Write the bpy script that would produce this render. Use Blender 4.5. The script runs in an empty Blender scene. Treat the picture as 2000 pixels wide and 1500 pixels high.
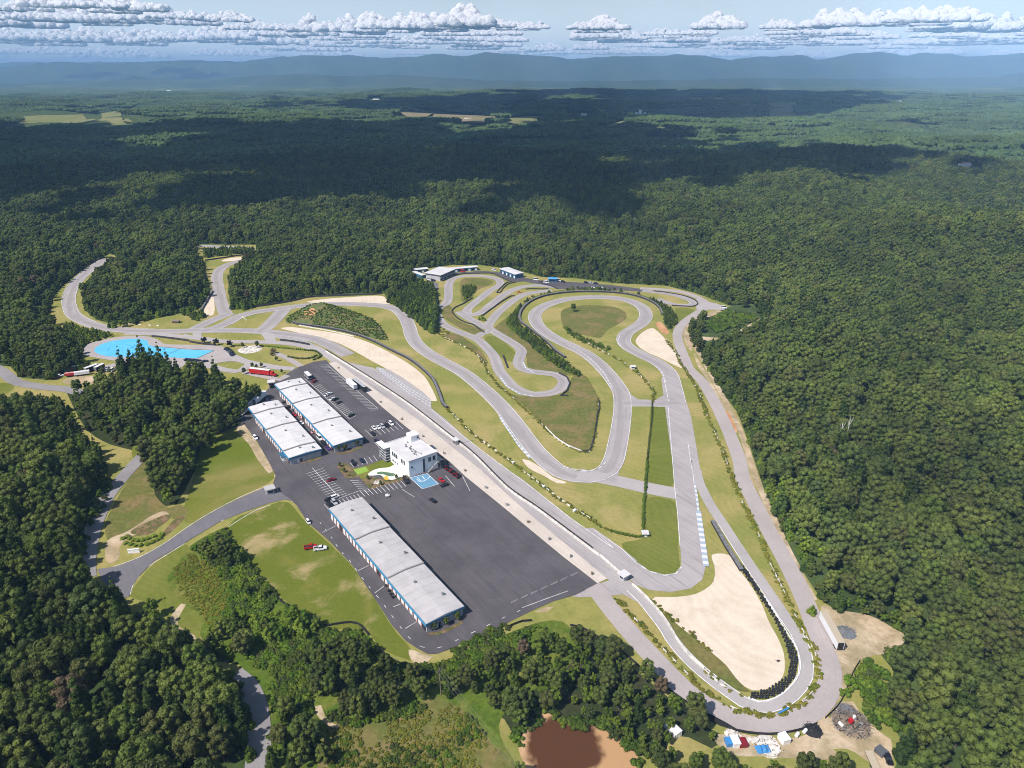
import bpy, bmesh, math, random
import numpy as np
from mathutils import Vector, Matrix, noise
from mathutils.geometry import tessellate_polygon
random.seed(7); rng = np.random.default_rng(7)
R = math.radians
C = bpy.context.scene.collection
# ------------------------------------------------------------------ camera geometry
CAM_H, F, YH = 190.0, 1390.0, 140.0
TH = math.atan((750 - YH) / F)
SUN_AZ = Vector((-0.751, -0.661, 0)).normalized(); SUN_EL = R(50)
SUN = Vector((SUN_AZ.x * math.cos(SUN_EL), SUN_AZ.y * math.cos(SUN_EL), math.sin(SUN_EL)))

def ray(px, py):
    u = (px - 1000) / F; v = (750 - py) / F
    return (u, math.cos(TH) + v * math.sin(TH), -math.sin(TH) + v * math.cos(TH))
def g(px, py, z=0.0):
    d = ray(px, py); t = (z - CAM_H) / d[2]
    return (d[0] * t, d[1] * t)
def gp(p): return g(p[0], p[1], p[2] if len(p) > 2 else 0.0)
def G(L): return [gp(p) for p in L]
def proj(x, y, z):
    dz = z - CAM_H
    dep = y * math.cos(TH) - dz * math.sin(TH)
    up = y * math.sin(TH) + dz * math.cos(TH)
    return 1000 + F * x / dep, 750 - F * up / dep, dep
def zf(x0, y0, s):                       # coordinates read off an enlarged view of the photograph
    return lambda L: [(x0 + p[0] / s, y0 + p[1] / s) + tuple(p[2:]) for p in L]
zA = zf(0, 460, 10/3); zB = zf(500, 480, 10/3); zC = zf(900, 500, 10/3); zD = zf(400, 640, 10/3)
zE = zf(600, 900, 10/3); zF = zf(1100, 900, 10/3); zG = zf(1300, 1100, 3.745); zH = zf(900, 1100, 3.745)
zI = zf(640, 800, 7.143); zJ = zf(460, 690, 7.143); zK = zf(790, 500, 7.143); zL = zf(1040, 520, 5)
zM = zf(600, 940, 6.25); zN = zf(100, 620, 6.25); zO = zf(370, 580, 6.25); zP = zf(1540, 1180, 6.25)
zQ = zf(1240, 1260, 6.25); zS = zf(1500, 1300, 6.25); zT = zf(0, 900, 10/3); zU = zf(300, 1050, 10/3)

# ------------------------------------------------------------------ polygon helpers
def inside(poly, X, Y):
    poly = np.asarray(poly); r = np.zeros(len(X), bool); n = len(poly); j = n - 1
    for i in range(n):
        xi, yi = poly[i]; xj, yj = poly[j]
        if yi != yj:
            c = ((yi > Y) != (yj > Y)) & (X < (xj - xi) * (Y - yi) / (yj - yi) + xi)
            r ^= c
        j = i
    return r
def poly_dist(poly, X, Y):
    poly = np.asarray(poly, float); d = np.full(len(X), 1e18)
    for i in range(len(poly)):
        a = poly[i]; b = poly[(i + 1) % len(poly)]; ab = b - a; L = max(ab @ ab, 1e-9)
        t = np.clip(((X - a[0]) * ab[0] + (Y - a[1]) * ab[1]) / L, 0, 1)
        d = np.minimum(d, (X - a[0] - t * ab[0]) ** 2 + (Y - a[1] - t * ab[1]) ** 2)
    return np.sqrt(d)
def spline(P, step=4.0, closed=False):
    P = [Vector((p[0], p[1])) for p in P]; n = len(P); out = []
    rngi = range(n) if closed else range(n - 1)
    for i in rngi:
        p1, p2 = P[i], P[(i + 1) % n]
        p0 = P[i - 1] if (i > 0 or closed) else p1 * 2 - p2
        p3 = P[(i + 2) % n] if (i + 2 < n or closed) else p2 * 2 - p1
        m = max(1, int((p2 - p1).length / step))
        # centripetal-like tension keeps corners from overshooting
        for k in range(m):
            t = k / m; t2 = t * t; t3 = t2 * t
            out.append(0.5 * ((2 * p1) + (p2 - p0) * t + (2 * p0 - 5 * p1 + 4 * p2 - p3) * t2 + (3 * p1 - p0 - 3 * p2 + p3) * t3))
    if not closed: out.append(P[-1])
    return [(p.x, p.y) for p in out]

# ------------------------------------------------------------------ terrain
HULL = G([(70, 640), (90, 570), (200, 475), (370, 462), (520, 466), (760, 540), (800, 505), (1100, 518), (1350, 545), (1490, 585), (1500, 800),
          (1640, 1100), (1900, 1260)]) + [(170, 40), (-170, 40), (-200, 190)] + G([(-150, 1000), (-120, 720)])
def sstep(a, b, x):
    t = np.clip((x - a) / (b - a), 0, 1); return t * t * (3 - 2 * t)
def heights(X, Y):
    X = np.asarray(X, float); Y = np.asarray(Y, float)
    d = poly_dist(HULL, X, Y); d[inside(HULL, X, Y)] = 0
    a = sstep(10, 420, d); out = np.zeros(len(X))
    for i in np.nonzero(a > 0)[0]:
        x, y = X[i], Y[i]
        n = noise.noise(Vector((x / 900, y / 620, 3.3))) * 0.55 + noise.noise(Vector((x / 330, y / 240, 8.1))) * 0.36 + noise.noise(Vector((x / 130, y / 110, 2.4))) * 0.10
        out[i] = a[i] * (n * 74 + 8)
    return out
def ground(px, py):
    x, y = g(px, py)
    for _ in range(8):
        z = float(heights([x], [y])[0]); x, y = g(px, py, z)
    return x, y, z

# ------------------------------------------------------------------ materials
def lin(c):
    f = lambda v: v / 12.92 if v <= 0.04045 else ((v + 0.055) / 1.055) ** 2.4
    return tuple(f(v / 255) for v in c)
def new_mat(name):
    m = bpy.data.materials.new(name); m.use_nodes = True
    nt = m.node_tree; b = nt.nodes['Principled BSDF']; return m, nt, b
def N(nt, t, **k):
    n = nt.nodes.new(t)
    for a, v in k.items(): setattr(n, a, v)
    return n
def rgb(c): return (c[0], c[1], c[2], 1)
def mixc(nt, fac, a, b, blend='MIX'):
    n = N(nt, 'ShaderNodeMix', data_type='RGBA', blend_type=blend)
    for s, v in ((0, fac), (6, a), (7, b)):
        if hasattr(v, 'is_linked') or isinstance(v, bpy.types.NodeSocket): nt.links.new(v, n.inputs[s])
        else: n.inputs[s].default_value = v if s == 0 else rgb(v)
    return n.outputs[2]
def ramp(nt, src, a, b):
    n = N(nt, 'ShaderNodeMapRange', interpolation_type='SMOOTHSTEP'); nt.links.new(src, n.inputs[0])
    n.inputs[1].default_value = a; n.inputs[2].default_value = b; return n.outputs[0]
def ntex(nt, scale, detail=4, rough=0.6, vec=None, dist=0.0):
    n = N(nt, 'ShaderNodeTexNoise'); n.inputs['Scale'].default_value = scale; n.inputs['Detail'].default_value = detail
    n.inputs['Roughness'].default_value = rough; n.inputs['Distortion'].default_value = dist
    if vec is None: vec = geo_pos(nt)
    nt.links.new(vec, n.inputs['Vector']); return n.outputs[0]
def geo_pos(nt):
    for n in nt.nodes:
        if n.bl_idname == 'ShaderNodeNewGeometry': return n.outputs['Position']
    return N(nt, 'ShaderNodeNewGeometry').outputs['Position']
def plain(name, c, rough=0.5, metal=0.0, vary=0.12, vs=1.5, spec=0.5):
    m, nt, b = new_mat(name)
    tc = N(nt, 'ShaderNodeTexCoord')
    f = ramp(nt, ntex(nt, vs, 3, 0.6, tc.outputs['Object']), 0.3, 0.7)
    lo = tuple(v * (1 - vary) for v in c); hi = tuple(min(1, v * (1 + vary)) for v in c)
    nt.links.new(mixc(nt, f, lo, hi), b.inputs['Base Color'])
    b.inputs['Roughness'].default_value = rough; b.inputs['Metallic'].default_value = metal
    b.inputs['Specular IOR Level'].default_value = spec
    return m
def soil(name, cols, scales, rough=0.95, lo=0.38, hi=0.62, fine=0.35, fscale=1.2, mow=0):
    """layered natural ground: successive noise patches of the listed colours"""
    m, nt, b = new_mat(name); cur = None
    for i, c in enumerate(cols):
        if cur is None: cur = c; continue
        f = ramp(nt, ntex(nt, scales[i - 1], 6, 0.62, None, 0.4), lo, hi); cur = mixc(nt, f, cur, c)
    f = ntex(nt, fscale, 5, 0.7)
    mr = N(nt, 'ShaderNodeMapRange'); nt.links.new(f, mr.inputs[0]); mr.inputs[1].default_value = 0.25; mr.inputs[2].default_value = 0.75
    mr.inputs[3].default_value = 1 - fine; mr.inputs[4].default_value = 1 + fine
    fac = mr.outputs[0]
    if mow:                                          # mower tracks, wandering bands a few metres wide
        dp = N(nt, 'ShaderNodeVectorMath', operation='DOT_PRODUCT'); nt.links.new(geo_pos(nt), dp.inputs[0]); dp.inputs[1].default_value = (0.81, 0.587, 0)
        w1 = N(nt, 'ShaderNodeMath', operation='MULTIPLY_ADD'); nt.links.new(ntex(nt, 0.008, 2), w1.inputs[0]); w1.inputs[1].default_value = 160; nt.links.new(dp.outputs['Value'], w1.inputs[2])
        w2 = N(nt, 'ShaderNodeMath', operation='SINE'); w0 = N(nt, 'ShaderNodeMath', operation='MULTIPLY'); nt.links.new(w1.outputs[0], w0.inputs[0]); w0.inputs[1].default_value = 1.45; nt.links.new(w0.outputs[0], w2.inputs[0])
        w3 = N(nt, 'ShaderNodeMath', operation='MULTIPLY_ADD'); nt.links.new(w2.outputs[0], w3.inputs[0]); w3.inputs[1].default_value = mow; nt.links.new(fac, w3.inputs[2]); fac = w3.outputs[0]
    cb = N(nt, 'ShaderNodeCombineColor')
    for k in range(3): nt.links.new(fac, cb.inputs[k])
    nt.links.new(mixc(nt, 1.0, cur, cb.outputs[0], 'MULTIPLY'), b.inputs['Base Color'])
    b.inputs['Roughness'].default_value = rough; b.inputs['Specular IOR Level'].default_value = 0.04
    return m
def asphalt(name, c, streak=0.35, patch=0.15):
    """u = across the road, v = metres along it: rubber streaks run along the road"""
    m, nt, b = new_mat(name)
    uv = N(nt, 'ShaderNodeUVMap'); mp = N(nt, 'ShaderNodeMapping'); nt.links.new(uv.outputs[0], mp.inputs[0])
    mp.inputs['Scale'].default_value = (1.0, 0.0035, 1)
    s = ntex(nt, 7, 4, 0.7, mp.outputs[0]); s = ramp(nt, s, 0.45, 0.75)
    big = ramp(nt, ntex(nt, 0.05, 5, 0.65), 0.35, 0.7); fine = ntex(nt, 0.9, 4, 0.7)
    cur = mixc(nt, big, tuple(v * (1 + patch) for v in c), tuple(v * (1 - patch) for v in c))
    cur = mixc(nt, s, cur, tuple(v * (1 - streak) for v in c))
    if streak > .25:
        sx = N(nt, 'ShaderNodeSeparateXYZ'); nt.links.new(uv.outputs[0], sx.inputs[0]); wv = N(nt, 'ShaderNodeCombineXYZ'); sv = N(nt, 'ShaderNodeMath', operation='MULTIPLY'); nt.links.new(sx.outputs[1], sv.inputs[0]); sv.inputs[1].default_value = .011; nt.links.new(sv.outputs[0], wv.inputs[0])
        ce = N(nt, 'ShaderNodeMath', operation='SUBTRACT'); nt.links.new(sx.outputs[0], ce.inputs[0]); nt.links.new(ntex(nt, 1.0, 2, .5, wv.outputs[0]), ce.inputs[1]); ab = N(nt, 'ShaderNodeMath', operation='ABSOLUTE'); nt.links.new(ce.outputs[0], ab.inputs[0])
        rb = ramp(nt, ab.outputs[0], .30, .06); lim = N(nt, 'ShaderNodeMath', operation='MULTIPLY'); nt.links.new(rb, lim.inputs[0]); lim.inputs[1].default_value = .55; cur = mixc(nt, lim.outputs[0], cur, tuple(v * .72 for v in c))
    mr = N(nt, 'ShaderNodeMapRange'); nt.links.new(fine, mr.inputs[0]); mr.inputs[3].default_value = 0.84; mr.inputs[4].default_value = 1.16
    cb = N(nt, 'ShaderNodeCombineColor')
    for k in range(3): nt.links.new(mr.outputs[0], cb.inputs[k])
    nt.links.new(mixc(nt, 1.0, cur, cb.outputs[0], 'MULTIPLY'), b.inputs['Base Color'])
    b.inputs['Roughness'].default_value = 0.85; b.inputs['Specular IOR Level'].default_value = 0.25
    return m
def leaf(name, cols, var=0.45, sc=0.5, wide=0.012, transl=0.36):
    m, nt, b = new_mat(name); oi = N(nt, 'ShaderNodeObjectInfo'); tc = N(nt, 'ShaderNodeTexCoord')
    cr = N(nt, 'ShaderNodeValToRGB'); nt.links.new(oi.outputs['Random'], cr.inputs[0])
    e = cr.color_ramp.elements
    while len(e) < len(cols): e.new(0.5)
    for i, c in enumerate(cols): e[i].position = i / (len(cols) - 1); e[i].color = rgb(c)
    f = ntex(nt, sc, 3, 0.7, tc.outputs['Object'])
    w = ntex(nt, wide, 4, 0.6)
    mr = N(nt, 'ShaderNodeMapRange'); nt.links.new(f, mr.inputs[0]); mr.inputs[1].default_value = 0.25; mr.inputs[2].default_value = 0.75
    mr.inputs[3].default_value = 1 - var; mr.inputs[4].default_value = 1 + var
    mw = N(nt, 'ShaderNodeMapRange'); nt.links.new(w, mw.inputs[0]); mw.inputs[1].default_value = 0.3; mw.inputs[2].default_value = 0.7
    mw.inputs[3].default_value = 0.62; mw.inputs[4].default_value = 1.38
    mu = N(nt, 'ShaderNodeMath', operation='MULTIPLY'); nt.links.new(mr.outputs[0], mu.inputs[0]); nt.links.new(mw.outputs[0], mu.inputs[1])
    cb = N(nt, 'ShaderNodeCombineColor')
    for k in range(3): nt.links.new(mu.outputs[0], cb.inputs[k])
    col = mixc(nt, 1.0, cr.outputs[0], cb.outputs[0], 'MULTIPLY')
    nt.links.new(col, b.inputs['Base Color']); b.inputs['Roughness'].default_value = 0.65; b.inputs['Specular IOR Level'].default_value = 0.10
    if transl:
        tr = N(nt, 'ShaderNodeBsdfTranslucent'); nt.links.new(col, tr.inputs[0]); ms = N(nt, 'ShaderNodeMixShader'); ms.inputs[0].default_value = transl
        out = nt.nodes['Material Output']
        nt.links.new(b.outputs[0], ms.inputs[1]); nt.links.new(tr.outputs[0], ms.inputs[2]); nt.links.new(ms.outputs[0], out.inputs[0])
    return m

# ------------------------------------------------------------------ object helpers
def link(o, parent=None):
    C.objects.link(o)
    if parent is not None: o.parent = parent
    return o
def tag(o, label=None, cat=None, group=None, kind=None):
    for k, v in (('label', label), ('category', cat), ('group', group), ('kind', kind)):
        if v: o[k] = v
    return o
def empty(name, loc, rz=0.0):
    o = bpy.data.objects.new(name, None); o.empty_display_size = 1; o.location = loc; o.rotation_euler = (0, 0, rz); return link(o)
class MB:
    def __init__(s): s.v = []; s.f = []; s.m = []
    def add(s, V, Fc, mi=0):
        b = len(s.v); s.v += [tuple(p) for p in V]; s.f += [tuple(b + i for i in f) for f in Fc]; s.m += [mi] * len(Fc); return s
    def box(s, x0, x1, y0, y1, z0, z1, mi=0):
        V = [(x0, y0, z0), (x1, y0, z0), (x1, y1, z0), (x0, y1, z0), (x0, y0, z1), (x1, y0, z1), (x1, y1, z1), (x0, y1, z1)]
        return s.add(V, [(0, 3, 2, 1), (4, 5, 6, 7), (0, 1, 5, 4), (1, 2, 6, 5), (2, 3, 7, 6), (3, 0, 4, 7)], mi)
    def cyl(s, p0, p1, r0, r1=None, n=8, mi=0):
        r1 = r0 if r1 is None else r1; p0 = Vector(p0); p1 = Vector(p1); d = (p1 - p0).normalized()
        a = d.orthogonal().normalized(); b = d.cross(a); V = []
        for p, r in ((p0, r0), (p1, r1)):
            for k in range(n):
                t = 2 * math.pi * k / n; V.append(p + (a * math.cos(t) + b * math.sin(t)) * r)
        Fc = [(k, (k + 1) % n, n + (k + 1) % n, n + k) for k in range(n)] + [tuple(range(n - 1, -1, -1)), tuple(range(n, 2 * n))]
        return s.add(V, Fc, mi)
    def loft(s, rings, mi=0, caps=True):
        n = len(rings[0]); V = [p for r in rings for p in r]; Fc = []
        for i in range(len(rings) - 1):
            for k in range(n): Fc.append((i * n + k, i * n + (k + 1) % n, (i + 1) * n + (k + 1) % n, (i + 1) * n + k))
        if caps: Fc += [tuple(range(n - 1, -1, -1)), tuple((len(rings) - 1) * n + k for k in range(n))]
        return s.add(V, Fc, mi)
    def mesh(s, name, mats):
        me = bpy.data.meshes.new(name); me.from_pydata(s.v, [], s.f)
        for m in (mats if isinstance(mats, (list, tuple)) else [mats]): me.materials.append(m)
        if any(s.m): me.polygons.foreach_set('material_index', s.m)
        bm = bmesh.new(); bm.from_mesh(me); bmesh.ops.recalc_face_normals(bm, faces=bm.faces); bm.to_mesh(me); bm.free()
        me.update(); return me
    def build(s, name, mats, parent=None, loc=None, rz=0.0):
        o = bpy.data.objects.new(name, s.mesh(name, mats))
        if loc is not None: o.location = loc; o.rotation_euler = (0, 0, rz)
        return link(o, parent)
ZL = [0.01]
def nextz(dz=0.004): ZL[0] += dz; return ZL[0]
def sheet_mesh(name, polys, mat, z):
    V = []; Fc = []
    for k, P in enumerate(polys):
        b = len(V); V += [(x, y, z + 0.0002 * k) for x, y in P]
        for t in tessellate_polygon([[Vector((x, y, 0)) for x, y in P]]):
            a, c, d = (V[b + i] for i in t)
            up = (c[0] - a[0]) * (d[1] - a[1]) - (c[1] - a[1]) * (d[0] - a[0])
            Fc.append(tuple(b + i for i in (t if up > 0 else t[::-1])))
    me = bpy.data.meshes.new(name); me.from_pydata(V, [], Fc); me.materials.append(mat); me.update()
    uv = me.uv_layers.new(name='UVMap')
    co = np.array([V[l.vertex_index] for l in me.loops])[:, :2] if len(me.loops) else np.zeros((0, 2))
    c, s_ = 0.587, -0.81
    U = np.stack([(co[:, 0] * -s_ + co[:, 1] * c) * 0.08, co[:, 0] * c + co[:, 1] * s_], 1)
    uv.data.foreach_set('uv', U.astype(np.float32).ravel()); return me
def sheet(name, polys, mat, z=None, smooth=True, step=3.0, parent=None, kind='structure', raw=False):
    """flat ground sheet(s) from outlines given in photograph coordinates"""
    if isinstance(polys[0], tuple): polys = [polys]
    out = []
    for P in polys:
        Q = P if raw else G(P)
        out.append(spline(Q, step, True) if smooth else Q)
    o = bpy.data.objects.new(name, sheet_mesh(name, out, mat, nextz() if z is None else z)); link(o, parent)
    if kind and parent is None: o['kind'] = kind
    return o
def side(path):
    n = len(path); out = []
    for i in range(n):
        a = path[max(0, i - 1)]; b = path[min(n - 1, i + 1)]; dx, dy = b[0] - a[0], b[1] - a[1]; l = math.hypot(dx, dy) or 1
        out.append((-dy / l, dx / l))
    return out
def ribbon_data(path, w, off=0.0):
    nrm = side(path); V = []; U = []; s = 0
    for i, (p, n) in enumerate(zip(path, nrm)):
        if i: s += math.hypot(p[0] - path[i - 1][0], p[1] - path[i - 1][1])
        V.append((p[0] + n[0] * (off + w / 2), p[1] + n[1] * (off + w / 2))); V.append((p[0] + n[0] * (off - w / 2), p[1] + n[1] * (off - w / 2)))
        U.append(s)
    return V, U
def ribbon(name, L, w, mat, z=None, step=4.0, off=0.0, parent=None, kind='structure', paths=None):
    z = nextz() if z is None else z; V = []; Fc = []; UV = []
    for k, path in enumerate(paths or [spline(G(L), step)]):
        b = len(V); v, U = ribbon_data(path, w, off); zk = z + 0.0001 * k
        V += [(x, y, zk + 1.5e-6 * U[i // 2]) for i, (x, y) in enumerate(v)]
        for i in range(len(U) - 1):
            Fc.append((b + 2 * i + 1, b + 2 * i + 3, b + 2 * i + 2, b + 2 * i))
        for i in range(len(U)): UV += [(1, U[i]), (0, U[i])]
    me = bpy.data.meshes.new(name); me.from_pydata(V, [], Fc); me.materials.append(mat); me.update()
    uv = me.uv_layers.new(name='UVMap'); uv.data.foreach_set('uv', np.array([UV[l.vertex_index] for l in me.loops], np.float32).ravel())
    o = bpy.data.objects.new(name, me); link(o, parent)
    if kind and parent is None: o['kind'] = kind
    return o
def wall(name, path, w, h, mat, parent=None, z0=0.0, capmat=None, caph=0.0):
    """an upright wall of width w and height h that follows a ground path"""
    mb = MB(); nrm = side(path); rings = []
    for p, n in zip(path, nrm):
        a = (p[0] + n[0] * w / 2, p[1] + n[1] * w / 2); b = (p[0] - n[0] * w / 2, p[1] - n[1] * w / 2)
        rings.append([(b[0], b[1], z0), (a[0], a[1], z0), (a[0], a[1], z0 + h), (b[0], b[1], z0 + h)])
    mb.loft(rings); o = mb.build(name, mat, parent)
    if capmat:
        mb = MB(); rings = []
        for p, n in zip(path, nrm):
            e = w / 2 + 0.06; a = (p[0] + n[0] * e, p[1] + n[1] * e); b = (p[0] - n[0] * e, p[1] - n[1] * e)
            rings.append([(b[0], b[1], z0 + h), (a[0], a[1], z0 + h), (a[0], a[1], z0 + h + caph), (b[0], b[1], z0 + h + caph)])
        mb.loft(rings).build('cap', capmat, o)
    return o

# ------------------------------------------------------------------ materials in use
M = {}
M['mown'] = soil('mown_grass', [(0.27, 0.244, 0.072), (0.33, 0.268, 0.104), (0.205, 0.212, 0.052)], [0.02, 0.03], fine=0.16, fscale=0.6, mow=0.035)
M['lawn'] = soil('green_lawn', [(0.112, 0.142, 0.016), (0.150, 0.160, 0.026), (0.22, 0.195, 0.06)], [0.03, 0.02], lo=0.42, hi=0.68, fine=0.15, fscale=0.7)
M['field'] = soil('patchy_field', [(0.115, 0.138, 0.018), (0.175, 0.168, 0.036), (0.34, 0.265, 0.13)], [0.03, 0.05], lo=0.51, hi=0.70, fine=0.18, fscale=0.8)
M['stripe_lawn'] = soil('deep_green_lawn', [(0.13, 0.152, 0.026), (0.17, 0.175, 0.038)], [0.02], fine=0.15, fscale=0.6, mow=0.045)
M['rough'] = soil('rough_grass', [(0.165, 0.145, 0.046), (0.20, 0.15, 0.066), (0.115, 0.128, 0.032)], [0.05, 0.07], fine=0.35, fscale=0.5)
M['rough_green'] = soil('weedy_grass', [(0.10, 0.145, 0.018), (0.16, 0.16, 0.035), (0.07, 0.115, 0.014)], [0.05, 0.09], fine=0.4, fscale=0.5)
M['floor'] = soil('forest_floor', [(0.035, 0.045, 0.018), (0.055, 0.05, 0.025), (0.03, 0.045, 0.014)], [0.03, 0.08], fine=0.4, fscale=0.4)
M['sand'] = soil('pale_gravel', [(0.61, 0.51, 0.405), (0.56, 0.465, 0.365), (0.63, 0.535, 0.43)], [0.05, 0.12], fine=0.08, fscale=0.9, mow=0.03)
M['dirt'] = soil('bare_dirt', [(0.44, 0.33, 0.21), (0.52, 0.42, 0.30), (0.30, 0.24, 0.14)], [0.05, 0.09], fine=0.2, fscale=0.7)
M['clay'] = soil('red_clay', [(0.42, 0.21, 0.10), (0.52, 0.30, 0.16)], [0.1], fine=0.25, fscale=0.8)
M['track'] = asphalt('aged_track_asphalt', (0.352, 0.320, 0.318), 0.30, 0.07)
M['pave'] = asphalt('light_road_asphalt', (0.36, 0.33, 0.325), 0.08, 0.07)
M['oldpave'] = asphalt('pinkish_worn_asphalt', (0.36, 0.318, 0.308), 0.05, 0.07)
M['lane'] = asphalt('grey_country_road', (0.235, 0.22, 0.222), 0.10, 0.12)
M['new'] = asphalt('fresh_dark_asphalt', (0.088, 0.080, 0.087), 0.20, 0.18)
M['mid'] = asphalt('grey_drive_asphalt', (0.15, 0.142, 0.155), 0.10, 0.10)
M['concrete'] = asphalt('pale_concrete', (0.52, 0.455, 0.40), 0.06, 0.10)
M['white_line'] = plain('white_road_paint', (0.66, 0.66, 0.67), 0.6, vary=0.2, vs=0.4)
M['faint_line'] = plain('worn_road_paint', (0.42, 0.40, 0.41), 0.7, vary=0.3, vs=0.4)
M['blue_pad'] = soil('bright_blue_paint', [(0.10, 0.42, 0.70), (0.12, 0.46, 0.74)], [0.06], rough=0.6, fine=0.06)
M['court'] = soil('blue_court_paint', [(0.12, 0.26, 0.38), (0.14, 0.29, 0.42)], [0.1], rough=0.6, fine=0.08)
M['white_metal'] = plain('white_sheet_metal', (0.76, 0.76, 0.77), 0.45)
M['roof_white'] = plain('white_metal_roof', (0.60, 0.58, 0.585), 0.5, vary=0.08, vs=0.15)
M['roof_grey'] = plain('pale_grey_metal_roof', (0.44, 0.42, 0.42), 0.5, vary=0.09, vs=0.15)
M['white_wall'] = plain('white_render', (0.74, 0.75, 0.77), 0.7, vary=0.04, vs=0.3)
M['grey_wall'] = plain('grey_block_wall', (0.40, 0.40, 0.42), 0.8, vs=0.6)
M['fascia'] = plain('blue_fascia', (0.055, 0.245, 0.42), 0.4, vary=0.06)
M['dkblue'] = plain('dark_blue_metal', (0.035, 0.12, 0.22), 0.4)
M['seam'] = plain('grey_flashing', (0.30, 0.285, 0.285), 0.5)
M['brick'] = plain('red_brown_brick', (0.28, 0.11, 0.07), 0.85, vs=4, vary=0.3)
M['glass'] = plain('dark_window_glass', (0.02, 0.025, 0.035), 0.08, vary=0.1)
M['steel'] = plain('grey_steel', (0.32, 0.33, 0.34), 0.35, 0.6)
M['black'] = plain('black_rubber', (0.016, 0.016, 0.018), 0.8, vary=0.3, vs=3)
M['belt'] = plain('dark_rubber_belting', (0.030, 0.029, 0.031), 0.75, vary=0.4, vs=0.6)
M['beltcap'] = plain('grey_belt_edge', (0.15, 0.145, 0.15), 0.7, vary=0.3, vs=0.6)
M['silt'] = plain('black_silt_fabric', (0.014, 0.014, 0.015), 0.9)
M['block'] = plain('pale_concrete_block', (0.60, 0.57, 0.53), 0.85, vs=0.6, vary=0.25)
M['wood'] = plain('weathered_timber', (0.22, 0.17, 0.12), 0.85, vs=2)
M['bark'] = plain('grey_brown_bark', (0.13, 0.10, 0.075), 0.95, vs=2, vary=0.4)
M['mulch'] = soil('brown_mulch', [(0.17, 0.10, 0.06), (0.25, 0.16, 0.10), (0.09, 0.10, 0.03)], [0.25, 0.4], fine=0.4, fscale=2)
M['poolconc'] = plain('white_pool_deck', (0.72, 0.68, 0.62), 0.7, vs=0.4)
M['turf'] = plain('light_putting_turf', (0.22, 0.35, 0.045), 0.9)
for n_, c_ in (('red', (0.42, 0.012, 0.018)), ('darkred', (0.20, 0.012, 0.018)), ('white', (0.72, 0.72, 0.74)), ('silver', (0.40, 0.41, 0.43)), ('carblack', (0.012, 0.012, 0.014)),
               ('navy', (0.012, 0.018, 0.055)), ('grey', (0.10, 0.105, 0.115)), ('purple', (0.07, 0.03, 0.16)), ('blue', (0.05, 0.22, 0.5)), ('orange', (0.6, 0.2, 0.05)),
               ('pink', (0.6, 0.28, 0.28)), ('tan', (0.45, 0.38, 0.28)), ('yellow', (0.6, 0.4, 0.05))):
    M[n_] = plain(n_ + '_paint', c_, 0.25, vary=0.04)
# kerb: alternating blocks along the road (v in metres)
def kerb_mat(name, a, b, per=4.0):
    m, nt, bs = new_mat(name); uv = N(nt, 'ShaderNodeUVMap'); sp = N(nt, 'ShaderNodeSeparateXYZ'); nt.links.new(uv.outputs[0], sp.inputs[0])
    d = N(nt, 'ShaderNodeMath', operation='DIVIDE'); nt.links.new(sp.outputs[1], d.inputs[0]); d.inputs[1].default_value = per
    fr = N(nt, 'ShaderNodeMath', operation='FRACT'); nt.links.new(d.outputs[0], fr.inputs[0])
    gt = N(nt, 'ShaderNodeMath', operation='GREATER_THAN'); nt.links.new(fr.outputs[0], gt.inputs[0]); gt.inputs[1].default_value = 0.5
    nt.links.new(mixc(nt, gt.outputs[0], a, b), bs.inputs['Base Color']); bs.inputs['Roughness'].default_value = 0.7; return m
M['kerb'] = kerb_mat('blue_white_kerb', (0.33, 0.38, 0.45), (0.60, 0.60, 0.62))
M['kerb_white'] = kerb_mat('white_grey_kerb', (0.37, 0.355, 0.36), (0.58, 0.57, 0.57), 5.0)

# ------------------------------------------------------------------ clearing and woods (outlines; third value = crown height for edges seen over tree tops)
CMAIN = G([(92, 612, 8), (102, 583), (128, 553), (168, 522), (212, 496), (230, 500), (197, 529), (172, 553), (162, 580), (165, 605), (187, 624), (226, 635), (270, 629), (335, 616),
    (385, 605), (410, 580), (404, 545), (398, 512), (388, 505), (384, 478), (500, 478), (502, 497), (492, 506), (478, 512), (452, 540), (448, 575), (455, 602), (500, 600), (560, 588), (640, 576), (750, 572), (758, 588), (776, 598),
    (800, 615), (830, 640), (850, 655), (854, 610), (848, 570), (822, 552), (800, 545), (803, 533), (830, 525), (880, 518), (940, 518), (1000, 526), (1060, 541), (1120, 543), (1200, 553), (1300, 558),
    (1360, 573), (1395, 586), (1428, 598), (1402, 608), (1370, 625), (1346, 640), (1347, 668), (1370, 698), (1394, 745), (1440, 805), (1461, 860), (1490, 950), (1529, 1045), (1577, 1130),
    (1608, 1176), (1640, 1194), (1700, 1205), (1750, 1232), (1768, 1245), (1758, 1268), (1720, 1278), (1745, 1310), (1740, 1340), (1725, 1355), (1705, 1372), (1748, 1425), (1765, 1455), (1748, 1500), (1752, 1650), (480, 1650), (488, 1500), (492, 1440), (488, 1370, 3),
    (480, 1330, 6), (470, 1310, 8), (380, 1258, 5), (340, 1250, 8), (335, 1220, 8), (318, 1205, 8), (318, 1185, 8), (300, 1172, 8), (250, 1168, 8), (192, 1134, 9), (153, 1094, 9), (160, 1065, 9),
    (166, 1025, 9), (175, 990, 9), (190, 972, 10), (211, 918, 10), (205, 900, 10), (192, 872, 4), (160, 848, 4), (142, 802, 4), (114, 774, 3), (40, 768, 6), (0, 778, 4), (-40, 770), (-40, 712), (20, 716), (42, 738), (90, 742), (112, 742), (125, 728), (190, 722),
    (203, 714, 6), (172, 705, 6), (158, 692, 3), (163, 674, 3), (198, 660, 3), (232, 655, 3), (192, 647, 8), (156, 641, 12), (138, 626, 14), (112, 614, 14)])
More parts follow.
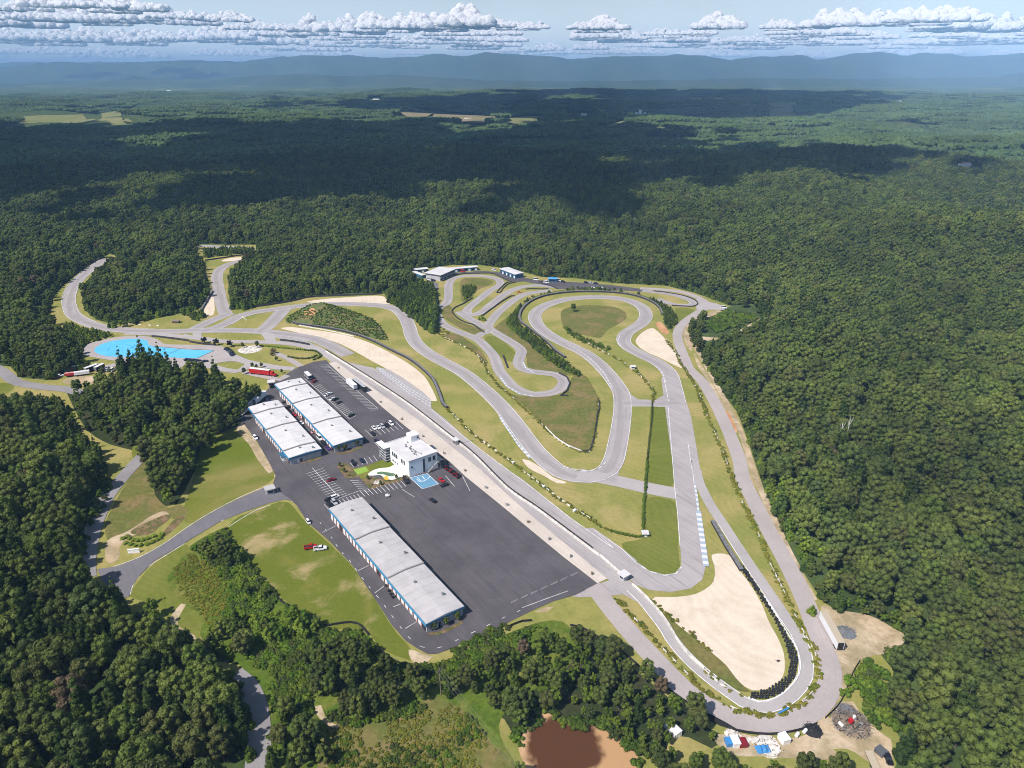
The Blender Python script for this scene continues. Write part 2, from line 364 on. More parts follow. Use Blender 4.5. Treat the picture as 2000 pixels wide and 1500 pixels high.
W3 = G([(122, 748, 6), (150, 740, 8), (190, 738, 8), (225, 738, 8), (240, 722, 12), (256, 704, 14), (290, 696, 14), (328, 702, 14), (345, 714, 10), (390, 717, 8), (430, 730, 8), (470, 747, 8),
    (497, 757, 8), (506, 778, 6), (486, 800, 3), (460, 832, 2), (448, 848), (425, 868), (400, 895), (378, 925), (360, 960), (345, 985), (318, 990), (305, 972), (295, 935), (288, 895), (262, 880),
    (215, 868), (172, 842), (146, 800), (128, 762)])
STAND_A = G([(372, 1050, 9), (405, 1023, 11), (440, 1030, 11), (453, 1062, 7), (468, 1100, 4), (440, 1112), (405, 1088), (372, 1072, 3)])
STAND_B = G([(412, 1195, 11), (440, 1170, 11), (472, 1200, 8), (482, 1250, 4), (478, 1300), (420, 1290), (398, 1240, 3)])
STAND_C = G([(605, 1245, 10), (650, 1220, 10), (690, 1216, 10), (730, 1240, 10), (760, 1280, 8), (830, 1310, 8), (836, 1360, 2), (780, 1385), (700, 1408), (660, 1400), (625, 1368), (610, 1330, 3)])
STAND_D = G([(525, 1362, 10), (560, 1352, 10), (600, 1372, 8), (635, 1430, 3), (632, 1520), (530, 1520), (520, 1430, 2)])
F_BR = G([(868, 1330, 7), (890, 1300, 7), (960, 1258, 7), (1020, 1222, 7), (1080, 1214, 7), (1112, 1222, 6), (1160, 1232, 5), (1200, 1258, 5), (1240, 1285, 5), (1290, 1325, 5),
    (1340, 1368, 5), (1388, 1400, 5), (1432, 1426, 4), (1440, 1436), (1415, 1446), (1390, 1462), (1345, 1440), (1310, 1436), (1300, 1470), (1262, 1478), (1232, 1468), (1182, 1424), (1132, 1420),
    (1092, 1400), (1060, 1392), (1028, 1412), (1018, 1440), (1006, 1440), (985, 1405), (950, 1385), (905, 1360)])
F_BR2 = G([(1256, 1640), (1250, 1490), (1300, 1478, 2), (1360, 1474, 3), (1420, 1480, 4), (1470, 1490, 4), (1520, 1492, 4), (1580, 1490, 4), (1640, 1496, 4), (1685, 1515, 3), (1700, 1640)])
F_BRL = G([(1015, 1475, 3), (1022, 1455, 4), (1030, 1490), (1040, 1560), (985, 1560)])
TIP = G([(755, 590, 2), (790, 545, 9), (822, 552, 2), (846, 575), (852, 612), (848, 652), (822, 640), (785, 612)])
ISLE_R = G([(1372, 628), (1395, 608), (1425, 596), (1478, 608), (1492, 622), (1486, 632, 10), (1440, 642, 12), (1400, 654, 12), (1375, 662, 8)])
WOODS = [W3, STAND_A, STAND_B, STAND_C, STAND_D, F_BR, F_BR2, F_BRL]

# ------------------------------------------------------------------ terrain sheet
def build_terrain():
    ang = np.concatenate([np.linspace(-60, 60, 150), np.linspace(60, 300, 49)[1:-1]])
    rad = np.concatenate([[0], np.geomspace(25, 46000, 150)]); V = [(0, 0, -0.03)]
    A, Rr = np.meshgrid(np.radians(ang), rad[1:], indexing='ij')
    X = (np.sin(A) * Rr).ravel(); Y = (np.cos(A) * Rr).ravel(); Z = heights(X, Y) - 0.03
    V += list(zip(X, Y, Z)); na, nr = len(ang), len(rad) - 1; Fc = []
    for i in range(na):
        j = (i + 1) % na; Fc.append((0, 1 + j * nr, 1 + i * nr))
        for k in range(nr - 1):
            a = 1 + i * nr + k; b = 1 + j * nr + k; Fc.append((a, b, b + 1, a + 1))
    me = bpy.data.meshes.new('terrain'); me.from_pydata(V, [], Fc)
    m, nt, b = new_mat('wooded_land')
    far = ramp(nt, ntex(nt, 0.0011, 5, 0.6), 0.40, 0.62); clump = ntex(nt, 0.03, 6, 0.75)
    near = mixc(nt, ramp(nt, clump, 0.35, 0.65), (0.03, 0.048, 0.015), (0.075, 0.11, 0.032))
    fld = ramp(nt, ntex(nt, 0.0016, 5, 0.6, None, 0.3), 0.59, 0.63)
    c = mixc(nt, far, near, mixc(nt, ramp(nt, clump, 0.3, 0.7), (0.036, 0.06, 0.02), (0.09, 0.115, 0.04)))
    nt.links.new(mixc(nt, fld, c, (0.12, 0.14, 0.055)), b.inputs['Base Color']); b.inputs['Roughness'].default_value = 1; b.inputs['Specular IOR Level'].default_value = 0.05
    me.materials.append(m); me.polygons.foreach_set('use_smooth', [True] * len(me.polygons)); me.update()
    o = link(bpy.data.objects.new('terrain', me)); o['kind'] = 'structure'
build_terrain()
sheet('grass_ground', [CMAIN], M['mown'], raw=True, smooth=False)
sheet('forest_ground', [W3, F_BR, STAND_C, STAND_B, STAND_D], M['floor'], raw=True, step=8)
# lawns, rough ground, dirt
sheet('green_lawn', [[(398, 862), (440, 842), (478, 832), (503, 866), (530, 912), (534, 935), (512, 950), (465, 972), (420, 996), (378, 1022), (355, 1010), (370, 960), (385, 905)],
    [(0, 748), (22, 750), (26, 760), (0, 772)], [(262, 868), (300, 862), (300, 900), (262, 900)]], M['lawn'])
sheet('patchy_field', [(446, 1028), (472, 1006), (528, 986), (562, 981), (600, 1022), (690, 1109), (765, 1223), (798, 1262), (812, 1292), (750, 1270), (725, 1242), (700, 1228), (640, 1226), (580, 1190), (520, 1141), (480, 1091), (450, 1042)], M['field'])
sheet('entrance_lawn', [(254, 1166), (276, 1128), (305, 1098), (362, 1064), (378, 1072), (345, 1105), (328, 1125), (332, 1150), (362, 1182), (395, 1205), (392, 1245), (345, 1250), (322, 1200), (290, 1175)], M['stripe_lawn'])
sheet('rough_bank', [(215, 1000), (240, 955), (268, 912), (288, 893), (300, 960), (330, 992), (352, 985), (368, 1000), (355, 1020), (325, 1010), (300, 1040), (250, 1050), (215, 1060), (205, 1030)], M['rough'])
sheet('weedy_ground', [[(372, 1066), (440, 1030), (452, 1050), (482, 1096), (522, 1146), (582, 1195), (640, 1230), (700, 1232), (728, 1250), (758, 1292), (812, 1298), (870, 1290), (960, 1250), (1060, 1214), (1110, 1222),
    (1120, 1290), (980, 1400), (1010, 1500), (1020, 1560), (520, 1560), (520, 1400), (490, 1335), (470, 1300), (395, 1250), (395, 1205), (362, 1182), (332, 1150), (328, 1125), (345, 1105)]], M['rough_green'])
sheet('rough_meadow', [(640, 1420), (700, 1402), (790, 1385), (850, 1360), (885, 1375), (930, 1410), (960, 1450), (1000, 1520), (640, 1560), (620, 1500)], M['rough'])
sheet('infield_rough', [zC([(250, 850), (310, 890), (400, 912), (560, 912), (680, 890), (705, 830), (740, 775), (810, 780), (860, 850), (900, 930), (902, 1000), (885, 1130), (850, 1260), (790, 1272), (700, 1240), (620, 1190), (540, 1110), (440, 1000), (330, 910)]),
    zL([(275, 490), (290, 430), (380, 395), (520, 380), (680, 385), (820, 405), (905, 450), (915, 510), (850, 560), (740, 620), (660, 700), (560, 680), (420, 660), (330, 620), (290, 560)]),
    zC([(300, 400), (380, 330), (470, 270), (560, 240), (750, 215), (1080, 235), (1300, 300), (1410, 400), (1400, 460), (1335, 480), (1320, 390), (1230, 290), (1040, 238), (760, 228), (530, 258), (390, 345), (385, 440), (480, 515), (680, 680), (780, 770), (600, 770), (450, 740), (420, 640), (350, 560), (220, 480)]),
    zF([(660, 1000), (760, 1080), (900, 1190), (980, 1260), (1060, 1330), (1120, 1410), (1180, 1470), (1230, 1510), (1150, 1500), (1030, 1440), (920, 1350), (800, 1230), (720, 1110)]),
    zK([(520, 1120), (640, 1080), (780, 1110), (920, 1200), (1020, 1270), (1110, 1380), (1170, 1500), (1100, 1500), (980, 1340), (840, 1270), (700, 1200)]),
    zK([(780, 360), (860, 310), (1040, 310), (1200, 340), (1230, 390), (1130, 430), (1020, 480), (930, 590), (840, 640), (790, 600)]),
    zK([(520, 700), (640, 690), (700, 860), (860, 950), (960, 980), (1110, 1075), (1000, 1100), (860, 1050), (700, 960), (580, 880), (520, 790)])], M['rough'])
sheet('green_strip', [zC([(1240, 985), (1350, 985), (1370, 1200), (1388, 1480), (1215, 1480), (1230, 1200)]), zC([(155, 540), (200, 520), (280, 560), (360, 640), (340, 690), (260, 660), (190, 600)]),
    zC([(1400, 340), (1500, 345), (1530, 370), (1450, 440), (1390, 500), (1360, 480), (1400, 420)])], M['stripe_lawn'])
sheet('mown_stripes', [zF([(540, 250), (700, 255), (735, 300), (745, 420), (750, 600), (760, 690), (720, 735), (600, 740), (500, 690), (420, 600), (380, 540), (500, 510), (530, 480)])], M['stripe_lawn'])
sheet('dirt_ground', [zG([(1120, 380), (1250, 395), (1400, 430), (1450, 500), (1560, 560), (1680, 530), (1690, 600), (1560, 660), (1420, 720), (1370, 830), (1300, 960), (1190, 1100), (1110, 1180), (1200, 980), (1270, 800), (1240, 650), (1160, 470)]),
    zG([(1100, 1180), (1180, 1120), (1260, 1180), (1330, 1260), (1480, 1270), (1540, 1220), (1640, 1300), (1660, 1420), (1670, 1540), (1600, 1540), (1450, 1430), (1330, 1360), (1150, 1370), (1000, 1400), (940, 1330), (850, 1320), (700, 1360), (450, 1340), (380, 1250), (560, 1290), (800, 1310), (1010, 1260)]),
    zS([(900, 440), (1040, 440), (1130, 590), (1280, 740), (1420, 850), (1500, 900), (1510, 1040), (1430, 1000), (1300, 850), (1160, 830), (950, 830), (850, 760), (730, 700), (830, 560)]),
    [(122, 745), (150, 735), (185, 735), (228, 735), (258, 722), (270, 728), (250, 742), (150, 752)],
    [(400, 888), (440, 850), (462, 838), (482, 845), (505, 880), (535, 930), (530, 934), (500, 892), (478, 852), (445, 862)][:0] or [(472, 826), (482, 836), (505, 868), (520, 892), (533, 920), (526, 925), (505, 900), (486, 868), (462, 840)],
    zC([(1450, 480), (1500, 420), (1640, 360), (1700, 360), (1640, 390), (1520, 430), (1480, 500), (1640, 530), (1760, 510), (1960, 400), (1950, 440), (1780, 525), (1620, 550), (1520, 560), (1500, 620), (1460, 560)]),
    zC([(1525, 640), (1545, 720), (1600, 800), (1640, 880), (1680, 980), (1730, 1000)]),
    zU([(1050, 1100), (1090, 1090), (1120, 1170), (1190, 1220), (1310, 1240), (1230, 1260), (1130, 1220), (1060, 1150)]), zT([(1110, 1020), (1180, 930), (1210, 935), (1170, 1010), (1160, 1070), (1270, 1140), (1280, 1170), (1210, 1130), (1130, 1085)]),
    zE([(660, 1230), (760, 1260), (820, 1275), (780, 1310), (700, 1330)]), zE([(1480, 985), (1560, 950), (1600, 955), (1560, 985)]),
    zF([(1160, 60), (1200, 50), (1260, 200), (1330, 390), (1430, 560), (1500, 700), (1570, 820), (1660, 960), (1640, 990), (1570, 900), (1490, 740), (1400, 590), (1320, 430), (1240, 250)]),
    zT([(700, 520), (830, 460), (1000, 350), (1080, 330), (1100, 380), (1000, 440), (900, 480), (860, 490), (780, 560), (780, 620), (740, 665), (690, 650)])], M['dirt'], step=2)
sheet('clay_bank', [zC([(1640, 960), (1680, 985), (1790, 1050), (1800, 1130), (1770, 1200), (1740, 1180), (1690, 1100)]), zC([(1270, 445), (1300, 430), (1345, 480), (1350, 510), (1310, 500)])], M['clay'], step=2)
sheet('flower_bed_ground', [zT([(850, 460), (960, 400), (1080, 350), (1110, 370), (1040, 430), (960, 480), (880, 480)]), zT([(1060, 470), (1150, 370), (1200, 370), (1150, 430), (1080, 490)])], M['mulch'], step=1.5)
sheet('dirt_ground', [[(1604, 1184), (1640, 1192), (1700, 1203), (1750, 1230), (1770, 1245), (1745, 1272), (1690, 1277), (1625, 1240)], [(1395, 1442), (1440, 1432), (1500, 1444), (1560, 1440), (1590, 1440), (1640, 1480), (1560, 1482), (1500, 1478), (1430, 1474)]], M['dirt'], step=2)
ribbon('dirt_verge', [(1352, 668), (1374, 705), (1398, 750), (1423, 795), (1442, 832), (1456, 870), (1475, 930), (1501, 990), (1527, 1050), (1557, 1112), (1588, 1172)], 3.4, M['dirt'])
sheet('gravel_trap', [
    zB([(165, 538), (230, 530), (350, 545), (480, 562), (620, 592), (760, 640), (900, 712), (1010, 780), (1095, 850), (1150, 940), (1178, 1012), (1140, 1012), (1080, 955), (940, 865), (860, 808), (740, 742), (600, 665), (500, 622), (350, 585), (230, 556)]),
    zB([(330, 366), (420, 350), (560, 338), (800, 326), (850, 350), (885, 376), (800, 379), (600, 375), (420, 373)]),
    zA([(1310, 492), (1350, 430), (1385, 385), (1396, 440), (1395, 500), (1370, 524), (1335, 520)]),
    zC([(1140, 545), (1180, 500), (1240, 470), (1280, 490), (1340, 550), (1390, 620), (1445, 725), (1400, 715), (1300, 665), (1200, 620), (1150, 580)]),
    zF([(970, 612), (1078, 614), (1130, 690), (1220, 810), (1290, 930), (1340, 1050), (1395, 1150), (1435, 1250), (1440, 1370), (1400, 1445), (1320, 1488), (1230, 1495), (1180, 1470), (1120, 1410), (1060, 1330), (980, 1260), (900, 1190), (760, 1080), (660, 990), (580, 905), (600, 887), (720, 888), (860, 868), (960, 810), (985, 760), (985, 690)]),
    zA([(1440, 166), (1500, 147), (1600, 140), (1658, 138), (1600, 154), (1490, 168)]),
    zC([(400, 1322), (440, 1330), (510, 1370), (600, 1440), (690, 1475), (630, 1480), (540, 1432), (440, 1380)])], M['sand'], step=2)

# ------------------------------------------------------------------ roads
TRACK_W = 11.0
# paved areas first
sheet('pit_straight', zD([(430, 30), (600, 60), (760, 130), (930, 225), (1090, 260), (1240, 330), (1400, 430), (1475, 525), (1560, 590), (1670, 690), (1800, 800), (2000, 945)]) + zE([(1400, 120), (1600, 280), (1800, 440), (2000, 570)]) +
      zF([(200, 440), (300, 510), (400, 585), (480, 650), (420, 770), (470, 830), (540, 890), (480, 920), (390, 870), (300, 880), (110, 890), (40, 880)]) + [(1123, 1163), (1167, 1141), (1190, 1134)] +
      zE([(1960, 775), (1700, 560), (1500, 395), (1340, 262), (1160, 130), (1000, 0)]) + zD([(1800, 930), (1600, 770), (1400, 610), (1200, 470), (1000, 330), (855, 222), (790, 200), (700, 130), (560, 90), (430, 60)]),
      M['track'], smooth=False)
ribbon('race_track', zA([(690, 150), (650, 178), (555, 247), (485, 320), (452, 390), (450, 450), (478, 515), (545, 557), (640, 592), (780, 614), (1000, 625), (1300, 620), (1500, 617), (1720, 627), (1900, 648), (2050, 675)]) + [(650, 677), (680, 694)], 11.5, M['track'])
LOOP = zC([(1450, 1200), (1428, 1050), (1408, 950), (1388, 860), (1358, 765), (1285, 697), (1180, 645), (1090, 594), (1060, 550), (1078, 505), (1130, 470), (1180, 435), (1205, 392), (1190, 345), (1140, 310), (1060, 283), (950, 270), (820, 270), (690, 283), (600, 305), (530, 335), (488, 372), (482, 410), (505, 455),
    (560, 505), (640, 552), (730, 595), (820, 642), (900, 706), (965, 775), (1017, 845), (1047, 905), (1053, 1000), (1040, 1120), (1020, 1230), (995, 1330), (955, 1395), (900, 1428), (830, 1442), (740, 1436), (650, 1408), (570, 1350), (500, 1282), (430, 1195), (370, 1112), (300, 1022), (230, 945), (160, 878), (90, 818), (0, 752)]) + \
    zB([(1190, 742), (1105, 690), (1045, 638), (1012, 582), (998, 530), (970, 470), (920, 420), (850, 396), (760, 386), (640, 380), (500, 378), (350, 387), (250, 397), (150, 410), (0, 432), (-60, 446), (-110, 460), (-180, 500), (-250, 530), (-340, 556)])
ribbon('race_track', LOOP, 11.2, M['track'])
sheet('race_track', zC([(1305, 800), (1330, 760), (1400, 740), (1440, 860), (1500, 1050), (1575, 1480)]) + zF([(890, 60), (905, 140), (850, 150), (862, 200), (880, 330), (900, 480), (927, 690), (905, 775), (830, 832), (700, 855), (560, 842), (470, 808), (400, 740), (330, 655), (200, 540), (100, 440), (200, 440), (380, 568), (480, 668), (560, 722), (660, 748), (735, 735), (770, 690), (762, 560), (745, 350), (722, 180), (718, 60)]), M['track'], smooth=False)
ribbon('race_track', zA([(1475, 520), (1452, 470), (1430, 390), (1415, 300), (1418, 245), (1450, 207), (1510, 180), (1590, 163), (1660, 150)]), 11.0, M['track'])
ribbon('race_track', zA([(1300, 66), (1400, 72), (1520, 78), (1665, 86)]), 11.0, M['track'])
ribbon('track_link', zA([(1500, 505), (1400, 545), (1320, 582), (1260, 612)]), 11.0, M['track'])
ribbon('track_link', zA([(1850, 480), (1790, 545), (1740, 595), (1690, 628)]), 13.0, M['track'])
ribbon('track_link', zC([(1060, 958), (1150, 955), (1250, 958), (1340, 960), (1420, 955)]), 9.5, M['track'])
ribbon('track_link', zF([(100, 85), (280, 118), (430, 150), (560, 180), (740, 215)]), 10.5, M['pave'])
sheet('track_link', [zC([(1065, 900), (1085, 860), (1110, 905), (1150, 930), (1080, 945)]), zC([(1320, 870), (1355, 800), (1360, 945), (1270, 935), (1325, 905)]), zC([(960, 1437), (1000, 1410), (1060, 1300), (1010, 1480), (900, 1470)])], M['track'], smooth=False)
sheet('runoff_strip', zB([(785, 790), (860, 805), (960, 862), (1090, 955), (1140, 1005), (1142, 1065), (1040, 985), (900, 880), (780, 805)]), M['pave'], smooth=False)
ribbon('pit_entry_road', zO([(-100, 470), (0, 490), (200, 515), (450, 545), (800, 548), (1100, 560), (1300, 580), (1480, 620), (1600, 660), (1720, 730), (1850, 830)]), 7.0, M['pave'])
ribbon('pit_entry_road', zN([(900, 195), (1150, 200), (1400, 215), (1750, 250), (2000, 275)]), 6.5, M['pave'])
ribbon('track_link', zO([(92, 420), (92, 490), (60, 520)]), 6.5, M['pave'])
ribbon('track_link', zO([(920, 430), (970, 490), (1000, 545)]), 7.5, M['pave'])
# kart circuit
KW = 8.2
ribbon('kart_track', zK([(880, 815), (870, 770), (900, 720), (1000, 640), (1100, 560), (1200, 480), (1310, 420), (1340, 375), (1300, 325), (1180, 292), (1050, 277), (900, 277), (760, 292), (665, 325), (620, 400), (615, 500), (610, 600), (580, 665), (510, 700), (450, 735), (440, 800), (470, 870), (540, 950), (640, 1012), (800, 1078), (960, 1135), (1060, 1195), (1150, 1285), (1230, 1375), (1270, 1450)]) +
    zC([(250, 745), (290, 795), (335, 845), (400, 882), (480, 902), (560, 898), (630, 875), (668, 835), (660, 795), (615, 772), (540, 762), (455, 752), (400, 735), (375, 700), (385, 655), (395, 620), (370, 590), (310, 550), (240, 508), (180, 470), (140, 452)]) + zK([(1060, 960)]), KW, M['track'])
ribbon('kart_track', zK([(1160, 1010), (1060, 960), (960, 905), (860, 850), (800, 810), (765, 775)]), KW, M['track'])
ribbon('kart_track', zK([(800, 790), (880, 830), (1000, 815), (1110, 765), (1180, 700), (1270, 630), (1370, 555), (1480, 490), (1590, 445), (1700, 422), (1850, 412), (2020, 425), (2200, 440)]), KW, M['track'])
ribbon('kart_track', zK([(1160, 1010), (1180, 950), (1230, 880), (1310, 790), (1400, 710), (1490, 640), (1590, 575), (1700, 530), (1850, 505), (2050, 480)]), KW, M['track'])
ribbon('kart_track', zK([(1020, 1130), (1080, 1085), (1160, 1060), (1200, 1030)]), 7, M['track'])
ribbon('kart_track', zL([(950, 232), (1080, 242), (1250, 258), (1400, 285), (1520, 325), (1570, 355), (1560, 378), (1480, 385), (1380, 375), (1300, 350), (1220, 320)]), 7.5, M['track'])
sheet('kart_paddock', zK([(620, 262), (700, 235), (900, 225), (1040, 205), (1330, 230), (1640, 290), (1700, 310), (1900, 345), (2010, 370)]) + zL([(190, 145), (450, 160), (700, 180), (900, 200), (1080, 225), (1068, 250), (860, 236), (600, 222), (240, 225), (180, 195), (0, 165)]) + zK([(1660, 355), (1560, 370), (1440, 345), (1300, 270), (1200, 240), (1000, 240), (800, 255), (690, 280)]), M['new'], smooth=False)
sheet('kart_forecourt', [zK([(280, 300), (420, 330), (420, 460), (370, 440), (330, 380)]), zK([(420, 380), (470, 380), (465, 560), (430, 690), (395, 690), (420, 560)])], M['mid'], smooth=False)
# service roads
ribbon('service_road', zL([(1050, 218), (1250, 228), (1450, 252), (1600, 300), (1690, 355), (1690, 400), (1630, 445), (1540, 505), (1460, 570), (1420, 640), (1420, 720), (1445, 800), (1485, 900), (1530, 1000)]) +
    zC([(1560, 805), (1640, 930), (1700, 1050), (1760, 1185), (1815, 1335)]) + zF([(1170, 120), (1245, 270), (1335, 450), (1430, 620), (1512, 780), (1582, 930), (1632, 1060), (1690, 1200)]) +
    zG([(1205, 790), (1200, 890), (1150, 1000), (1060, 1085), (950, 1145), (820, 1183), (680, 1185), (540, 1155), (400, 1095), (260, 1015), (150, 935), (60, 850)]) + zH([(1450, 735), (1350, 630), (1250, 520), (1150, 400), (1070, 300), (1000, 210), (950, 160)]), 7.6, M['oldpave'])
sheet('service_road', zL([(1600, 300), (1700, 345), (1800, 365), (1900, 410), (1860, 430), (1720, 425), (1650, 445), (1600, 420)]), M['pave'], smooth=False)
ribbon('pit_exit_road', zF([(868, 60), (882, 130), (912, 200), (965, 300), (1040, 412), (1122, 540), (1202, 662), (1290, 792), (1372, 912), (1452, 1032), (1522, 1135), (1568, 1230)]) +
    zG([(1030, 740), (1022, 830), (980, 905), (920, 970), (840, 1025), (740, 1055), (640, 1048), (560, 1015), (470, 952), (370, 880), (270, 800), (180, 718), (100, 632), (40, 552)]) + zH([(1500, 485), (1400, 355), (1330, 268), (1240, 180), (1160, 110), (1080, 60)]), 5.0, M['pave'])
# dark paddock
sheet('paddock', [(1167, 1140), (1125, 1162), (1080, 1175), (1035, 1195), (975, 1225), (915, 1251), (880, 1268), (852, 1278), (835, 1278), (815, 1267), (792, 1252), (765, 1221), (732, 1170), (690, 1107), (645, 1059), (600, 1020), (580, 988), (570, 979), (556, 976), (535, 980), (526, 965), (532, 950), (538, 930),
    (530, 912), (517, 889), (502, 862), (481, 834), (470, 822), (466, 812), (490, 788), (511, 772), (530, 754), (542, 742), (562, 729), (586, 716.5), (612, 707), (637, 703.5), (642, 709), (676, 742), (718, 769), (748, 797), (778, 822), (830, 864), (880, 904), (910, 932), (978, 987), (1038, 1037), (1100, 1088)], M['new'], smooth=False)
sheet('access_road', [(570, 978), (556, 976), (526, 983), (475, 1001), (432, 1018), (360, 1061), (300, 1097), (270, 1127), (258, 1145), (252, 1166), (235, 1170), (200, 1135), (190, 1112), (228, 1107), (270, 1091), (315, 1067), (375, 1026), (420, 998), (465, 975), (516, 953), (533, 946), (545, 960)], M['mid'], smooth=False)
ribbon('country_road', [(285, 884), (262, 908), (235, 938), (210, 970), (193, 1005), (180, 1040), (172, 1075), (168, 1110), (170, 1130)], 7.2, M['lane'])
ribbon('country_road', [(455, 1318), (478, 1336), (496, 1368), (505, 1410), (506, 1455), (500, 1520)], 7.2, M['lane'])
ribbon('country_road', [(-20, 712), (8, 728), (24, 742), (45, 750), (90, 757), (125, 760), (160, 768)], 8, M['lane'])
# skid pad and its roads
sheet('skid_pad', zN([(385, 400), (450, 330), (600, 280), (800, 243), (1000, 225), (1180, 235), (1290, 268), (1340, 300), (1440, 330), (2000, 345), (2130, 380), (2230, 430), (2330, 500), (2420, 540), (2300, 545), (2150, 540), (1900, 580), (1600, 600), (1500, 590), (1200, 545), (1000, 540), (800, 535), (640, 510), (450, 475), (395, 440)]), M['oldpave'], step=3)
ribbon('skid_pad_road', zO([(440, 690), (560, 740), (680, 790), (900, 835), (1080, 865), (1280, 880)]), 7, M['pave'])
ribbon('skid_pad_road', zO([(-100, 830), (100, 835), (260, 850), (420, 890), (560, 910), (640, 895), (700, 850), (740, 820)]), 6.5, M['pave'])
ribbon('skid_pad_road', zN([(380, 660), (500, 640), (650, 610), (760, 585), (860, 555), (1000, 545), (1300, 570), (1600, 600)]), 6.0, M['pave'])
ribbon('skid_pad_road', zO([(660, 920), (800, 950), (1000, 990), (1100, 1010), (1200, 960)]), 5.5, M['oldpave'])
ribbon('garden_path', zO([(1060, 690), (1130, 720), (1250, 780), (1360, 850)]), 5, M['oldpave'])
sheet('blue_paint', [zN([(522, 410), (545, 370), (620, 325), (740, 290), (900, 268), (1060, 262), (1180, 285), (1180, 330), (1250, 360), (1400, 372), (1600, 392), (1800, 402), (1980, 408), (1900, 450), (1790, 500), (1600, 498), (1440, 490), (1200, 485), (1000, 480), (800, 484), (680, 478), (570, 450)])], M['blue_pad'], step=2, smooth=False)
ribbon('painted_lines', None, 0.7, M['new'], paths=[G(zN(p)) for p in ([(1250, 356), (1600, 385), (1990, 405)], [(1780, 502), (1990, 408)], [(1450, 440), (1560, 395)])])
M['skid'] = plain('rubber_marks', (0.072, 0.066, 0.072), 0.8, vary=.3)
M['bluemark'] = plain('scuffed_blue_paint', (0.05, 0.27, 0.47), 0.7, vary=.3)
ribbon('tyre_marks', None, .45, M['bluemark'], paths=[spline(G(zN(p)), 3) for p in ([(690, 400), (720, 370), (760, 360)], [(690, 415), (700, 395), (712, 370)], [(830, 372), (860, 378), (885, 372)], [(830, 405), (860, 400), (880, 410)], [(950, 400), (990, 360), (1020, 330)], [(1000, 380), (1020, 350), (1060, 330)], [(780, 455), (820, 450), (850, 458)], [(1580, 455), (1600, 440), (1620, 430)], [(900, 330), (960, 345), (1010, 380)])])
ribbon('tyre_marks', None, .30, M['skid'], paths=[spline(G(zE(p)), 3) for p in ([(640, 330), (800, 480), (1000, 700), (1150, 860)], [(760, 300), (900, 460), (1120, 640), (1400, 800)], [(900, 640), (1020, 760), (1150, 820), (1300, 800)], [(1000, 240), (1150, 380), (1350, 560), (1600, 760)], [(700, 200), (860, 300), (1040, 460)])])
# concrete aprons
sheet('pit_apron', zD([(805, 232), (855, 224), (1000, 330), (1200, 470), (1400, 610), (1600, 770), (1800, 930)]) + [(1000, 975), (1050, 1018), (1110, 1068), (1186, 1131), (1167, 1140), (1100, 1088), (1038, 1037), (978, 987), (910, 932), (880, 904), (830, 864), (778, 822), (748, 797), (718, 769), (676, 742)], M['concrete'], smooth=False)
sheet('building_apron', [zJ([(1400, 1400), (1380, 1375), (1400, 1390), (1500, 1390), (1640, 1340), (1770, 1290), (1760, 1325), (1640, 1380), (1500, 1415), (1420, 1412)]), zJ([(780, 1490), (1000, 1430), (1190, 1400), (1200, 1470), (1050, 1520), (860, 1540)]),
    zE([(780, 1125), (860, 1115), (960, 1070), (1010, 1040), (1012, 1062), (940, 1105), (850, 1138), (800, 1138)])], M['mulch'], smooth=False)
sheet('garden_ground', [zI([(130, 800), (200, 750), (280, 760), (370, 830), (440, 950), (260, 965), (200, 900)]), zI([(440, 950), (560, 940), (700, 960), (860, 990), (1000, 960), (1130, 925), (1145, 960), (1020, 1000), (800, 1060), (620, 1115), (585, 1110), (500, 1020)])], M['mulch'], smooth=False)
sheet('garden_lawn', zI([(360, 830), (540, 790), (700, 730), (830, 680), (930, 770), (1000, 830), (800, 860), (600, 920), (560, 960), (470, 970)]), M['lawn'], smooth=False)
sheet('putting_green', zI([(360, 845), (530, 800), (575, 860), (420, 915)]), M['turf'], smooth=False)
sheet('pool_deck', zI([(560, 920), (610, 865), (720, 825), (860, 810), (940, 770), (1020, 800), (1080, 880), (1120, 900), (1040, 940), (900, 985), (800, 975), (740, 920), (640, 925)]), M['poolconc'], step=1)
M['pond_green'] = plain('green_water', (0.10, 0.17, 0.09), 0.15)
sheet('garden_pond', zI([(680, 890), (740, 870), (830, 880), (940, 900), (920, 935), (850, 935), (780, 910), (700, 910)]), M['pond_green'], step=1)
sheet('playground_sand', zI([(770, 950), (830, 925), (860, 985), (800, 985)]), M['yellow'], smooth=False)
sheet('sport_court', zI([(1148, 957), (1388, 897), (1550, 1045), (1320, 1115)]), M['court'], smooth=False)
ribbon('painted_lines', None, 0.35, M['white_line'], paths=[G(zI(p)) for p in ([(1150, 957), (1388, 898), (1548, 1045), (1322, 1114), (1150, 957)], [(1250, 950), (1300, 1005), (1365, 990), (1318, 933)], [(1240, 975), (1280, 1010), (1340, 1005), (1400, 970), (1430, 935)])])

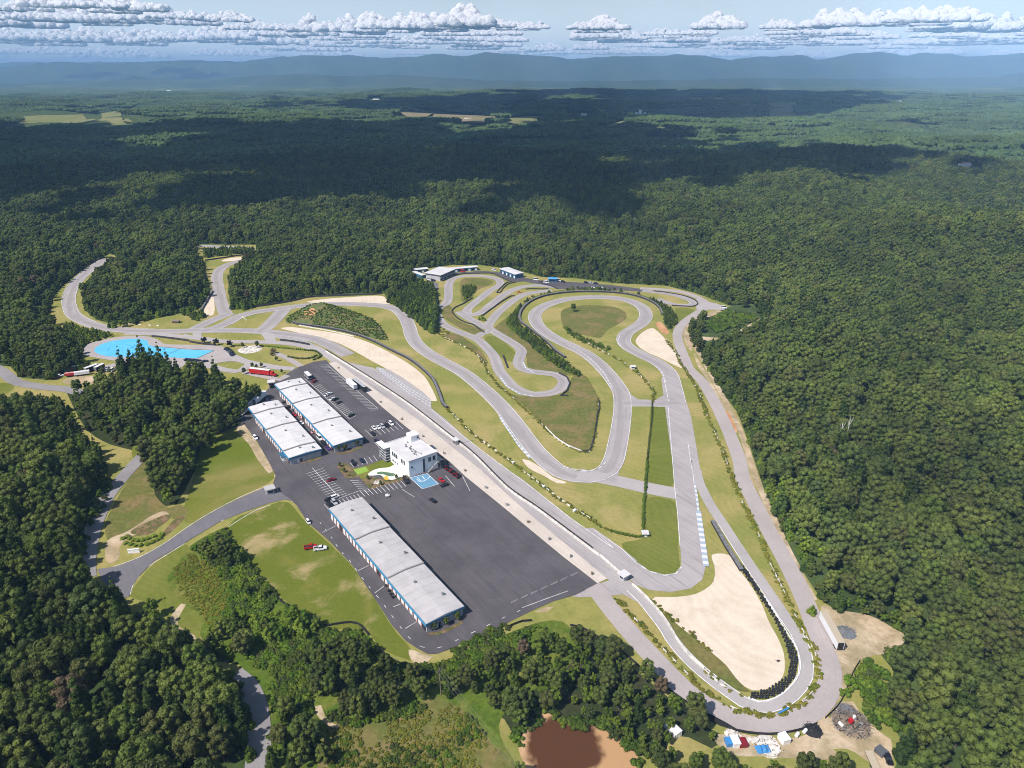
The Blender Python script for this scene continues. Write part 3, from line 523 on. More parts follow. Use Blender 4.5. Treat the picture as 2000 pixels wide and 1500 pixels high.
# ------------------------------------------------------------------ paint on the asphalt
def stalls(spine, n, vec, both=None, inset=False):
    out = []; (x0, y0), (x1, y1) = spine
    for i in range(n):
        t = i / (n - 1); x = x0 + (x1 - x0) * t; y = y0 + (y1 - y0) * t
        a = (x, y) if both is None else (x + both[0], y + both[1]); out.append(G([a, (x + vec[0], y + vec[1])]))
    return out
PL = [G(zJ([(1280, 165), (1990, 780)])), G(zJ([(965, 355), (1590, 922), (1680, 872)])), G(zD([(700, 915), (880, 1115)])), G(zM([(395, 210), (640, 120), (650, 128)]))]
PL += stalls(zJ([(1280, 165), (1990, 795)]), 32, (-16, 0.6)) + stalls(zJ([(1100, 480), (1590, 920)]), 24, (13, -6.5)) + stalls(zD([(715, 938), (868, 1100)]), 13, (16, -5.5), (-16.5, 5))
PL += stalls(zM([(385, 232), (610, 158)]), 6, (9, 10)) + stalls(zM([(640, 120), (1140, 0)]), 11, (11, 11.5)) + stalls(zI([(525, 290), (945, 175)]), 8, (14.5, 13.8)) + stalls(zI([(315, 740), (640, 650)]), 6, (7, 10)) + stalls(zI([(315, 995), (450, 1140)]), 6, (18, 0.8))
PL += stalls(zM([(210, 290), (320, 255)]), 3, (9, 10)) + stalls(zI([(655, 465), (690, 500)]), 2, (7, 7))
ribbon('painted_lines', None, 0.22, M['white_line'], paths=PL)
def dash_pts(path, on, off):
    P = spline(path, 0.5); out = []; s = 0; cur = []
    for i in range(1, len(P)):
        s += math.hypot(P[i][0] - P[i - 1][0], P[i][1] - P[i - 1][1])
        if s % (on + off) < on: cur.append(P[i])
        elif len(cur) > 1: out.append(cur); cur = []
        else: cur = []
    return out
LANE = G(zE([(80, 400), (150, 490), (210, 580), (270, 645), (335, 735), (405, 825), (480, 915), (550, 1010), (630, 1115), (680, 1170), (740, 1212), (830, 1224), (925, 1197), (1000, 1157), (1080, 1120), (1155, 1085), (1230, 1047), (1305, 1013), (1380, 980), (1460, 940)]))
BX = []
for i in range(7):
    t = i / 6; cx, cy = 1350 + (1738 - 1350) * t, 915 + (740 - 915) * t
    BX.append(G(zE([(cx - 24, cy + 15), (cx + 17, cy - 5), (cx + 21, cy - 11), (cx - 20, cy + 7), (cx - 24, cy + 15)])))
ribbon('painted_lines', None, 0.2, M['white_line'], paths=dash_pts(LANE, 2.2, 4.6))
ribbon('painted_lines', None, 0.12, M['faint_line'], paths=BX)
ribbon('painted_lines', None, 0.35, M['faint_line'], paths=[G(zE(p)) for p in ([(190, 425), (100, 470)], [(400, 685), (330, 720)], [(500, 820), (440, 865)], [(610, 935), (560, 955)], [(715, 1050), (640, 1095)], [(1400, 960), (1560, 900), (1700, 850)], [(900, 100), (960, 170)], [(1010, 100), (1060, 200)], [(620, 190), (700, 240)])] + [G(zB([(1310, 1292), (1415, 1265)]))])
# white edge lines and kerbs of the circuit
def offs(path, o): return [(p[0] + n[0] * o, p[1] + n[1] * o) for p, n in zip(path, side(path))]
lp = spline(G(LOOP), 4); left = spline(G(zA([(690, 150), (650, 178), (555, 247), (485, 320), (452, 390), (450, 450), (478, 515), (545, 557), (640, 592), (780, 614), (1000, 625)])), 4)
nl = len(lp)
ex = spline(G(zF([(868, 60), (882, 130), (912, 200), (965, 300), (1040, 412), (1122, 540), (1202, 662), (1290, 792), (1372, 912), (1452, 1032), (1522, 1135), (1568, 1230)]) +
    zG([(1030, 740), (1022, 830), (980, 905), (920, 970), (840, 1025), (740, 1055), (640, 1048), (560, 1015), (470, 952), (370, 880), (270, 800), (180, 718), (100, 632), (40, 552)]) + zH([(1500, 485), (1400, 355), (1330, 268), (1250, 190)])), 4)
ribbon('painted_lines', None, 0.3, M['white_line'], paths=[offs(lp[12:], 5.3), offs(lp[12:], -5.3), offs(left, 5.4), offs(left, -5.4), offs(ex[25:], 2.35), offs(ex[10:], -2.35),
    G(zC([(1350, 985), (1390, 1480)]) + zF([(722, 150), (745, 350), (760, 560)])), G(zC([(1110, 985), (1240, 985), (1350, 982)])), G(zC([(1480, 1230), (1510, 1420)]) + zF([(835, 0), (852, 150)])),
    G(zD([(1475, 535), (1670, 700), (1900, 875)]) + zE([(1400, 130), (1700, 365), (2000, 578)]) + zF([(200, 452), (380, 575), (480, 672)])), G(zO([(0, 392), (450, 385), (880, 388)])), G(zO([(0, 428), (450, 432), (900, 448), (1300, 500), (1560, 570)]))])
ribbon('kerb', None, .75, M['kerb_white'], paths=[G(zF([(480, 668), (560, 723), (660, 749), (735, 737), (770, 693)])), G(zC([(640, 1365), (740, 1392), (830, 1403), (900, 1385), (945, 1345)])), G(zC([(690, 578), (760, 612), (830, 658), (890, 716), (940, 775), (985, 865)])),
    G(zC([(255, 1060), (310, 1140), (370, 1220), (450, 1310)])), G(zC([(1260, 712), (1310, 760), (1335, 830)])), G(zC([(1060, 612), (1022, 565), (1035, 515)]))])
ribbon('kerb', None, 1.1, M['kerb'], paths=[G(zF([(855, 150), (870, 240), (880, 330)])), G(zC([(450, 1320), (380, 1240), (300, 1120), (250, 1040)])), G(zC([(405, 690), (425, 735), (480, 762)])), G(zC([(255, 790), (300, 850), (380, 900), (470, 915)]))])
ribbon('kerb', None, 2.4, M['kerb'], paths=[G(zF([(880, 330), (892, 420), (912, 560), (930, 690)]))])
ribbon('kerb', None, 0.6, M['kerb'], paths=[G(zB(p)) for p in ([(795, 792), (900, 862), (1000, 932), (1140, 1012)], [(795, 800), (900, 876), (1000, 948), (1140, 1030)], [(800, 812), (900, 890), (1000, 966), (1140, 1050)])])
# kerb stones along the access road
for L in (zT([(850, 870), (870, 800), (950, 700), (1060, 630), (1200, 540)]), zT([(1440, 395), (1560, 335), (1700, 275), (1850, 250), (1940, 285), (1985, 340)]), zT([(740, 690), (900, 632), (1060, 545), (1250, 412), (1400, 322), (1560, 238), (1700, 180)]), zT([(1490, 430), (1560, 385), (1680, 315), (1760, 290)]),
          zT([(1790, 95), (1795, 140), (1770, 170)])):
    p = spline(G(L), 3); o = wall('road_kerb', p, 0.3, 0.14, M['block']); o['kind'] = 'structure'

# ------------------------------------------------------------------ vegetation models
def leaf_cloud(lobes, n, size, flat=0.0, core=True, seed=0, up=0.25):
    """leaf-sized faces over the outer skin of overlapping lobes, round a solid heart of foliage"""
    r = np.random.default_rng(seed); L = np.array(lobes, float); w = L[:, 3] ** 2; w /= w.sum()
    m = n * 3; k = r.choice(len(L), m, p=w); d = r.normal(size=(m, 3)); d[:, 2] += up; d /= np.linalg.norm(d, axis=1)[:, None]
    rad = L[k, 3] * (0.86 + 0.20 * r.random(m)); p = L[k, :3] + d * rad[:, None] * np.array([1, 1, 0.9 - flat])
    keep = np.ones(m, bool)
    for q in L: keep &= np.linalg.norm((p - q[:3]) / np.array([1, 1, 0.9 - flat]), axis=1) > q[3] * 0.78
    p, d = p[keep][:n], d[keep][:n]; n = len(p)
    nr = d + r.normal(size=(n, 3)) * 0.30; nr /= np.linalg.norm(nr, axis=1)[:, None]
    t = np.cross(nr, r.normal(size=(n, 3))); t /= np.linalg.norm(t, axis=1)[:, None]; b = np.cross(nr, t)
    s = size * (0.55 + 0.9 * r.random(n))[:, None]; s2 = s * (0.45 + 0.35 * r.random(n))[:, None]
    V = np.stack([p - t * s, p - b * s2, p + t * s + nr * s * 0.15, p + b * s2], 1).reshape(-1, 3)
    Vl = [tuple(v) for v in V]; Fl = [(4 * i, 4 * i + 1, 4 * i + 2, 4 * i + 3) for i in range(n)]
    if core:
        ico = bmesh.new(); bmesh.ops.create_icosphere(ico, subdivisions=1, radius=1)
        cv = np.array([v.co[:] for v in ico.verts]); cf = [[v.index for v in f.verts] for f in ico.faces]; ico.free()
        for q in L:
            o = len(Vl); jit = 1 + r.normal(size=len(cv)) * 0.10
            Vl += [tuple(q[:3] + c * q[3] * 0.84 * j * np.array([1, 1, 0.9 - flat])) for c, j in zip(cv, jit)]
            Fl += [tuple(o + i for i in f) for f in cf]
    return Vl, Fl
def crown_mesh(name, lobes, n, size, mat, **k):
    V, Fl = leaf_cloud(lobes, n, size, **k); me = bpy.data.meshes.new(name); me.from_pydata(V, [], Fl); me.materials.append(mat); me.update(); return me
def round_lobes(seed, Rr, z0, z1, n):
    r = random.Random(seed); out = [(0, 0, (z0 + z1) / 2, Rr * 0.62)]; zc = (z0 + z1) / 2; hz = (z1 - z0) / 2
    for i in range(n):
        a = i * 2.399 + r.uniform(-.4, .4); u = -0.75 + 1.7 * (i + 0.5) / n; u = min(u, 0.97)
        q = math.sqrt(max(0.0, 1 - u * u)); rr = Rr * r.uniform(0.22, 0.40)
        out.append((math.cos(a) * q * (Rr - rr * .75) * r.uniform(.85, 1.15), math.sin(a) * q * (Rr - rr * .75) * r.uniform(.85, 1.15), zc + u * (hz - rr * .7), rr))
    return out
def cone_lobes(seed, Rr, z0, z1):
    r = random.Random(seed); out = []; n = 9
    for i in range(n):
        t = i / (n - 1); z = z0 + (z1 - z0) * t; rad = Rr * (1 - t) ** 0.8 + 0.35; k = max(1, int(5 * (1 - t) + 1))
        for j in range(k):
            a = 2 * math.pi * j / k + r.uniform(0, 2); q = rad * (0.55 if k > 1 else 0)
            out.append((math.cos(a) * q, math.sin(a) * q, z + r.uniform(-.3, .3), rad * (0.52 if k > 1 else .8)))
    return out
GREENS = [(0.105, 0.135, 0.035), (0.127, 0.168, 0.038), (0.092, 0.130, 0.038), (0.163, 0.200, 0.042), (0.118, 0.171, 0.033), (0.183, 0.217, 0.048), (0.084, 0.117, 0.029), (0.138, 0.148, 0.044), (0.132, 0.181, 0.038)]
M['leaf'] = leaf('broadleaf_foliage', GREENS)
M['pine'] = leaf('pine_foliage', [(0.045, 0.080, 0.018), (0.070, 0.105, 0.022), (0.082, 0.128, 0.025)], sc=0.7)
M['young'] = leaf('young_foliage', [(0.098, 0.154, 0.020), (0.138, 0.202, 0.025), (0.183, 0.246, 0.031)], sc=0.8)
M['shrub'] = leaf('shrub_foliage', [(.10, .115, .035), (.075, .115, .024), (0.085, 0.154, 0.016), (0.127, 0.208, 0.020), (0.174, 0.238, 0.026), (0.102, 0.140, 0.022)], sc=1.2)
M['weed'] = leaf('weed_foliage', [(0.174, 0.202, 0.025), (0.266, 0.238, 0.039), (0.122, 0.175, 0.022)], sc=1.5)
M['deadleaf'] = leaf('dry_foliage', [(0.17, 0.125, 0.07), (0.21, 0.16, 0.095)], sc=0.8)
KINDS = []           # name, label word, crown mesh, trunk mesh
def trunk_mesh(h, r, seed, limbs=4):
    mb = MB(); rr = random.Random(seed); mb.cyl((0, 0, -0.3), (0.15, 0.1, h), r, r * 0.4, 7)
    for i in range(limbs):
        a = i * 2.2 + rr.uniform(-.3, .3); z = h * rr.uniform(0.45, 0.85); l = h * rr.uniform(.22, .34)
        mb.cyl((0.1, 0.05, z), (math.cos(a) * l, math.sin(a) * l, z + l * 0.8), r * .4, r * .14, 5)
    return mb.mesh('trunk', M['bark'])
for i, (Rr, z0, z1, nl_, nq) in enumerate([(4.7, 3.0, 15.5, 17, 1700), (4.2, 3.2, 17.0, 16, 1600), (5.2, 2.8, 14.2, 20, 1900), (3.6, 2.6, 13.4, 14, 1300), (4.4, 3.0, 15.0, 15, 1600)]):
    KINDS.append(('broadleaf_tree', 'broadleaf', crown_mesh('crown', round_lobes(10 + i, Rr, z0, z1, nl_ + 6), int(nq * 1.7), 0.38, M['leaf'], seed=i), trunk_mesh(z1 * .7, .24, i)))
for i, (Rr, z0, z1) in enumerate([(3.4, 3.0, 18.5), (2.9, 2.4, 15.5)]):
    KINDS.append(('pine_tree', 'pine', crown_mesh('crown', cone_lobes(30 + i, Rr, z0, z1), 2300, 0.38, M['pine'], seed=40 + i), trunk_mesh(z1 * .9, .22, 9 + i, 0)))
KINDS.append(('slender_tree', 'slender young', crown_mesh('crown', round_lobes(77, 2.6, 1.6, 10.5, 12), 1000, 0.45, M['young'], seed=70), trunk_mesh(8, .14, 5)))

# ------------------------------------------------------------------ where the trees stand
def jitter_grid(x0, x1, y0, y1, d, j=0.36):
    X, Y = np.meshgrid(np.arange(x0, x1, d), np.arange(y0, y1, d)); X = X + (np.arange(X.shape[0])[:, None] % 2) * d / 2
    return (X + rng.uniform(-j, j, X.shape) * d).ravel(), (Y + rng.uniform(-j, j, Y.shape) * d).ravel()
FOREST_R = 1750
X, Y = jitter_grid(-1500, 1500, 30, FOREST_R, 6.7, .42)
keep = (rng.random(len(X)) > .05) & (np.hypot(X, Y) < FOREST_R) & (np.abs(X) < Y * 0.95 + 120) & (Y > 60)
X, Y = X[keep], Y[keep]
FIELDS = []
ok = ~inside(CMAIN, X, Y)
for w in WOODS: ok |= inside(w, X, Y)
ok |= inside(TIP, X, Y) | False
for pts, wd in (([(285, 884), (262, 908), (235, 938), (210, 970), (193, 1005), (180, 1040), (172, 1075), (168, 1110), (170, 1130)], 5), ([(455, 1318), (478, 1336), (496, 1368), (505, 1410), (506, 1455), (500, 1520)], 4.6), ([(-20, 712), (24, 742), (90, 757), (125, 760)], 7)):
    P = np.array(spline(G(pts), 4)); 
    for a in P: ok &= np.hypot(X - a[0], Y - a[1]) > wd
YB = G([(120, 622), (150, 634), (192, 646), (236, 655), (234, 672), (200, 682), (165, 692), (140, 690), (135, 660)]); ok &= ~inside(ISLE_R, X, Y) & ~inside(TIP, X, Y) & ~inside(YB, X, Y)
HOUSE = ground(1884, 326); ok &= (np.hypot(X - HOUSE[0], Y - HOUSE[1]) > 30) & (np.hypot(X - HOUSE[0] * .975, Y - HOUSE[1] * .975) > 34)
SCRUB = G([(1470, 870), (1500, 860), (1520, 1000), (1580, 1120), (1640, 1190), (1600, 1190)])
CLEARING = G(zP([(1050, 600), (1180, 560), (1280, 700), (1290, 900), (1280, 1060), (1150, 1180), (960, 1150), (960, 1000), (1020, 900), (1040, 760)])); ok &= ~inside(CLEARING, X, Y)
X, Y = X[ok], Y[ok]
YOUNG = [F_BR, F_BR2, F_BRL, STAND_A, STAND_B, STAND_C, STAND_D]
def any_in(polys, x, y): return np.any([inside(p, x, y) for p in polys], 0)
fx, fy = jitter_grid(-200, 160, 100, 330, 4.4); fk = any_in(YOUNG, fx, fy)
ko = ~any_in(YOUNG, X, Y); X = np.concatenate([X[ko], fx[fk]]); Y = np.concatenate([Y[ko], fy[fk]]); Z = heights(X, Y)
D = np.sqrt(X ** 2 + Y ** 2 + (CAM_H - Z) ** 2)
px, py, dep = proj(X, Y, Z + 9)
inview = (dep > 5) & (px > -30) & (px < 2030) & (py > -10) & (py < 1530)
order = np.argsort(np.where(inview, D, 1e9)); chosen = set(order[:298].tolist())
patchn = np.array([noise.noise(Vector((x / 90, y / 90, 1.7))) for x, y in zip(X, Y)])
kind = np.where(rng.random(len(X)) < 0.16 + 0.30 * np.clip(patchn, -.5, 1), rng.integers(5, 7, len(X)), rng.integers(0, 5, len(X)))
inW3 = inside(W3, X, Y); kind = np.where(inW3 & (rng.random(len(X)) < 0.25), 7, kind)
nearb = poly_dist(CMAIN, X, Y) < 10; kind = np.where(nearb & (rng.random(len(X)) < 0.3), 7, kind)
inF = any_in(YOUNG, X, Y)
edge = poly_dist(CMAIN, X, Y); scl = np.clip(rng.normal(0.93, 0.18, len(X)), .5, 1.4) * np.where(Y > 330, 0.62 + 0.38 * sstep(4, 26, edge), 0.85 + 0.15 * sstep(2, 16, edge)) * np.where(inF, 0.62, 1.0) * np.where(inW3, 0.92, 1.0); rot = rng.uniform(0, 6.28, len(X))

def region(px, py):
    if px < 520 and py > 1120: return 'in the bottom left wood below the access road', 'trees of the bottom left wood'
    if px < 330: return 'in the wood left of the country road', 'trees left of the country road'
    if px < 900 and py > 1150: return 'in the thicket below the long garage', 'trees below the long garage'
    if px < 560: return 'in the wood above the entrance drive', 'trees above the entrance drive'
    if px < 1290 or (px < 1500 and py < 1440): return 'in the wood around the muddy pond', 'trees round the muddy pond'
    if px < 1720 and py > 1440: return 'along the bottom edge below the scrap heaps', 'trees below the scrap heaps'
    return 'in the forest right of the trailer clearing', 'trees right of the dirt clearing'
def place_tree(k, x, y, z, r, s, label, group, nk=None):
    nm, _, cm, tm = KINDS[k]; t = empty(nk or nm, (x, y, z), r); t.scale = (s, s, s); tag(t, label, 'tree', group)
    c = link(bpy.data.objects.new('crown', cm), t); link(bpy.data.objects.new('trunk', tm), t); return c
CROWN = {}
KINDS.append(('broadleaf_tree', 'brownish', crown_mesh('crown', round_lobes(88, 3.8, 3.0, 13.5, 18), 2000, .36, M['deadleaf'], seed=88), trunk_mesh(10, .2, 8)))
kind = np.where(any_in(YOUNG[:3], X, Y) & (rng.random(len(kind)) < .6), 7, kind); kind[rng.random(len(kind)) < .004] = 8
for i in sorted(chosen):
    where, grp = region(px[i], py[i]); k = int(kind[i])
    adj = {'broadleaf': 'rounded green broadleaf tree', 'pine': 'dark conical pine tree', 'slender young': 'slender light green young tree', 'brownish': 'dry brownish broadleaf tree'}[KINDS[k][1]]
    c = place_tree(k, X[i], Y[i], Z[i] - 0.1, rot[i], scl[i], f'{adj} {where}', f'{KINDS[k][1]} {grp}'); CROWN.setdefault(k, c)
TIPC = ((2, 790, 600, 'lone'),)
for k in range(9):
    if k not in CROWN: CROWN[k] = place_tree(k, *g(255, 742), 0, 0, 1, 'tree standing beside the parked trailers near the blue skid pad', 'trees by the trailers')

def scatter(name, P, sources, label=None):
    """P rows: x, y, z, rot, scale, kind - one object whose points carry copies of the source crowns"""
    P = np.asarray(P, float); me = bpy.data.meshes.new(name); me.from_pydata([tuple(p[:3]) for p in P], [], [])
    for nm, col, tp in (('rot', 3, 'FLOAT'), ('scl', 4, 'FLOAT'), ('idx', 5, 'INT')):
        a = me.attributes.new(nm, tp, 'POINT'); a.data.foreach_set('value', P[:, col].astype(np.int32 if tp == 'INT' else np.float32))
    o = link(bpy.data.objects.new(name, me)); o['kind'] = 'stuff'
    if label: o['label'] = label
    ng = bpy.data.node_groups.new(name, 'GeometryNodeTree'); ng.interface.new_socket('Geometry', in_out='INPUT', socket_type='NodeSocketGeometry')
    ng.interface.new_socket('Geometry', in_out='OUTPUT', socket_type='NodeSocketGeometry')
    nd = ng.nodes; gi = nd.new('NodeGroupInput'); go = nd.new('NodeGroupOutput'); ip = nd.new('GeometryNodeInstanceOnPoints'); jn = nd.new('GeometryNodeJoinGeometry')
    for s in reversed(sources):
        oi = nd.new('GeometryNodeObjectInfo'); oi.inputs['Object'].default_value = s; oi.inputs['As Instance'].default_value = True; oi.transform_space = 'ORIGINAL'
        ng.links.new(oi.outputs['Geometry'], jn.inputs[0])
    def att(nm, tp):
        a = nd.new('GeometryNodeInputNamedAttribute'); a.data_type = tp; a.inputs[0].default_value = nm; return [q for q in a.outputs if q.enabled and q.name == 'Attribute'][0]
    ng.links.new(gi.outputs[0], ip.inputs['Points']); ng.links.new(jn.outputs[0], ip.inputs['Instance']); ip.inputs['Pick Instance'].default_value = True
    ng.links.new(att('idx', 'INT'), ip.inputs['Instance Index'])
    cx = nd.new('ShaderNodeCombineXYZ'); ng.links.new(att('rot', 'FLOAT'), cx.inputs[2]); er = nd.new('FunctionNodeEulerToRotation'); ng.links.new(cx.outputs[0], er.inputs[0])
    ng.links.new(er.outputs[0], ip.inputs['Rotation']); ng.links.new(att('scl', 'FLOAT'), ip.inputs['Scale']); ng.links.new(ip.outputs[0], go.inputs[0])
    md = o.modifiers.new('scatter', 'NODES'); md.node_group = ng; return o
rest = np.array([i for i in range(len(X)) if i not in chosen])
scatter('forest', np.stack([X[rest], Y[rest], Z[rest] - 0.2, rot[rest], scl[rest], kind[rest]], 1), [CROWN[k] for k in range(9)], 'dense summer forest covering the hills around the race track')
# the woods beyond: groves of low crowns
def grove(seed):
    r = np.random.default_rng(seed); V = []; Fl = []; ico = bmesh.new(); bmesh.ops.create_icosphere(ico, subdivisions=2, radius=1)
    cv = np.array([v.co[:] for v in ico.verts]); cf = [[v.index for v in f.verts] for f in ico.faces if sum(v.co.z for v in f.verts) > -1.2]; ico.free()
    gx, gy = np.meshgrid(np.arange(-36, 37, 8.0), np.arange(-36, 37, 8.0))
    for x, y in zip(gx.ravel(), gy.ravel()):
        x += r.uniform(-3, 3); y += r.uniform(-3, 3); R_ = r.uniform(4.0, 6.2); h = r.uniform(8, 13.5); o = len(V)
        jit = 1 + r.normal(size=len(cv)) * 0.17
        V += [(x + c[0] * R_ * j, y + c[1] * R_ * j, h + c[2] * R_ * 0.95 * j) for c, j in zip(cv, jit)]; Fl += [tuple(o + i for i in f) for f in cf]
    me = bpy.data.meshes.new('grove'); me.from_pydata(V, [], Fl); me.materials.append(M['grove']); me.update(); return me
M['grove'] = leaf('distant_foliage', [(0.055, 0.090, 0.029), (0.072, 0.109, 0.035), (0.064, 0.109, 0.035)], var=0.55, sc=0.11, wide=0.004, transl=0.1)
def zpoly(L): return [ground(*p)[:2] for p in L]
zW = zf(0, 0, 2); zX = zf(1000, 0, 2)
FARM = [zpoly(zW(p)) for p in ([(70, 492), (130, 478), (200, 466), (300, 462), (390, 470), (400, 445), (440, 438), (470, 440), (480, 468), (535, 484), (500, 492), (440, 502), (300, 498), (230, 484)], [(465, 432), (500, 425), (540, 428), (520, 438)], [(820, 442), (850, 433), (885, 436), (860, 448)], [(1365, 448), (1420, 436), (1475, 446), (1440, 455)],
    [(1525, 456), (1580, 446), (1680, 446), (1720, 456), (1640, 464), (1560, 466)], [(1690, 466), (1800, 452), (1900, 452), (1935, 470), (1860, 484), (1760, 472)])] + [zpoly(zX(p)) for p in ([(0, 455), (60, 450), (120, 458), (110, 484), (0, 492)], [(360, 498), (410, 488), (450, 490), (445, 508), (390, 510)], [(515, 486), (570, 498), (600, 505), (550, 510)], [(455, 326), (560, 322), (665, 318), (650, 326), (500, 332)], [(1380, 390), (1440, 384), (1500, 398), (1430, 402)], [(1000, 440), (1090, 436), (1110, 446), (1030, 450)])]
X2, Y2 = jitter_grid(-5600, 5600, 1000, 7200, 66, 0.2)
r2 = np.hypot(X2, Y2); k2 = (r2 > FOREST_R - 20) & (r2 < 7200) & (np.abs(X2) < Y2 * 0.95)
for f in FARM: k2 &= ~(inside(f, X2, Y2) | (poly_dist(f, X2, Y2) < 34) | inside(f, X2 * 1.025, Y2 * 1.025) | inside(f, X2 * 1.05, Y2 * 1.05))
open_ = np.array([noise.noise(Vector((x / 700, y / 900, 5.5))) for x, y in zip(X2, Y2)]); k2 &= ~((open_ > 0.26) & (r2 > 3000) & (X2 < 1500))
for a_, b_ in ((290, 214), (358, 215), (330, 178), (557, 190), (735, 196), (742, 199), (776, 185), (818, 183), (850, 181), (970, 190), (828, 229), (915, 234), (1140, 225), (1250, 227), (1280, 163), (1038, 166), (1078, 179), (1760, 199)):
    hx, hy, _ = ground(a_, b_)
    for k_ in (1.0, .985, .97, .955): k2 &= np.hypot(X2 - hx * k_, Y2 - hy * k_) > 62
X2, Y2 = X2[k2], Y2[k2]; Z2 = heights(X2, Y2)
GROVES = []
for i in range(3): GROVES.append(bpy.data.objects.new('grove', grove(i)))
scatter('distant_forest', np.stack([X2, Y2, Z2 - 1, rng.integers(0, 4, len(X2)) * math.pi / 2 + rng.uniform(-.2, .2, len(X2)), rng.uniform(.92, 1.12, len(X2)), rng.integers(0, 3, len(X2))], 1), GROVES, 'continuous distant forest reaching to the foot of the mountains')
# fields beyond the forest
M['pasture'] = soil('far_pasture', [(0.155, 0.175, 0.06), (0.20, 0.19, 0.09)], [0.01], fine=0.15, fscale=0.05)
M['ploughed'] = soil('far_bare_field', [(0.24, 0.19, 0.13), (0.18, 0.16, 0.08)], [0.008], fine=0.15, fscale=0.05)
for i, f in enumerate(FARM):
    q = spline(f, 60, True); hz = heights([p[0] for p in q], [p[1] for p in q])
    V = [(p[0], p[1], h + 3) for p, h in zip(q, hz)]; me = bpy.data.meshes.new('field')
    me.from_pydata(V, [], [tuple(t) for t in tessellate_polygon([[Vector((a, b, 0)) for a, b, _ in V]])]); me.materials.append(M['ploughed' if i in (4, 5, 9) else 'pasture'])
    link(bpy.data.objects.new('field', me))['kind'] = 'structure'

# ------------------------------------------------------------------ undergrowth, shrubs and saplings
def src(name, me): return bpy.data.objects.new(name, me)
def low_lobes(seed, Rr, h, n):
    r = random.Random(seed); return [(r.uniform(-1, 1) * Rr * .7, r.uniform(-1, 1) * Rr * .7, h * r.uniform(.25, .6), Rr * r.uniform(.3, .5)) for _ in range(n)]
SHR = [src('shrub', crown_mesh('shrub', low_lobes(i, 1.6, 1.5, 7), 260, 0.24, M['shrub'], seed=i, flat=.1)) for i in range(3)]
WEE = [src('weeds', crown_mesh('weeds', low_lobes(9 + i, 1.1, .7, 6), 160, 0.18, M['weed'], seed=i, flat=.3)) for i in range(2)]
SAP = [src('sapling', crown_mesh('sapling', cone_lobes(50 + i, 1.7, .4, 4.6), 520, 0.26, M['young'], seed=50 + i)) for i in range(2)] + [src('sapling', crown_mesh('sapling', round_lobes(61, 1.5, .6, 4.2, 8), 420, 0.27, M['shrub'], seed=61)), src('sapling', crown_mesh('sapling', cone_lobes(62, 1.7, .4, 4.8), 520, 0.26, M['pine'], seed=62)), src('sapling', crown_mesh('sapling', round_lobes(63, 1.6, .5, 4.4, 9), 480, 0.27, M['leaf'], seed=63))]
def fill(polys, d, s0, s1, ns, raw=False, avoid=(), ground_fn=None, thin=None):
    out = []
    for p in polys:
        q = np.array(p if raw else G(p)); x, y = jitter_grid(q[:, 0].min(), q[:, 0].max(), q[:, 1].min(), q[:, 1].max(), d, .45); k = inside(q, x, y)
        for a in avoid: k &= ~inside(a, x, y)
        x, y = x[k], y[k]
        if thin is not None:
            nn = np.array([noise.noise(Vector((a / 14, b / 14, 2.2))) for a, b in zip(x, y)]); k = nn > thin; x, y = x[k], y[k]
        z = np.zeros(len(x)) if ground_fn is None else ground_fn(x, y)
        out.append(np.stack([x, y, z, rng.uniform(0, 6.28, len(x)), rng.uniform(s0, s1, len(x)), rng.integers(0, ns, len(x))], 1))
    return np.concatenate(out)
def along(path, d, w, s0, s1, ns, p=1.0):
    out = []; P = spline(G(path), d)
    for a in P:
        if random.random() < p: out.append((a[0] + random.uniform(-w, w), a[1] + random.uniform(-w, w), 0, random.uniform(0, 6.28), random.uniform(s0, s1), random.randrange(ns)))
    return np.array(out)
ROADP = np.array(spline(G([(450, 1300), (482, 1328), (500, 1365), (507, 1410), (507, 1455), (500, 1520)]), 3))
KUDZU = [(378, 1070), (440, 1032), (452, 1052), (482, 1098), (522, 1148), (582, 1198), (640, 1232), (700, 1234), (728, 1254), (758, 1296), (812, 1302), (870, 1294), (960, 1256), (1060, 1218), (1010, 1270), (900, 1330), (870, 1375), (780, 1400), (690, 1420), (620, 1400), (560, 1340), (520, 1310), (470, 1285), (420, 1235), (440, 1190), (452, 1150), (425, 1110), (395, 1090)]
A1 = fill([KUDZU, [(500, 1342), (560, 1336), (622, 1402), (642, 1426), (600, 1445), (545, 1395)]], 1.55, .5, 1.25, 3, avoid=[STAND_C, STAND_B], thin=-0.42)
WEEDY = fill([[(640, 1425), (700, 1402), (790, 1385), (850, 1360), (890, 1380), (930, 1410), (965, 1460), (1000, 1540), (620, 1560)], [(338, 1115), (372, 1080), (425, 1118), (452, 1160), (440, 1195), (405, 1240), (395, 1200), (360, 1168)]], 1.4, .4, 1.0, 2, thin=-.35)
A2 = fill([[(640, 1425), (700, 1402), (790, 1385), (860, 1372), (930, 1410), (965, 1460), (1000, 1540), (620, 1560)]], 2.2, .4, .9, 3, thin=0.02)
A3 = fill([[(1378, 630), (1422, 606), (1470, 616), (1476, 626), (1440, 638), (1400, 650)], [(1650, 1340), (1700, 1300), (1742, 1320), (1735, 1350), (1700, 1372)]], 3.2, 1.0, 1.9, 3)
A4 = fill(zC([]) and [] or [zP([(900, 720), (960, 690), (1000, 760), (1010, 880), (940, 1000), (900, 1150), (760, 1160), (700, 1100), (760, 950), (830, 800)]), zP([(850, 1180), (960, 1200), (1200, 1200), (1350, 1250), (1400, 1400), (1300, 1560), (1100, 1560), (1000, 1440), (900, 1300)])], 3.2, 1.0, 2.0, 3)
A5 = fill([zH([(-40, 620), (60, 560), (150, 520), (260, 470), (360, 440), (330, 520), (200, 620), (100, 760), (-40, 900)])], 2.0, .7, 1.3, 3)
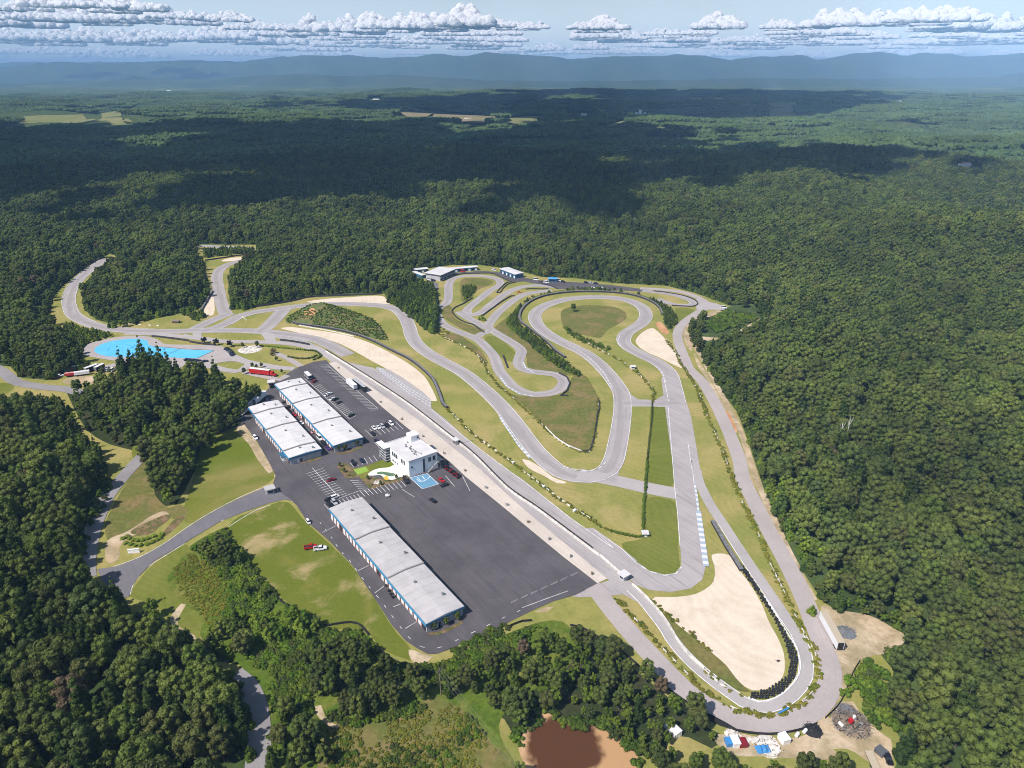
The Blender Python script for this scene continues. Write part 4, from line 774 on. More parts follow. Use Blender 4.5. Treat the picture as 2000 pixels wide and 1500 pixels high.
A6 = along(zH([(600, 1085), (650, 1092), (725, 1128), (790, 1175), (860, 1198), (930, 1182), (1010, 1176), (1100, 1210), (1200, 1288), (1300, 1390), (1325, 1460)]), 1.3, 1.6, .9, 1.9, 3); A7 = along(zH([(590, 1085), (535, 1150), (462, 1228), (410, 1330)]), 1.5, 1.4, .6, 1.4, 3)
A = np.concatenate([A1, A2, A3, A4, A5, A6, A7]); dd = np.min(np.hypot(A[:, None, 0] - ROADP[None, :, 0], A[:, None, 1] - ROADP[None, :, 1]), 1); A = A[dd > 5]
scatter('undergrowth', A, SHR, 'bright green creeper and shrubs smothering the banks below the paddock')
TIPP = [(757, 590), (776, 598), (802, 618), (830, 640), (850, 655), (856, 612), (849, 572), (822, 552), (800, 546), (780, 560)]
S1 = fill([TIPP], 2.6, .9, 1.7, 2); S1[:, 5] = np.where(rng.random(len(S1)) < .7, 3, S1[:, 5])
S2 = fill([zC([(300, 420), (380, 335), (470, 272), (560, 242), (750, 217), (920, 217), (1080, 238), (1200, 268), (1300, 312), (1370, 362), (1408, 410), (1398, 450), (1350, 475), (1330, 440), (1322, 390), (1290, 325), (1230, 282), (1150, 252), (1040, 232), (900, 222), (760, 222), (640, 230), (530, 252), (435, 290), (382, 340), (365, 395), (372, 440), (470, 520), (550, 585), (680, 700), (790, 790), (760, 790), (620, 715), (520, 645), (430, 565), (350, 500), (300, 450)])], 2.1, .42, .95, 3)
S3 = fill([zA([(680, 600), (800, 590), (900, 555), (1030, 540), (1180, 500), (1330, 520), (1300, 560), (1130, 500), (960, 560), (820, 600)]), zA([(1320, 100), (1400, 95), (1650, 98), (1640, 120), (1500, 130), (1380, 140), (1340, 150)]), zA([(1500, 490), (1560, 450), (1700, 440), (1900, 400), (2050, 380), (2050, 400), (1900, 420), (1600, 485)])], 4.0, .8, 1.6, 3)
S4 = fill([zK([(800, 430), (900, 420), (1020, 440), (960, 520), (900, 600), (840, 640), (810, 560)]), zK([(1040, 850), (1100, 860), (1130, 910), (1060, 920), (1020, 890)]), zC([(680, 470), (720, 490), (800, 540), (900, 570), (970, 600), (960, 625), (870, 600), (760, 550), (690, 510)])], 2.6, .4, .8, 3)
S5 = fill([[(122, 630), (150, 640), (192, 650), (226, 657), (196, 664), (168, 674), (152, 692), (138, 690), (134, 660)]], 2.8, .5, .95, 3)
S9 = fill([zF([(1470, 780), (1500, 850), (1580, 950), (1650, 990), (1700, 1040), (1660, 1050), (1600, 990), (1530, 900)])], 3.2, .7, 1.5, 3)
S6 = fill([W3], 4.2, .7, 1.3, 3, raw=True)
EDGE = spline(CMAIN, 3.2, True); En = side(EDGE); S7 = []
for (ex_, ey_), n_ in zip(EDGE, En):
    for q_ in (1.0, 3.6):
        if ey_ > 150 and random.random() < .85:
            X_ = np.array([ex_ + n_[0] * q_ * 1.0 + random.uniform(-1.2, 1.2)]); Y_ = np.array([ey_ + n_[1] * q_ + random.uniform(-1.2, 1.2)])
            if inside(CMAIN, X_, Y_)[0]: X_ = 2 * ex_ - X_; Y_ = 2 * ey_ - Y_
            if not inside(ISLE_R, X_, Y_)[0] and not inside(CMAIN, X_, Y_)[0]: S7.append((X_[0], Y_[0], float(heights(X_, Y_)[0]) - .2, random.uniform(0, 6.28), random.uniform(.6, 1.35) * (.8 + .25 * (q_ > 2)), random.choice((0, 2, 3, 4, 4))))
S7 = np.array(S7); RP = np.array(left + lp + ex + spline(G(LOOP), 4) + spline(G(zA([(1475, 520), (1452, 470), (1430, 390), (1415, 300), (1418, 245), (1450, 207), (1510, 180), (1590, 163), (1660, 150)])), 4))
S7 = S7[(np.min(np.hypot(S7[:, None, 0] - RP[None, :, 0], S7[:, None, 1] - RP[None, :, 1]), 1) > 9) & ~inside(spline(G(zN([(340, 400), (430, 310), (600, 265), (800, 235), (1100, 225), (1300, 300), (2400, 540), (1600, 600), (800, 545), (400, 480)])), 6, True), S7[:, 0], S7[:, 1])]
S8 = fill([[(455, 1068), (492, 1108), (532, 1156), (586, 1201), (642, 1236), (622, 1264), (560, 1238), (505, 1190), (470, 1138), (450, 1100)], [(480, 1210), (560, 1240), (640, 1250), (600, 1300), (520, 1290)]], 3.6, .7, 1.5, 5, thin=-.05)
for S_ in (S2, S3, S5, S9): S_[:, 5] = np.where(rng.random(len(S_)) < .5, rng.integers(3, 5, len(S_)), S_[:, 5])
scatter('thicket', np.concatenate([S1, S2, S3, S4, S5, S7, S8, S9]), SAP, 'young pines and saplings growing in strips between the tracks')
B1 = [(871, 796), (895, 820), (922, 847), (955, 871), (1000, 904), (1050, 942), (1110, 987), (1149, 1011), (1170, 1026), (1193, 1038)]
B2 = zK([(60, 735), (200, 820), (300, 940), (400, 1040), (520, 1120), (620, 1170), (720, 1210), (840, 1270), (960, 1330), (1040, 1410), (1100, 1490)]) + zC([(180, 760), (240, 840), (290, 880), (400, 980), (490, 1060), (550, 1120), (620, 1185), (700, 1240), (780, 1272), (840, 1270), (870, 1170), (893, 1000), (898, 930)])
B3 = [(1302, 665), (1320, 689), (1332, 713), (1350, 740), (1368, 776), (1383, 818), (1404, 863), (1422, 911), (1433, 942), (1445, 972), (1466, 1014), (1487, 1056), (1505, 1104), (1526, 1146), (1547, 1191), (1568, 1233), (1592, 1278), (1598, 1310), (1595, 1338), (1583, 1356), (1559, 1376), (1535, 1389), (1508, 1396), (1471, 1395), (1433, 1384), (1401, 1368), (1369, 1344), (1340, 1315), (1316, 1290), (1298, 1272), (1274, 1244), (1242, 1212), (1220, 1185), (1204, 1169)]
B5 = zC([(670, 460), (720, 500), (850, 580), (960, 640), (1050, 690), (1140, 755), (1220, 830), (1250, 880), (1245, 950)])
B6 = zF([(560, 900), (660, 985), (720, 1040), (820, 1120), (900, 1190), (960, 1240)])
scatter('weeds', np.concatenate([WEEDY, along(B1, .9, .7, .5, 1.25, 2, .8), along(B2, 1.0, .7, .5, 1.2, 2, .85), along(B3, .85, .8, .5, 1.4, 2, .8), along(B5, 1.3, 1.4, .6, 1.5, 2, .8), along(B6, 1.3, .6, .6, 1.2, 2, .8),
    along(zK([(300, 830), (380, 940), (480, 1030), (640, 1100)]), 1.0, 4, .6, 1.4, 2), along(zG([(300, 790), (420, 890), (540, 970), (600, 985)]), 1.3, .8, .5, 1.1, 2, .6)]), WEE, 'weeds grown up along the barrier lines of the circuit')
M['hedge'] = M['shrub']
def hedge(name, pts, w, h, label, group=None):
    lob = []; P = spline(G(pts), w * .8); o0 = P[0]
    for i, a in enumerate(P): lob.append((a[0] - o0[0] + random.uniform(-.2, .2), a[1] - o0[1] + random.uniform(-.2, .2), h * .45, w * .62 * random.uniform(.85, 1.15)))
    o = link(bpy.data.objects.new(name, crown_mesh(name, lob, len(lob) * 26, .22, M['shrub'], seed=len(lob), flat=.1))); o.location = (o0[0], o0[1], 0); return tag(o, label, 'hedge', group)
hedge('hedge', [(1264, 902), (1260, 960), (1257.5, 985), (1256, 1032), (1253, 1049), (1220, 1045), (1193, 1038)], 1.3, 1.4, 'long L-shaped green hedge dividing the infield grass left of the finishing straight')
hedge('hedge', zC([(1247, 950), (1245, 1050), (1232, 1150), (1222, 1250), (1212, 1340)]), .8, .9, 'thin straight hedge line between two mown strips of infield, above the L-shaped hedge')
hedge('hedge', zO([(540, 600), (660, 598)]), 1.6, 1.4, 'short dark hedge left of the pale rock bed beside the skid pad road')
hedge('hedge', zO([(860, 598), (960, 605), (1100, 622), (1270, 640)]), 1.6, 1.4, 'long dark hedge right of the pale rock bed beside the pit entry road')
hedge('hedge', zO([(1305, 642), (1395, 654)]), 1.6, 1.4, 'short dark hedge in the middle of the row beside the pit entry road')
hedge('hedge', zO([(1425, 655), (1520, 662), (1580, 690), (1605, 720), (1580, 745), (1520, 770)]), 1.6, 1.4, 'hook-shaped dark hedge round the end of the garden oval')
hedge('hedge', zO([(1210, 738), (1300, 752), (1400, 760), (1500, 745), (1550, 720)]), 1.6, 1.3, 'curved dark hedge along the lower side of the garden oval')
hedge('hedge', zT([(800, 510), (830, 500), (870, 520), (930, 520), (1000, 495), (1050, 480), (1040, 510), (960, 545), (880, 555), (820, 540)]), 2.2, 1.0, 'crescent of dense green shrubs in the bed beside the entrance drive')
def single(k, p, s, label, nm=None, mesh=None, mat=None): 
    x, y = g(*p); return place_tree(k, x, y, 0, random.uniform(0, 6), s, label, None, nm)
single(4, (1119.5, 609), .52, 'lone green tree casting its shadow on the infield grass inside the far loop')
DARK = leaf('dark_purple_foliage', [(0.03, 0.03, 0.022), (0.036, 0.034, 0.024)], sc=.8)
dm = crown_mesh('crown', round_lobes(91, 2.3, .8, 5.6, 9), 600, .34, DARK, seed=91); KINDS.append(('ornamental_tree', 'dark', dm, trunk_mesh(3, .12, 3)))
for p, t in ((zO([(180, 568)])[0], 'left'), (zO([(330, 590)])[0], 'middle'), (zO([(495, 610)])[0], 'right')):
    single(9, p, .95, f'{t} one of three dark rounded trees in a row above the blue skid pad')
single(3, zO([(650, 622)])[0], .34, 'small dark green tree at the left end of the pale rock bed'); single(3, zO([(830, 620)])[0], .42, 'small dark green tree at the right end of the pale rock bed')
single(3, zO([(770, 862)])[0], .30, 'small bushy tree above the left end of the red trailer')
single(3, zO([(820, 880)])[0], .28, 'small tree just behind the roof of the red trailer'); single(3, zO([(882, 862)])[0], .30, 'small tree above the middle of the red trailer'); single(3, zO([(1130, 935)])[0], .26, 'round bush right of the cab of the red semi truck')
single(3, zO([(670, 945)])[0], .38, 'dark bush left of the rear end of the red trailer')
single(3, zO([(1065, 785)])[0], .30, 'small tree on the lawn below the garden path'); KINDS.append(('ornamental_tree', 'brown', crown_mesh('crown', round_lobes(93, 2.4, .6, 4.6, 9), 560, .34, M['deadleaf'], seed=93), trunk_mesh(3, .12, 3)))
single(10, zO([(1030, 690)])[0], .9, 'brownish bushy tree at the upper end of the garden path'); single(10, zO([(1010, 715)])[0], .6, 'low brown shrub below the brownish tree at the garden path')
single(7, zC([(1148, 768)])[0], .35, 'round dark bush at the bend of the barrier line on the infield')
for k, (u, v) in enumerate(((825, 1102), (905, 1072), (980, 1040))): single(3, zE([(u, v)])[0], .33, f"{('left', 'middle', 'right')[k]} one of three dark shrubs against the end wall of the long garage")
for k, (u, v) in enumerate(((1450, 1375), (1530, 1360), (1700, 1300))): single(3, zJ([(u, v)])[0], .34, f"{('left', 'middle', 'right')[k]} one of three dark shrubs against the end wall of the second garage")
# pines standing in front of the skid pad
for k, (a, b, s) in enumerate(((243, 738, 1.2), (262, 735, 1.3), (286, 738, 1.6), (304, 738, 1.45), (320, 740, 1.4), (272, 746, 1.35), (334, 746, 1.25), (349, 742, 1.05), (296, 748, 1.3), (312, 752, 1.3))):
    single(5 + k % 2, (a, b), s, 'tall dark pine of the group standing in front of the blue skid pad')
for o in list(C.objects):
    if o.get('label') == 'tall dark pine of the group standing in front of the blue skid pad': o['group'] = 'pines in front of the skid pad'

# ------------------------------------------------------------------ barriers, walls and fences
def barrier(name, pts, w, h, mat, label, cat, group=None, cap=None, caph=.1, step=2.5):
    return tag(wall(name, spline(G(pts), step), w, h, mat, None, 0, cap, caph), label, cat, group)
TY = 'tyre and belt barriers round the circuit'
barrier('tyre_barrier', zB([(235, 498), (262, 510), (300, 517), (480, 542), (620, 572), (760, 622), (900, 692), (1000, 742), (1080, 802), (1150, 872), (1190, 960), (1215, 1030), (1245, 1060)]), 1.5, 1.5, M['belt'], 'long black tyre barrier curving behind the narrow gravel trap beside the pit straight', 'barrier', TY, M['beltcap'])
barrier('tyre_barrier', zC([(1313, 385), (1292, 340), (1240, 300), (1150, 265), (1040, 245), (900, 236), (760, 236), (640, 246), (530, 267), (450, 302), (402, 346), (382, 392), (392, 432), (432, 462), (480, 500), (560, 562), (620, 622), (680, 665)]), 1.5, 1.5, M['belt'], 'black tyre barrier wrapping the far round loop of the track', 'barrier', TY, M['beltcap'])
barrier('tyre_barrier', zB([(-20, 402), (100, 386), (250, 360), (350, 337), (560, 327), (760, 319), (825, 314)]), .9, 1.5, M['belt'], 'thin black barrier along the trees behind the upper gravel strip', 'barrier', TY)
barrier('tyre_barrier', zA([(1310, 490), (1340, 440), (1365, 395), (1385, 365)]), 1.4, 1.4, M['belt'], 'short black tyre barrier at the small gravel trap between the wood and the side track', 'barrier', TY, M['beltcap'])
barrier('tyre_barrier', zA([(1335, 165), (1440, 150), (1560, 132), (1655, 122)]), .9, 1.4, M['belt'], 'black barrier above the gravel sliver at the end of the side track', 'barrier', TY)
barrier('tyre_barrier', zA([(1280, 55), (1400, 50), (1500, 55), (1560, 58)]), .9, 1.4, M['belt'], 'black barrier at the top edge of the farthest stretch of track', 'barrier', TY)
barrier('tyre_barrier', zA([(335, 450), (340, 400), (390, 340), (470, 270), (560, 205), (640, 160), (690, 145)]), .5, 1.3, M['belt'], 'low dark barrier against the forest outside the far left bend', 'barrier', TY)
barrier('tyre_barrier', zO([(1110, 530), (1250, 548), (1380, 570), (1460, 586)]), 1.4, 1.2, M['belt'], 'short black tyre wall between the race track and the pit entry road', 'barrier', TY)
barrier('tyre_barrier', zN([(1230, 235), (1300, 240), (1480, 262), (1680, 290)]), 1.0, 1.2, M['belt'], 'straight dark barrier at the top right of the skid pad', 'barrier', TY)
barrier('tyre_barrier', zN([(1690, 300), (1800, 320), (1900, 332), (2010, 345)]), 1.2, 1.2, M['belt'], 'dark barrier above the right end of the blue skid pad', 'barrier', TY)
barrier('tyre_barrier', zF([(970, 400), (1010, 470), (1060, 560), (1110, 640), (1160, 720)]), 1.6, 1.3, M['belt'], 'straight black tyre barrier above the widest gravel trap beside the pit exit road', 'barrier', TY, M['beltcap'])
KB = 'kart circuit barriers'
barrier('kart_barrier', zK([(950, 590), (900, 620), (800, 680), (710, 720), (665, 770), (700, 830), (760, 885), (860, 935), (960, 962), (1040, 1020), (1112, 1070)]), .9, .9, M['belt'], 'dark barrier hooking round the left hairpin of the kart track', 'barrier', KB)
barrier('kart_barrier', zK([(1085, 838), (1200, 752), (1350, 645), (1450, 582), (1500, 560), (1540, 562)]), 1.0, .9, M['belt'], 'straight dark barrier between the two parallel kart straights', 'barrier', KB)
barrier('kart_barrier', zK([(690, 282), (800, 257), (1000, 247), (1200, 246), (1300, 278), (1450, 352)]), .6, .9, M['belt'], 'dark barrier between the kart paddock and the top kart bend', 'barrier', KB)
barrier('kart_barrier', zK([(1545, 372), (1480, 385), (1430, 405), (1380, 450), (1330, 515), (1285, 518), (1350, 440), (1420, 380), (1500, 362)]), .7, .9, M['belt'], 'narrow loop of dark barrier round a pale strip at the kart pit exit', 'barrier', KB)
barrier('kart_barrier', zK([(1900, 352), (2010, 372)]) + zL([(60, 160), (160, 190), (240, 222)]), .7, .9, M['belt'], 'dark barrier along the lower edge of the kart paddock', 'barrier', KB)
barrier('kart_barrier', zK([(1690, 468), (1800, 460), (1900, 465), (2010, 462)]), .7, .9, M['belt'], 'short dark barrier left of the big loop on the upper kart straight', 'barrier', KB)
barrier('kart_barrier', zL([(1180, 246), (1300, 258), (1450, 285), (1560, 320), (1610, 355), (1605, 380), (1560, 395), (1450, 392), (1360, 385)]), .8, .9, M['belt'], 'dark barrier round the hairpin at the right end of the kart track', 'barrier', KB)
barrier('kart_barrier', zC([(640, 765), (690, 790), (710, 830), (690, 880), (650, 912), (700, 912)]), .8, .9, M['belt'], 'kinked black barrier outside the lowest kart bend', 'barrier', KB, step=8)
barrier('kart_barrier', zC([(275, 650), (290, 690), (305, 730)]), .9, 1.0, M['belt'], 'short black barrier in the grass between the two lower kart straights', 'barrier', KB)
barrier('guard_rail', zC([(550, 1118), (620, 1188), (700, 1240), (780, 1273)]), .5, 1.0, M['block'], 'pale curved guard rail at the pointed lower end of the rough infield', 'guard rail')
barrier('kart_barrier', zC([(790, 1273), (838, 1271), (868, 1170), (890, 1030), (902, 1000), (897, 940)]), .6, .9, M['belt'], 'thin dark barrier down the right side of the rough infield', 'barrier', KB)
# pit wall and its fence
pw = spline(zB([]) or G(zB([(455, 690), (600, 780), (760, 880), (1000, 1040), (1280, 1258), (1420, 1368)]) + zE([(1300, 180), (1500, 320), (1700, 470), (1900, 620)]) + zF([(240, 620), (400, 762)])), 3)
PW = wall('pit_wall', pw, .45, 1.1, M['block']); tag(PW, 'long pale concrete pit wall with a low wire fence between the pit lane and the straight', 'wall')
fw = wall('catch_fence', offs(pw, .3)[:-8], .12, 2.0, M['belt'], PW)
barrier('concrete_wall', zH([(1255, 160), (1330, 225), (1400, 300), (1470, 380), (1530, 470), (1600, 590), (1680, 690), (1780, 775)]), .5, .9, M['block'], 'pale concrete wall on the gravel side of the pit exit road', 'wall')
barrier('concrete_wall', zG([(605, 985), (680, 1018), (760, 1010), (860, 960), (930, 890), (975, 820), (985, 740), (970, 660), (930, 580), (880, 500), (800, 370), (720, 250)]), .25, .55, M['white_wall'], 'white concrete wall curving outside the field of stacked tyres', 'wall')
barrier('concrete_wall', zB([(280, 520), (480, 556), (640, 592)]), .4, .8, M['block'], 'pale low wall in front of the left end of the long tyre barrier', 'wall')
# concrete blocks along the barrier lines
bm_ = MB(); bm_.loft([[(x, -.28, 0), (x, .28, 0), (x, .10, .75), (x, -.10, .75)] for x in (-1.2, 1.2)]); BLK = bm_.mesh('concrete_barrier', M['block'])
def blocks(pts, spacing, prob, label, group, seed):
    r = random.Random(seed); P = spline(G(pts), spacing)
    for i in range(len(P) - 1):
        if r.random() > prob: continue
        a, b = P[i], P[i + 1]; o = link(bpy.data.objects.new('concrete_barrier', BLK)); o.location = (a[0], a[1], 0); o.rotation_euler = (0, 0, math.atan2(b[1] - a[1], b[0] - a[0]))
        tag(o, label, 'concrete block', group)
blocks(B1, 3.6, .5, 'pale concrete barrier block in the weedy line between the pit straight and the infield', 'blocks along the pit straight', 1)
blocks(B2, 4.0, .42, 'pale concrete barrier block in the line between the kart track and the middle track', 'blocks beside the kart track', 2)
blocks(B3[:12], 3.8, .40, 'pale concrete barrier block between the finishing straight and the outer service road', 'blocks along the service road', 3)
blocks(B3[12:], 3.3, .50, 'pale concrete barrier block in the line between pit exit road and outer road', 'blocks round the pit exit road', 4)
blocks(B5, 3.5, .55, 'pale concrete barrier block in the diagonal weedy line inside the far loop', 'blocks inside the far loop', 5)
blocks(zN([(780, 60), (900, 72), (1080, 90), (1200, 98), (1410, 108)]), 3.4, .5, 'pale concrete barrier block beside the track above the skid pad', 'blocks above the skid pad', 6)
blocks(zG([(300, 800), (420, 900), (540, 965)]), 3.6, .8, 'pale concrete block with weeds at the lower edge of the gravel trap', 'blocks below the gravel trap', 7)
blocks(zO([(620, 215), (680, 270), (720, 310)]), 3.2, .9, 'pale concrete block in the diagonal row across the grass triangle above the skid pad', 'blocks across the grass triangle', 8)
# silt fences
SF = 'black silt fences at the edge of the woods'
for pts, t in ((zT([(1490, 460), (1500, 560), (1560, 660), (1640, 760), (1740, 850), (1860, 940), (1990, 1030)]) + zU([(1070, 580), (1150, 575), (1240, 560), (1330, 565), (1400, 640)]), 'black silt fence along the lower left edge of the patchy field'),
               (zU([(1470, 735), (1520, 780), (1620, 830), (1720, 840)]), 'short black silt fence below the bend of the paddock road'), (zH([(350, 470), (450, 430), (520, 425)]), 'short black silt fence on top of the wood below the paddock road'),
               (zH([(800, 460), (880, 475), (1000, 545), (1110, 605), (1200, 670), (1330, 785), (1440, 870), (1560, 960), (1700, 1060), (1800, 1140), (1900, 1190), (2000, 1220)]) + zG([(300, 1110), (400, 1180), (520, 1230), (680, 1255), (820, 1255), (960, 1230), (1060, 1200), (1105, 1180)]), 'long black silt fence along the outer side of the service road above the pond'),
               (zG([(1165, 1140), (1250, 1060), (1300, 980), (1335, 890), (1370, 800), (1420, 720)]), 'black silt fence between the outer road and the brush heap')):
    barrier('silt_fence', pts, .12, 1.1, M['silt'], t, 'silt fence', SF)
# stacked tyres
tb = MB()
for k in range(3): tb.cyl((0, 0, k * .26), (0, 0, k * .26 + .23), .36, .36, 9)
tb.cyl((0, 0, .70), (0, 0, .74), .30, .22, 9); TYRE = tb.mesh('tyre_stack', M['black'])
TB = np.array(G(zG([(520, 5), (560, 60), (640, 180), (720, 300), (800, 430), (850, 530), (885, 620), (905, 690), (900, 770), (880, 830), (820, 880), (740, 925), (660, 948), (605, 960), (625, 995), (690, 1005), (770, 990), (860, 945), (920, 880), (965, 800), (972, 720), (950, 640), (900, 550), (840, 450), (760, 320), (680, 190), (600, 70), (545, 0)])))
tx, ty = jitter_grid(TB[:, 0].min(), TB[:, 0].max(), TB[:, 1].min(), TB[:, 1].max(), .92, .16); k_ = inside(TB, tx, ty); tx, ty = tx[k_], ty[k_]
oo = np.argsort(ty)
for i in oo[:300]:
    o = link(bpy.data.objects.new('tyre_stack', TYRE)); o.location = (tx[i], ty[i], 0); tag(o, 'stack of black tyres in the broad tyre field round the tip of the gravel trap', 'tyre stack', 'tyre stacks at the tip of the gravel trap')
mb = MB()
for i in oo[300:]:
    for k in range(3): mb.cyl((tx[i], ty[i], k * .26), (tx[i], ty[i], k * .26 + .23), .36, .36, 7)
tag(mb.build('tyre_stacks', M['black']), 'mass of black tyre stacks thinning upward along the gravel trap', kind='stuff')

# ------------------------------------------------------------------ earth mound with red clay scar
def mound():
    base = G(zB([(200, 505), (205, 470), (250, 440), (340, 425), (450, 415), (560, 425), (680, 460), (780, 520), (850, 590), (868, 618), (800, 612), (700, 585), (620, 562), (480, 535), (330, 512)])); P = spline(base, 6, True); n = len(P)
    cx, cy = g(*zB([(470, 450)])[0]); ridge = [g(*zB([(430 + t * 330, 440 + t * 70)])[0]) for t in (0, .25, .5, .75, 1)]
    V = []; Fc = []; K = 9
    for k in range(K + 1):
        t = k / K
        for (x, y) in P:
            q = min(ridge, key=lambda r_: (r_[0] - x) ** 2 + (r_[1] - y) ** 2); X_ = x + (q[0] - x) * t; Y_ = y + (q[1] - y) * t; f = (q[0] - ridge[0][0]) / (ridge[-1][0] - ridge[0][0] + 1e-6)
            h = (9.5 - 4.5 * max(0, min(1, f))) * math.sin(t * math.pi / 2) ** 1.2; V.append((X_, Y_, h * (1 + .12 * noise.noise(Vector((X_ / 9, Y_ / 9, 0)))) - .05))
    for k in range(K):
        for i in range(n): j = (i + 1) % n; Fc.append((k * n + i, k * n + j, (k + 1) * n + j, (k + 1) * n + i))
    me = bpy.data.meshes.new('hill'); me.from_pydata(V, [], Fc)
    m, nt, b = new_mat('mound_soil'); geo_pos(nt); gm = M['rough_green']
    vm = N(nt, 'ShaderNodeVectorMath', operation='DISTANCE'); nt.links.new(geo_pos(nt), vm.inputs[0]); c = g(*zB([(405, 455)])[0]); vm.inputs[1].default_value = (c[0] - 3, c[1] - 9, 6.0)
    ad = N(nt, 'ShaderNodeMath', operation='MULTIPLY_ADD'); nt.links.new(ntex(nt, .12, 5), ad.inputs[0]); ad.inputs[1].default_value = 16; nt.links.new(vm.outputs['Value'], ad.inputs[2])
    f = ramp(nt, ad.outputs[0], 14.5, 13); gr = mixc(nt, ramp(nt, ntex(nt, .1, 6), .4, .6), (0.075, 0.115, 0.024), (0.15, 0.125, 0.05))
    nt.links.new(mixc(nt, f, gr, (0.46, 0.23, 0.11)), b.inputs['Base Color']); b.inputs['Roughness'].default_value = 1
    me.materials.append(m); me.update(); link(bpy.data.objects.new('hill', me))['kind'] = 'structure'
    from mathutils.bvhtree import BVHTree
    bv = BVHTree.FromPolygons([Vector(v) for v in V], Fc)
    def hz(x, y): return np.array([(bv.ray_cast(Vector((a, b_, 50)), Vector((0, 0, -1)))[0] or Vector((0, 0, 0))).z for a, b_ in zip(x, y)])
    A = fill([P], 1.8, .3, .7, 3, raw=True, ground_fn=hz, thin=-.3); B = A[(np.hypot(A[:, 0] - c[0] - 0, A[:, 1] - c[1]) > 7)]
    scatter('mound_shrubs', B, SHR, 'rough shrubs covering the earth mound above the narrow gravel trap')
mound()

# ------------------------------------------------------------------ buildings
def frame(a, b):
    d = Vector((b[0] - a[0], b[1] - a[1], 0)); return math.atan2(d.y, d.x), d.length
def roof_gable(mb, x0, x1, W, z, rise, o=.35, t=.18):
    mb.loft([[(x, -o, z), (x, W / 2, z + rise), (x, W + o, z), (x, W + o, z - t), (x, W / 2, z + rise - t), (x, -o, z - t)] for x in (x0, x1)])
def garage(name, nl, fl, W, H, sections, roofmat, label, doors, notch=None, clutter=0):
    """x runs from the near end away along the left (door) side, y to the right"""
    rz, L = frame(nl, fl); root = empty(name, (nl[0], nl[1], 0), rz); root.scale = (1, -1, 1) if False else (1, 1, 1); tag(root, label, 'garage building', 'paddock garages')
    s = -1                                              # the building lies clockwise of its left edge
    def Bx(x0, x1, y0, y1, z0, z1, mat, nm, par=root): return MB().box(x0, x1, min(s * y0, s * y1), max(s * y0, s * y1), z0, z1).build(nm, mat, par)
    n0, n1 = (notch if notch else (L, 0))
    mb = MB().box(0, min(n0, L), -W, 0, 0, H)
    if notch: mb.box(n0, L, -W, -n1, 0, H - .03)
    mb.build('wall', M['grey_wall'], root)
    prev = 0.0; zr = H + .15
    for i, fr in enumerate(sections):
        x0, x1 = prev, fr * L; prev = x1; y0 = n1 if (notch and x0 >= n0 - 1) else 0
        mb = MB(); Wd = W - y0; rise = .55
        e0 = -.5 if i == 0 else 0.0; e1 = .4 if i == len(sections) - 1 else 0
        mb.loft([[(x, s * (y0 - .45), zr), (x, s * (y0 + Wd / 2), zr + rise), (x, s * (W + .45), zr), (x, s * (W + .45), zr - .2), (x, s * (y0 - .45), zr - .2)] for x in (x0 + e0, x1 + e1)])
        r = mb.build('roof_section', roofmat, root)
        if i:                                         # the step that faces the near end
            MB().loft([[(x, s * (y0 - .5), zr - .25), (x, s * (y0 - .5), zr + .12), (x, s * (y0 + Wd / 2), zr + rise + .12), (x, s * (W + .5), zr + .12), (x, s * (W + .5), zr - .25)] for x in (x0 - .5, x0 + .12)]).build('step_flashing', M['seam'], root)
        rb = MB(); nrib = int((x1 - x0) / 4)
        for k in range(1, nrib):
            x = x0 + (x1 - x0) * k / nrib
            rb.loft([[(x + dx, s * (y0 - .3), zr + .01), (x + dx, s * (y0 + Wd / 2), zr + rise + .01), (x + dx, s * (W + .3), zr + .01), (x + dx, s * (W + .3), zr + .07), (x + dx, s * (y0 + Wd / 2), zr + rise + .07), (x + dx, s * (y0 - .3), zr + .07)] for dx in (-.09, .09)])
        rb.build('roof_rib', roofmat, r)
        for k in range(2):
            vx = x0 + (x1 - x0) * (.3 + .4 * k); vy = y0 + Wd * (.45 if k else .8); v = MB().box(vx - .35, vx + .35, s * vy - .35, s * vy + .35, zr + .2, zr + 1.1)
            v.box(vx - .5, vx + .5, s * vy - .5, s * vy + .5, zr + 1.1, zr + 1.25); v.build('roof_vent', M['steel'], root)
        zr += .5
    fm = MB(); xx = 0
    zr = H + .15; prev = 0
    for i, fr in enumerate(sections):
        x0, x1 = prev, fr * L; prev = x1; y0 = n1 if (notch and x0 >= n0 - 1) else 0
        fm.box(x0 - (.75 if i == 0 else 0) + .002 * i, x1, s * (y0 - .55), s * (y0 - .75), zr - 1.25, zr + .05); zr += .5
    fm.build('fascia', M['fascia'], root)
    MB().box(-.75, -.55, -W - .6, .6, H - .95, H + .16).build('end_fascia', M['dkblue'], root)
    dl = min(n0, L) / doors
    for k in range(doors):
        x0 = dl * (k + .16); x1 = dl * (k + .84)
        d = MB().box(x0, x1, .02, .14, .02, 3.1).build('garage_door', M['white_metal'] if (k * 7) % 11 else M['glass'], root)
        MB().box(dl * k - dl * .10, dl * k + dl * .10, .02, .3, 0, 3.3).build('brick_pier', M['brick'], root) if k else None
    for k in range(2): MB().box(-.12, -.02, -W * (.25 + .1 * k) - .5, -W * (.25 + .1 * k) + .5, .02, 2.3).build('end_door', M['glass'] if k else M['white_metal'], root)
    if clutter:
        for k in range(clutter): pass
    return root
Hg = 4.6
def gz(p, z): return g(p[0], p[1], z)
G3 = garage('garage_building', gz((833, 1217), Hg), gz((645, 997), Hg), 15.6, Hg, (.345, .685, 1.0), M['roof_grey'], 'longest garage building, pale grey stepped roof, alone beside the big empty dark lot', 26)
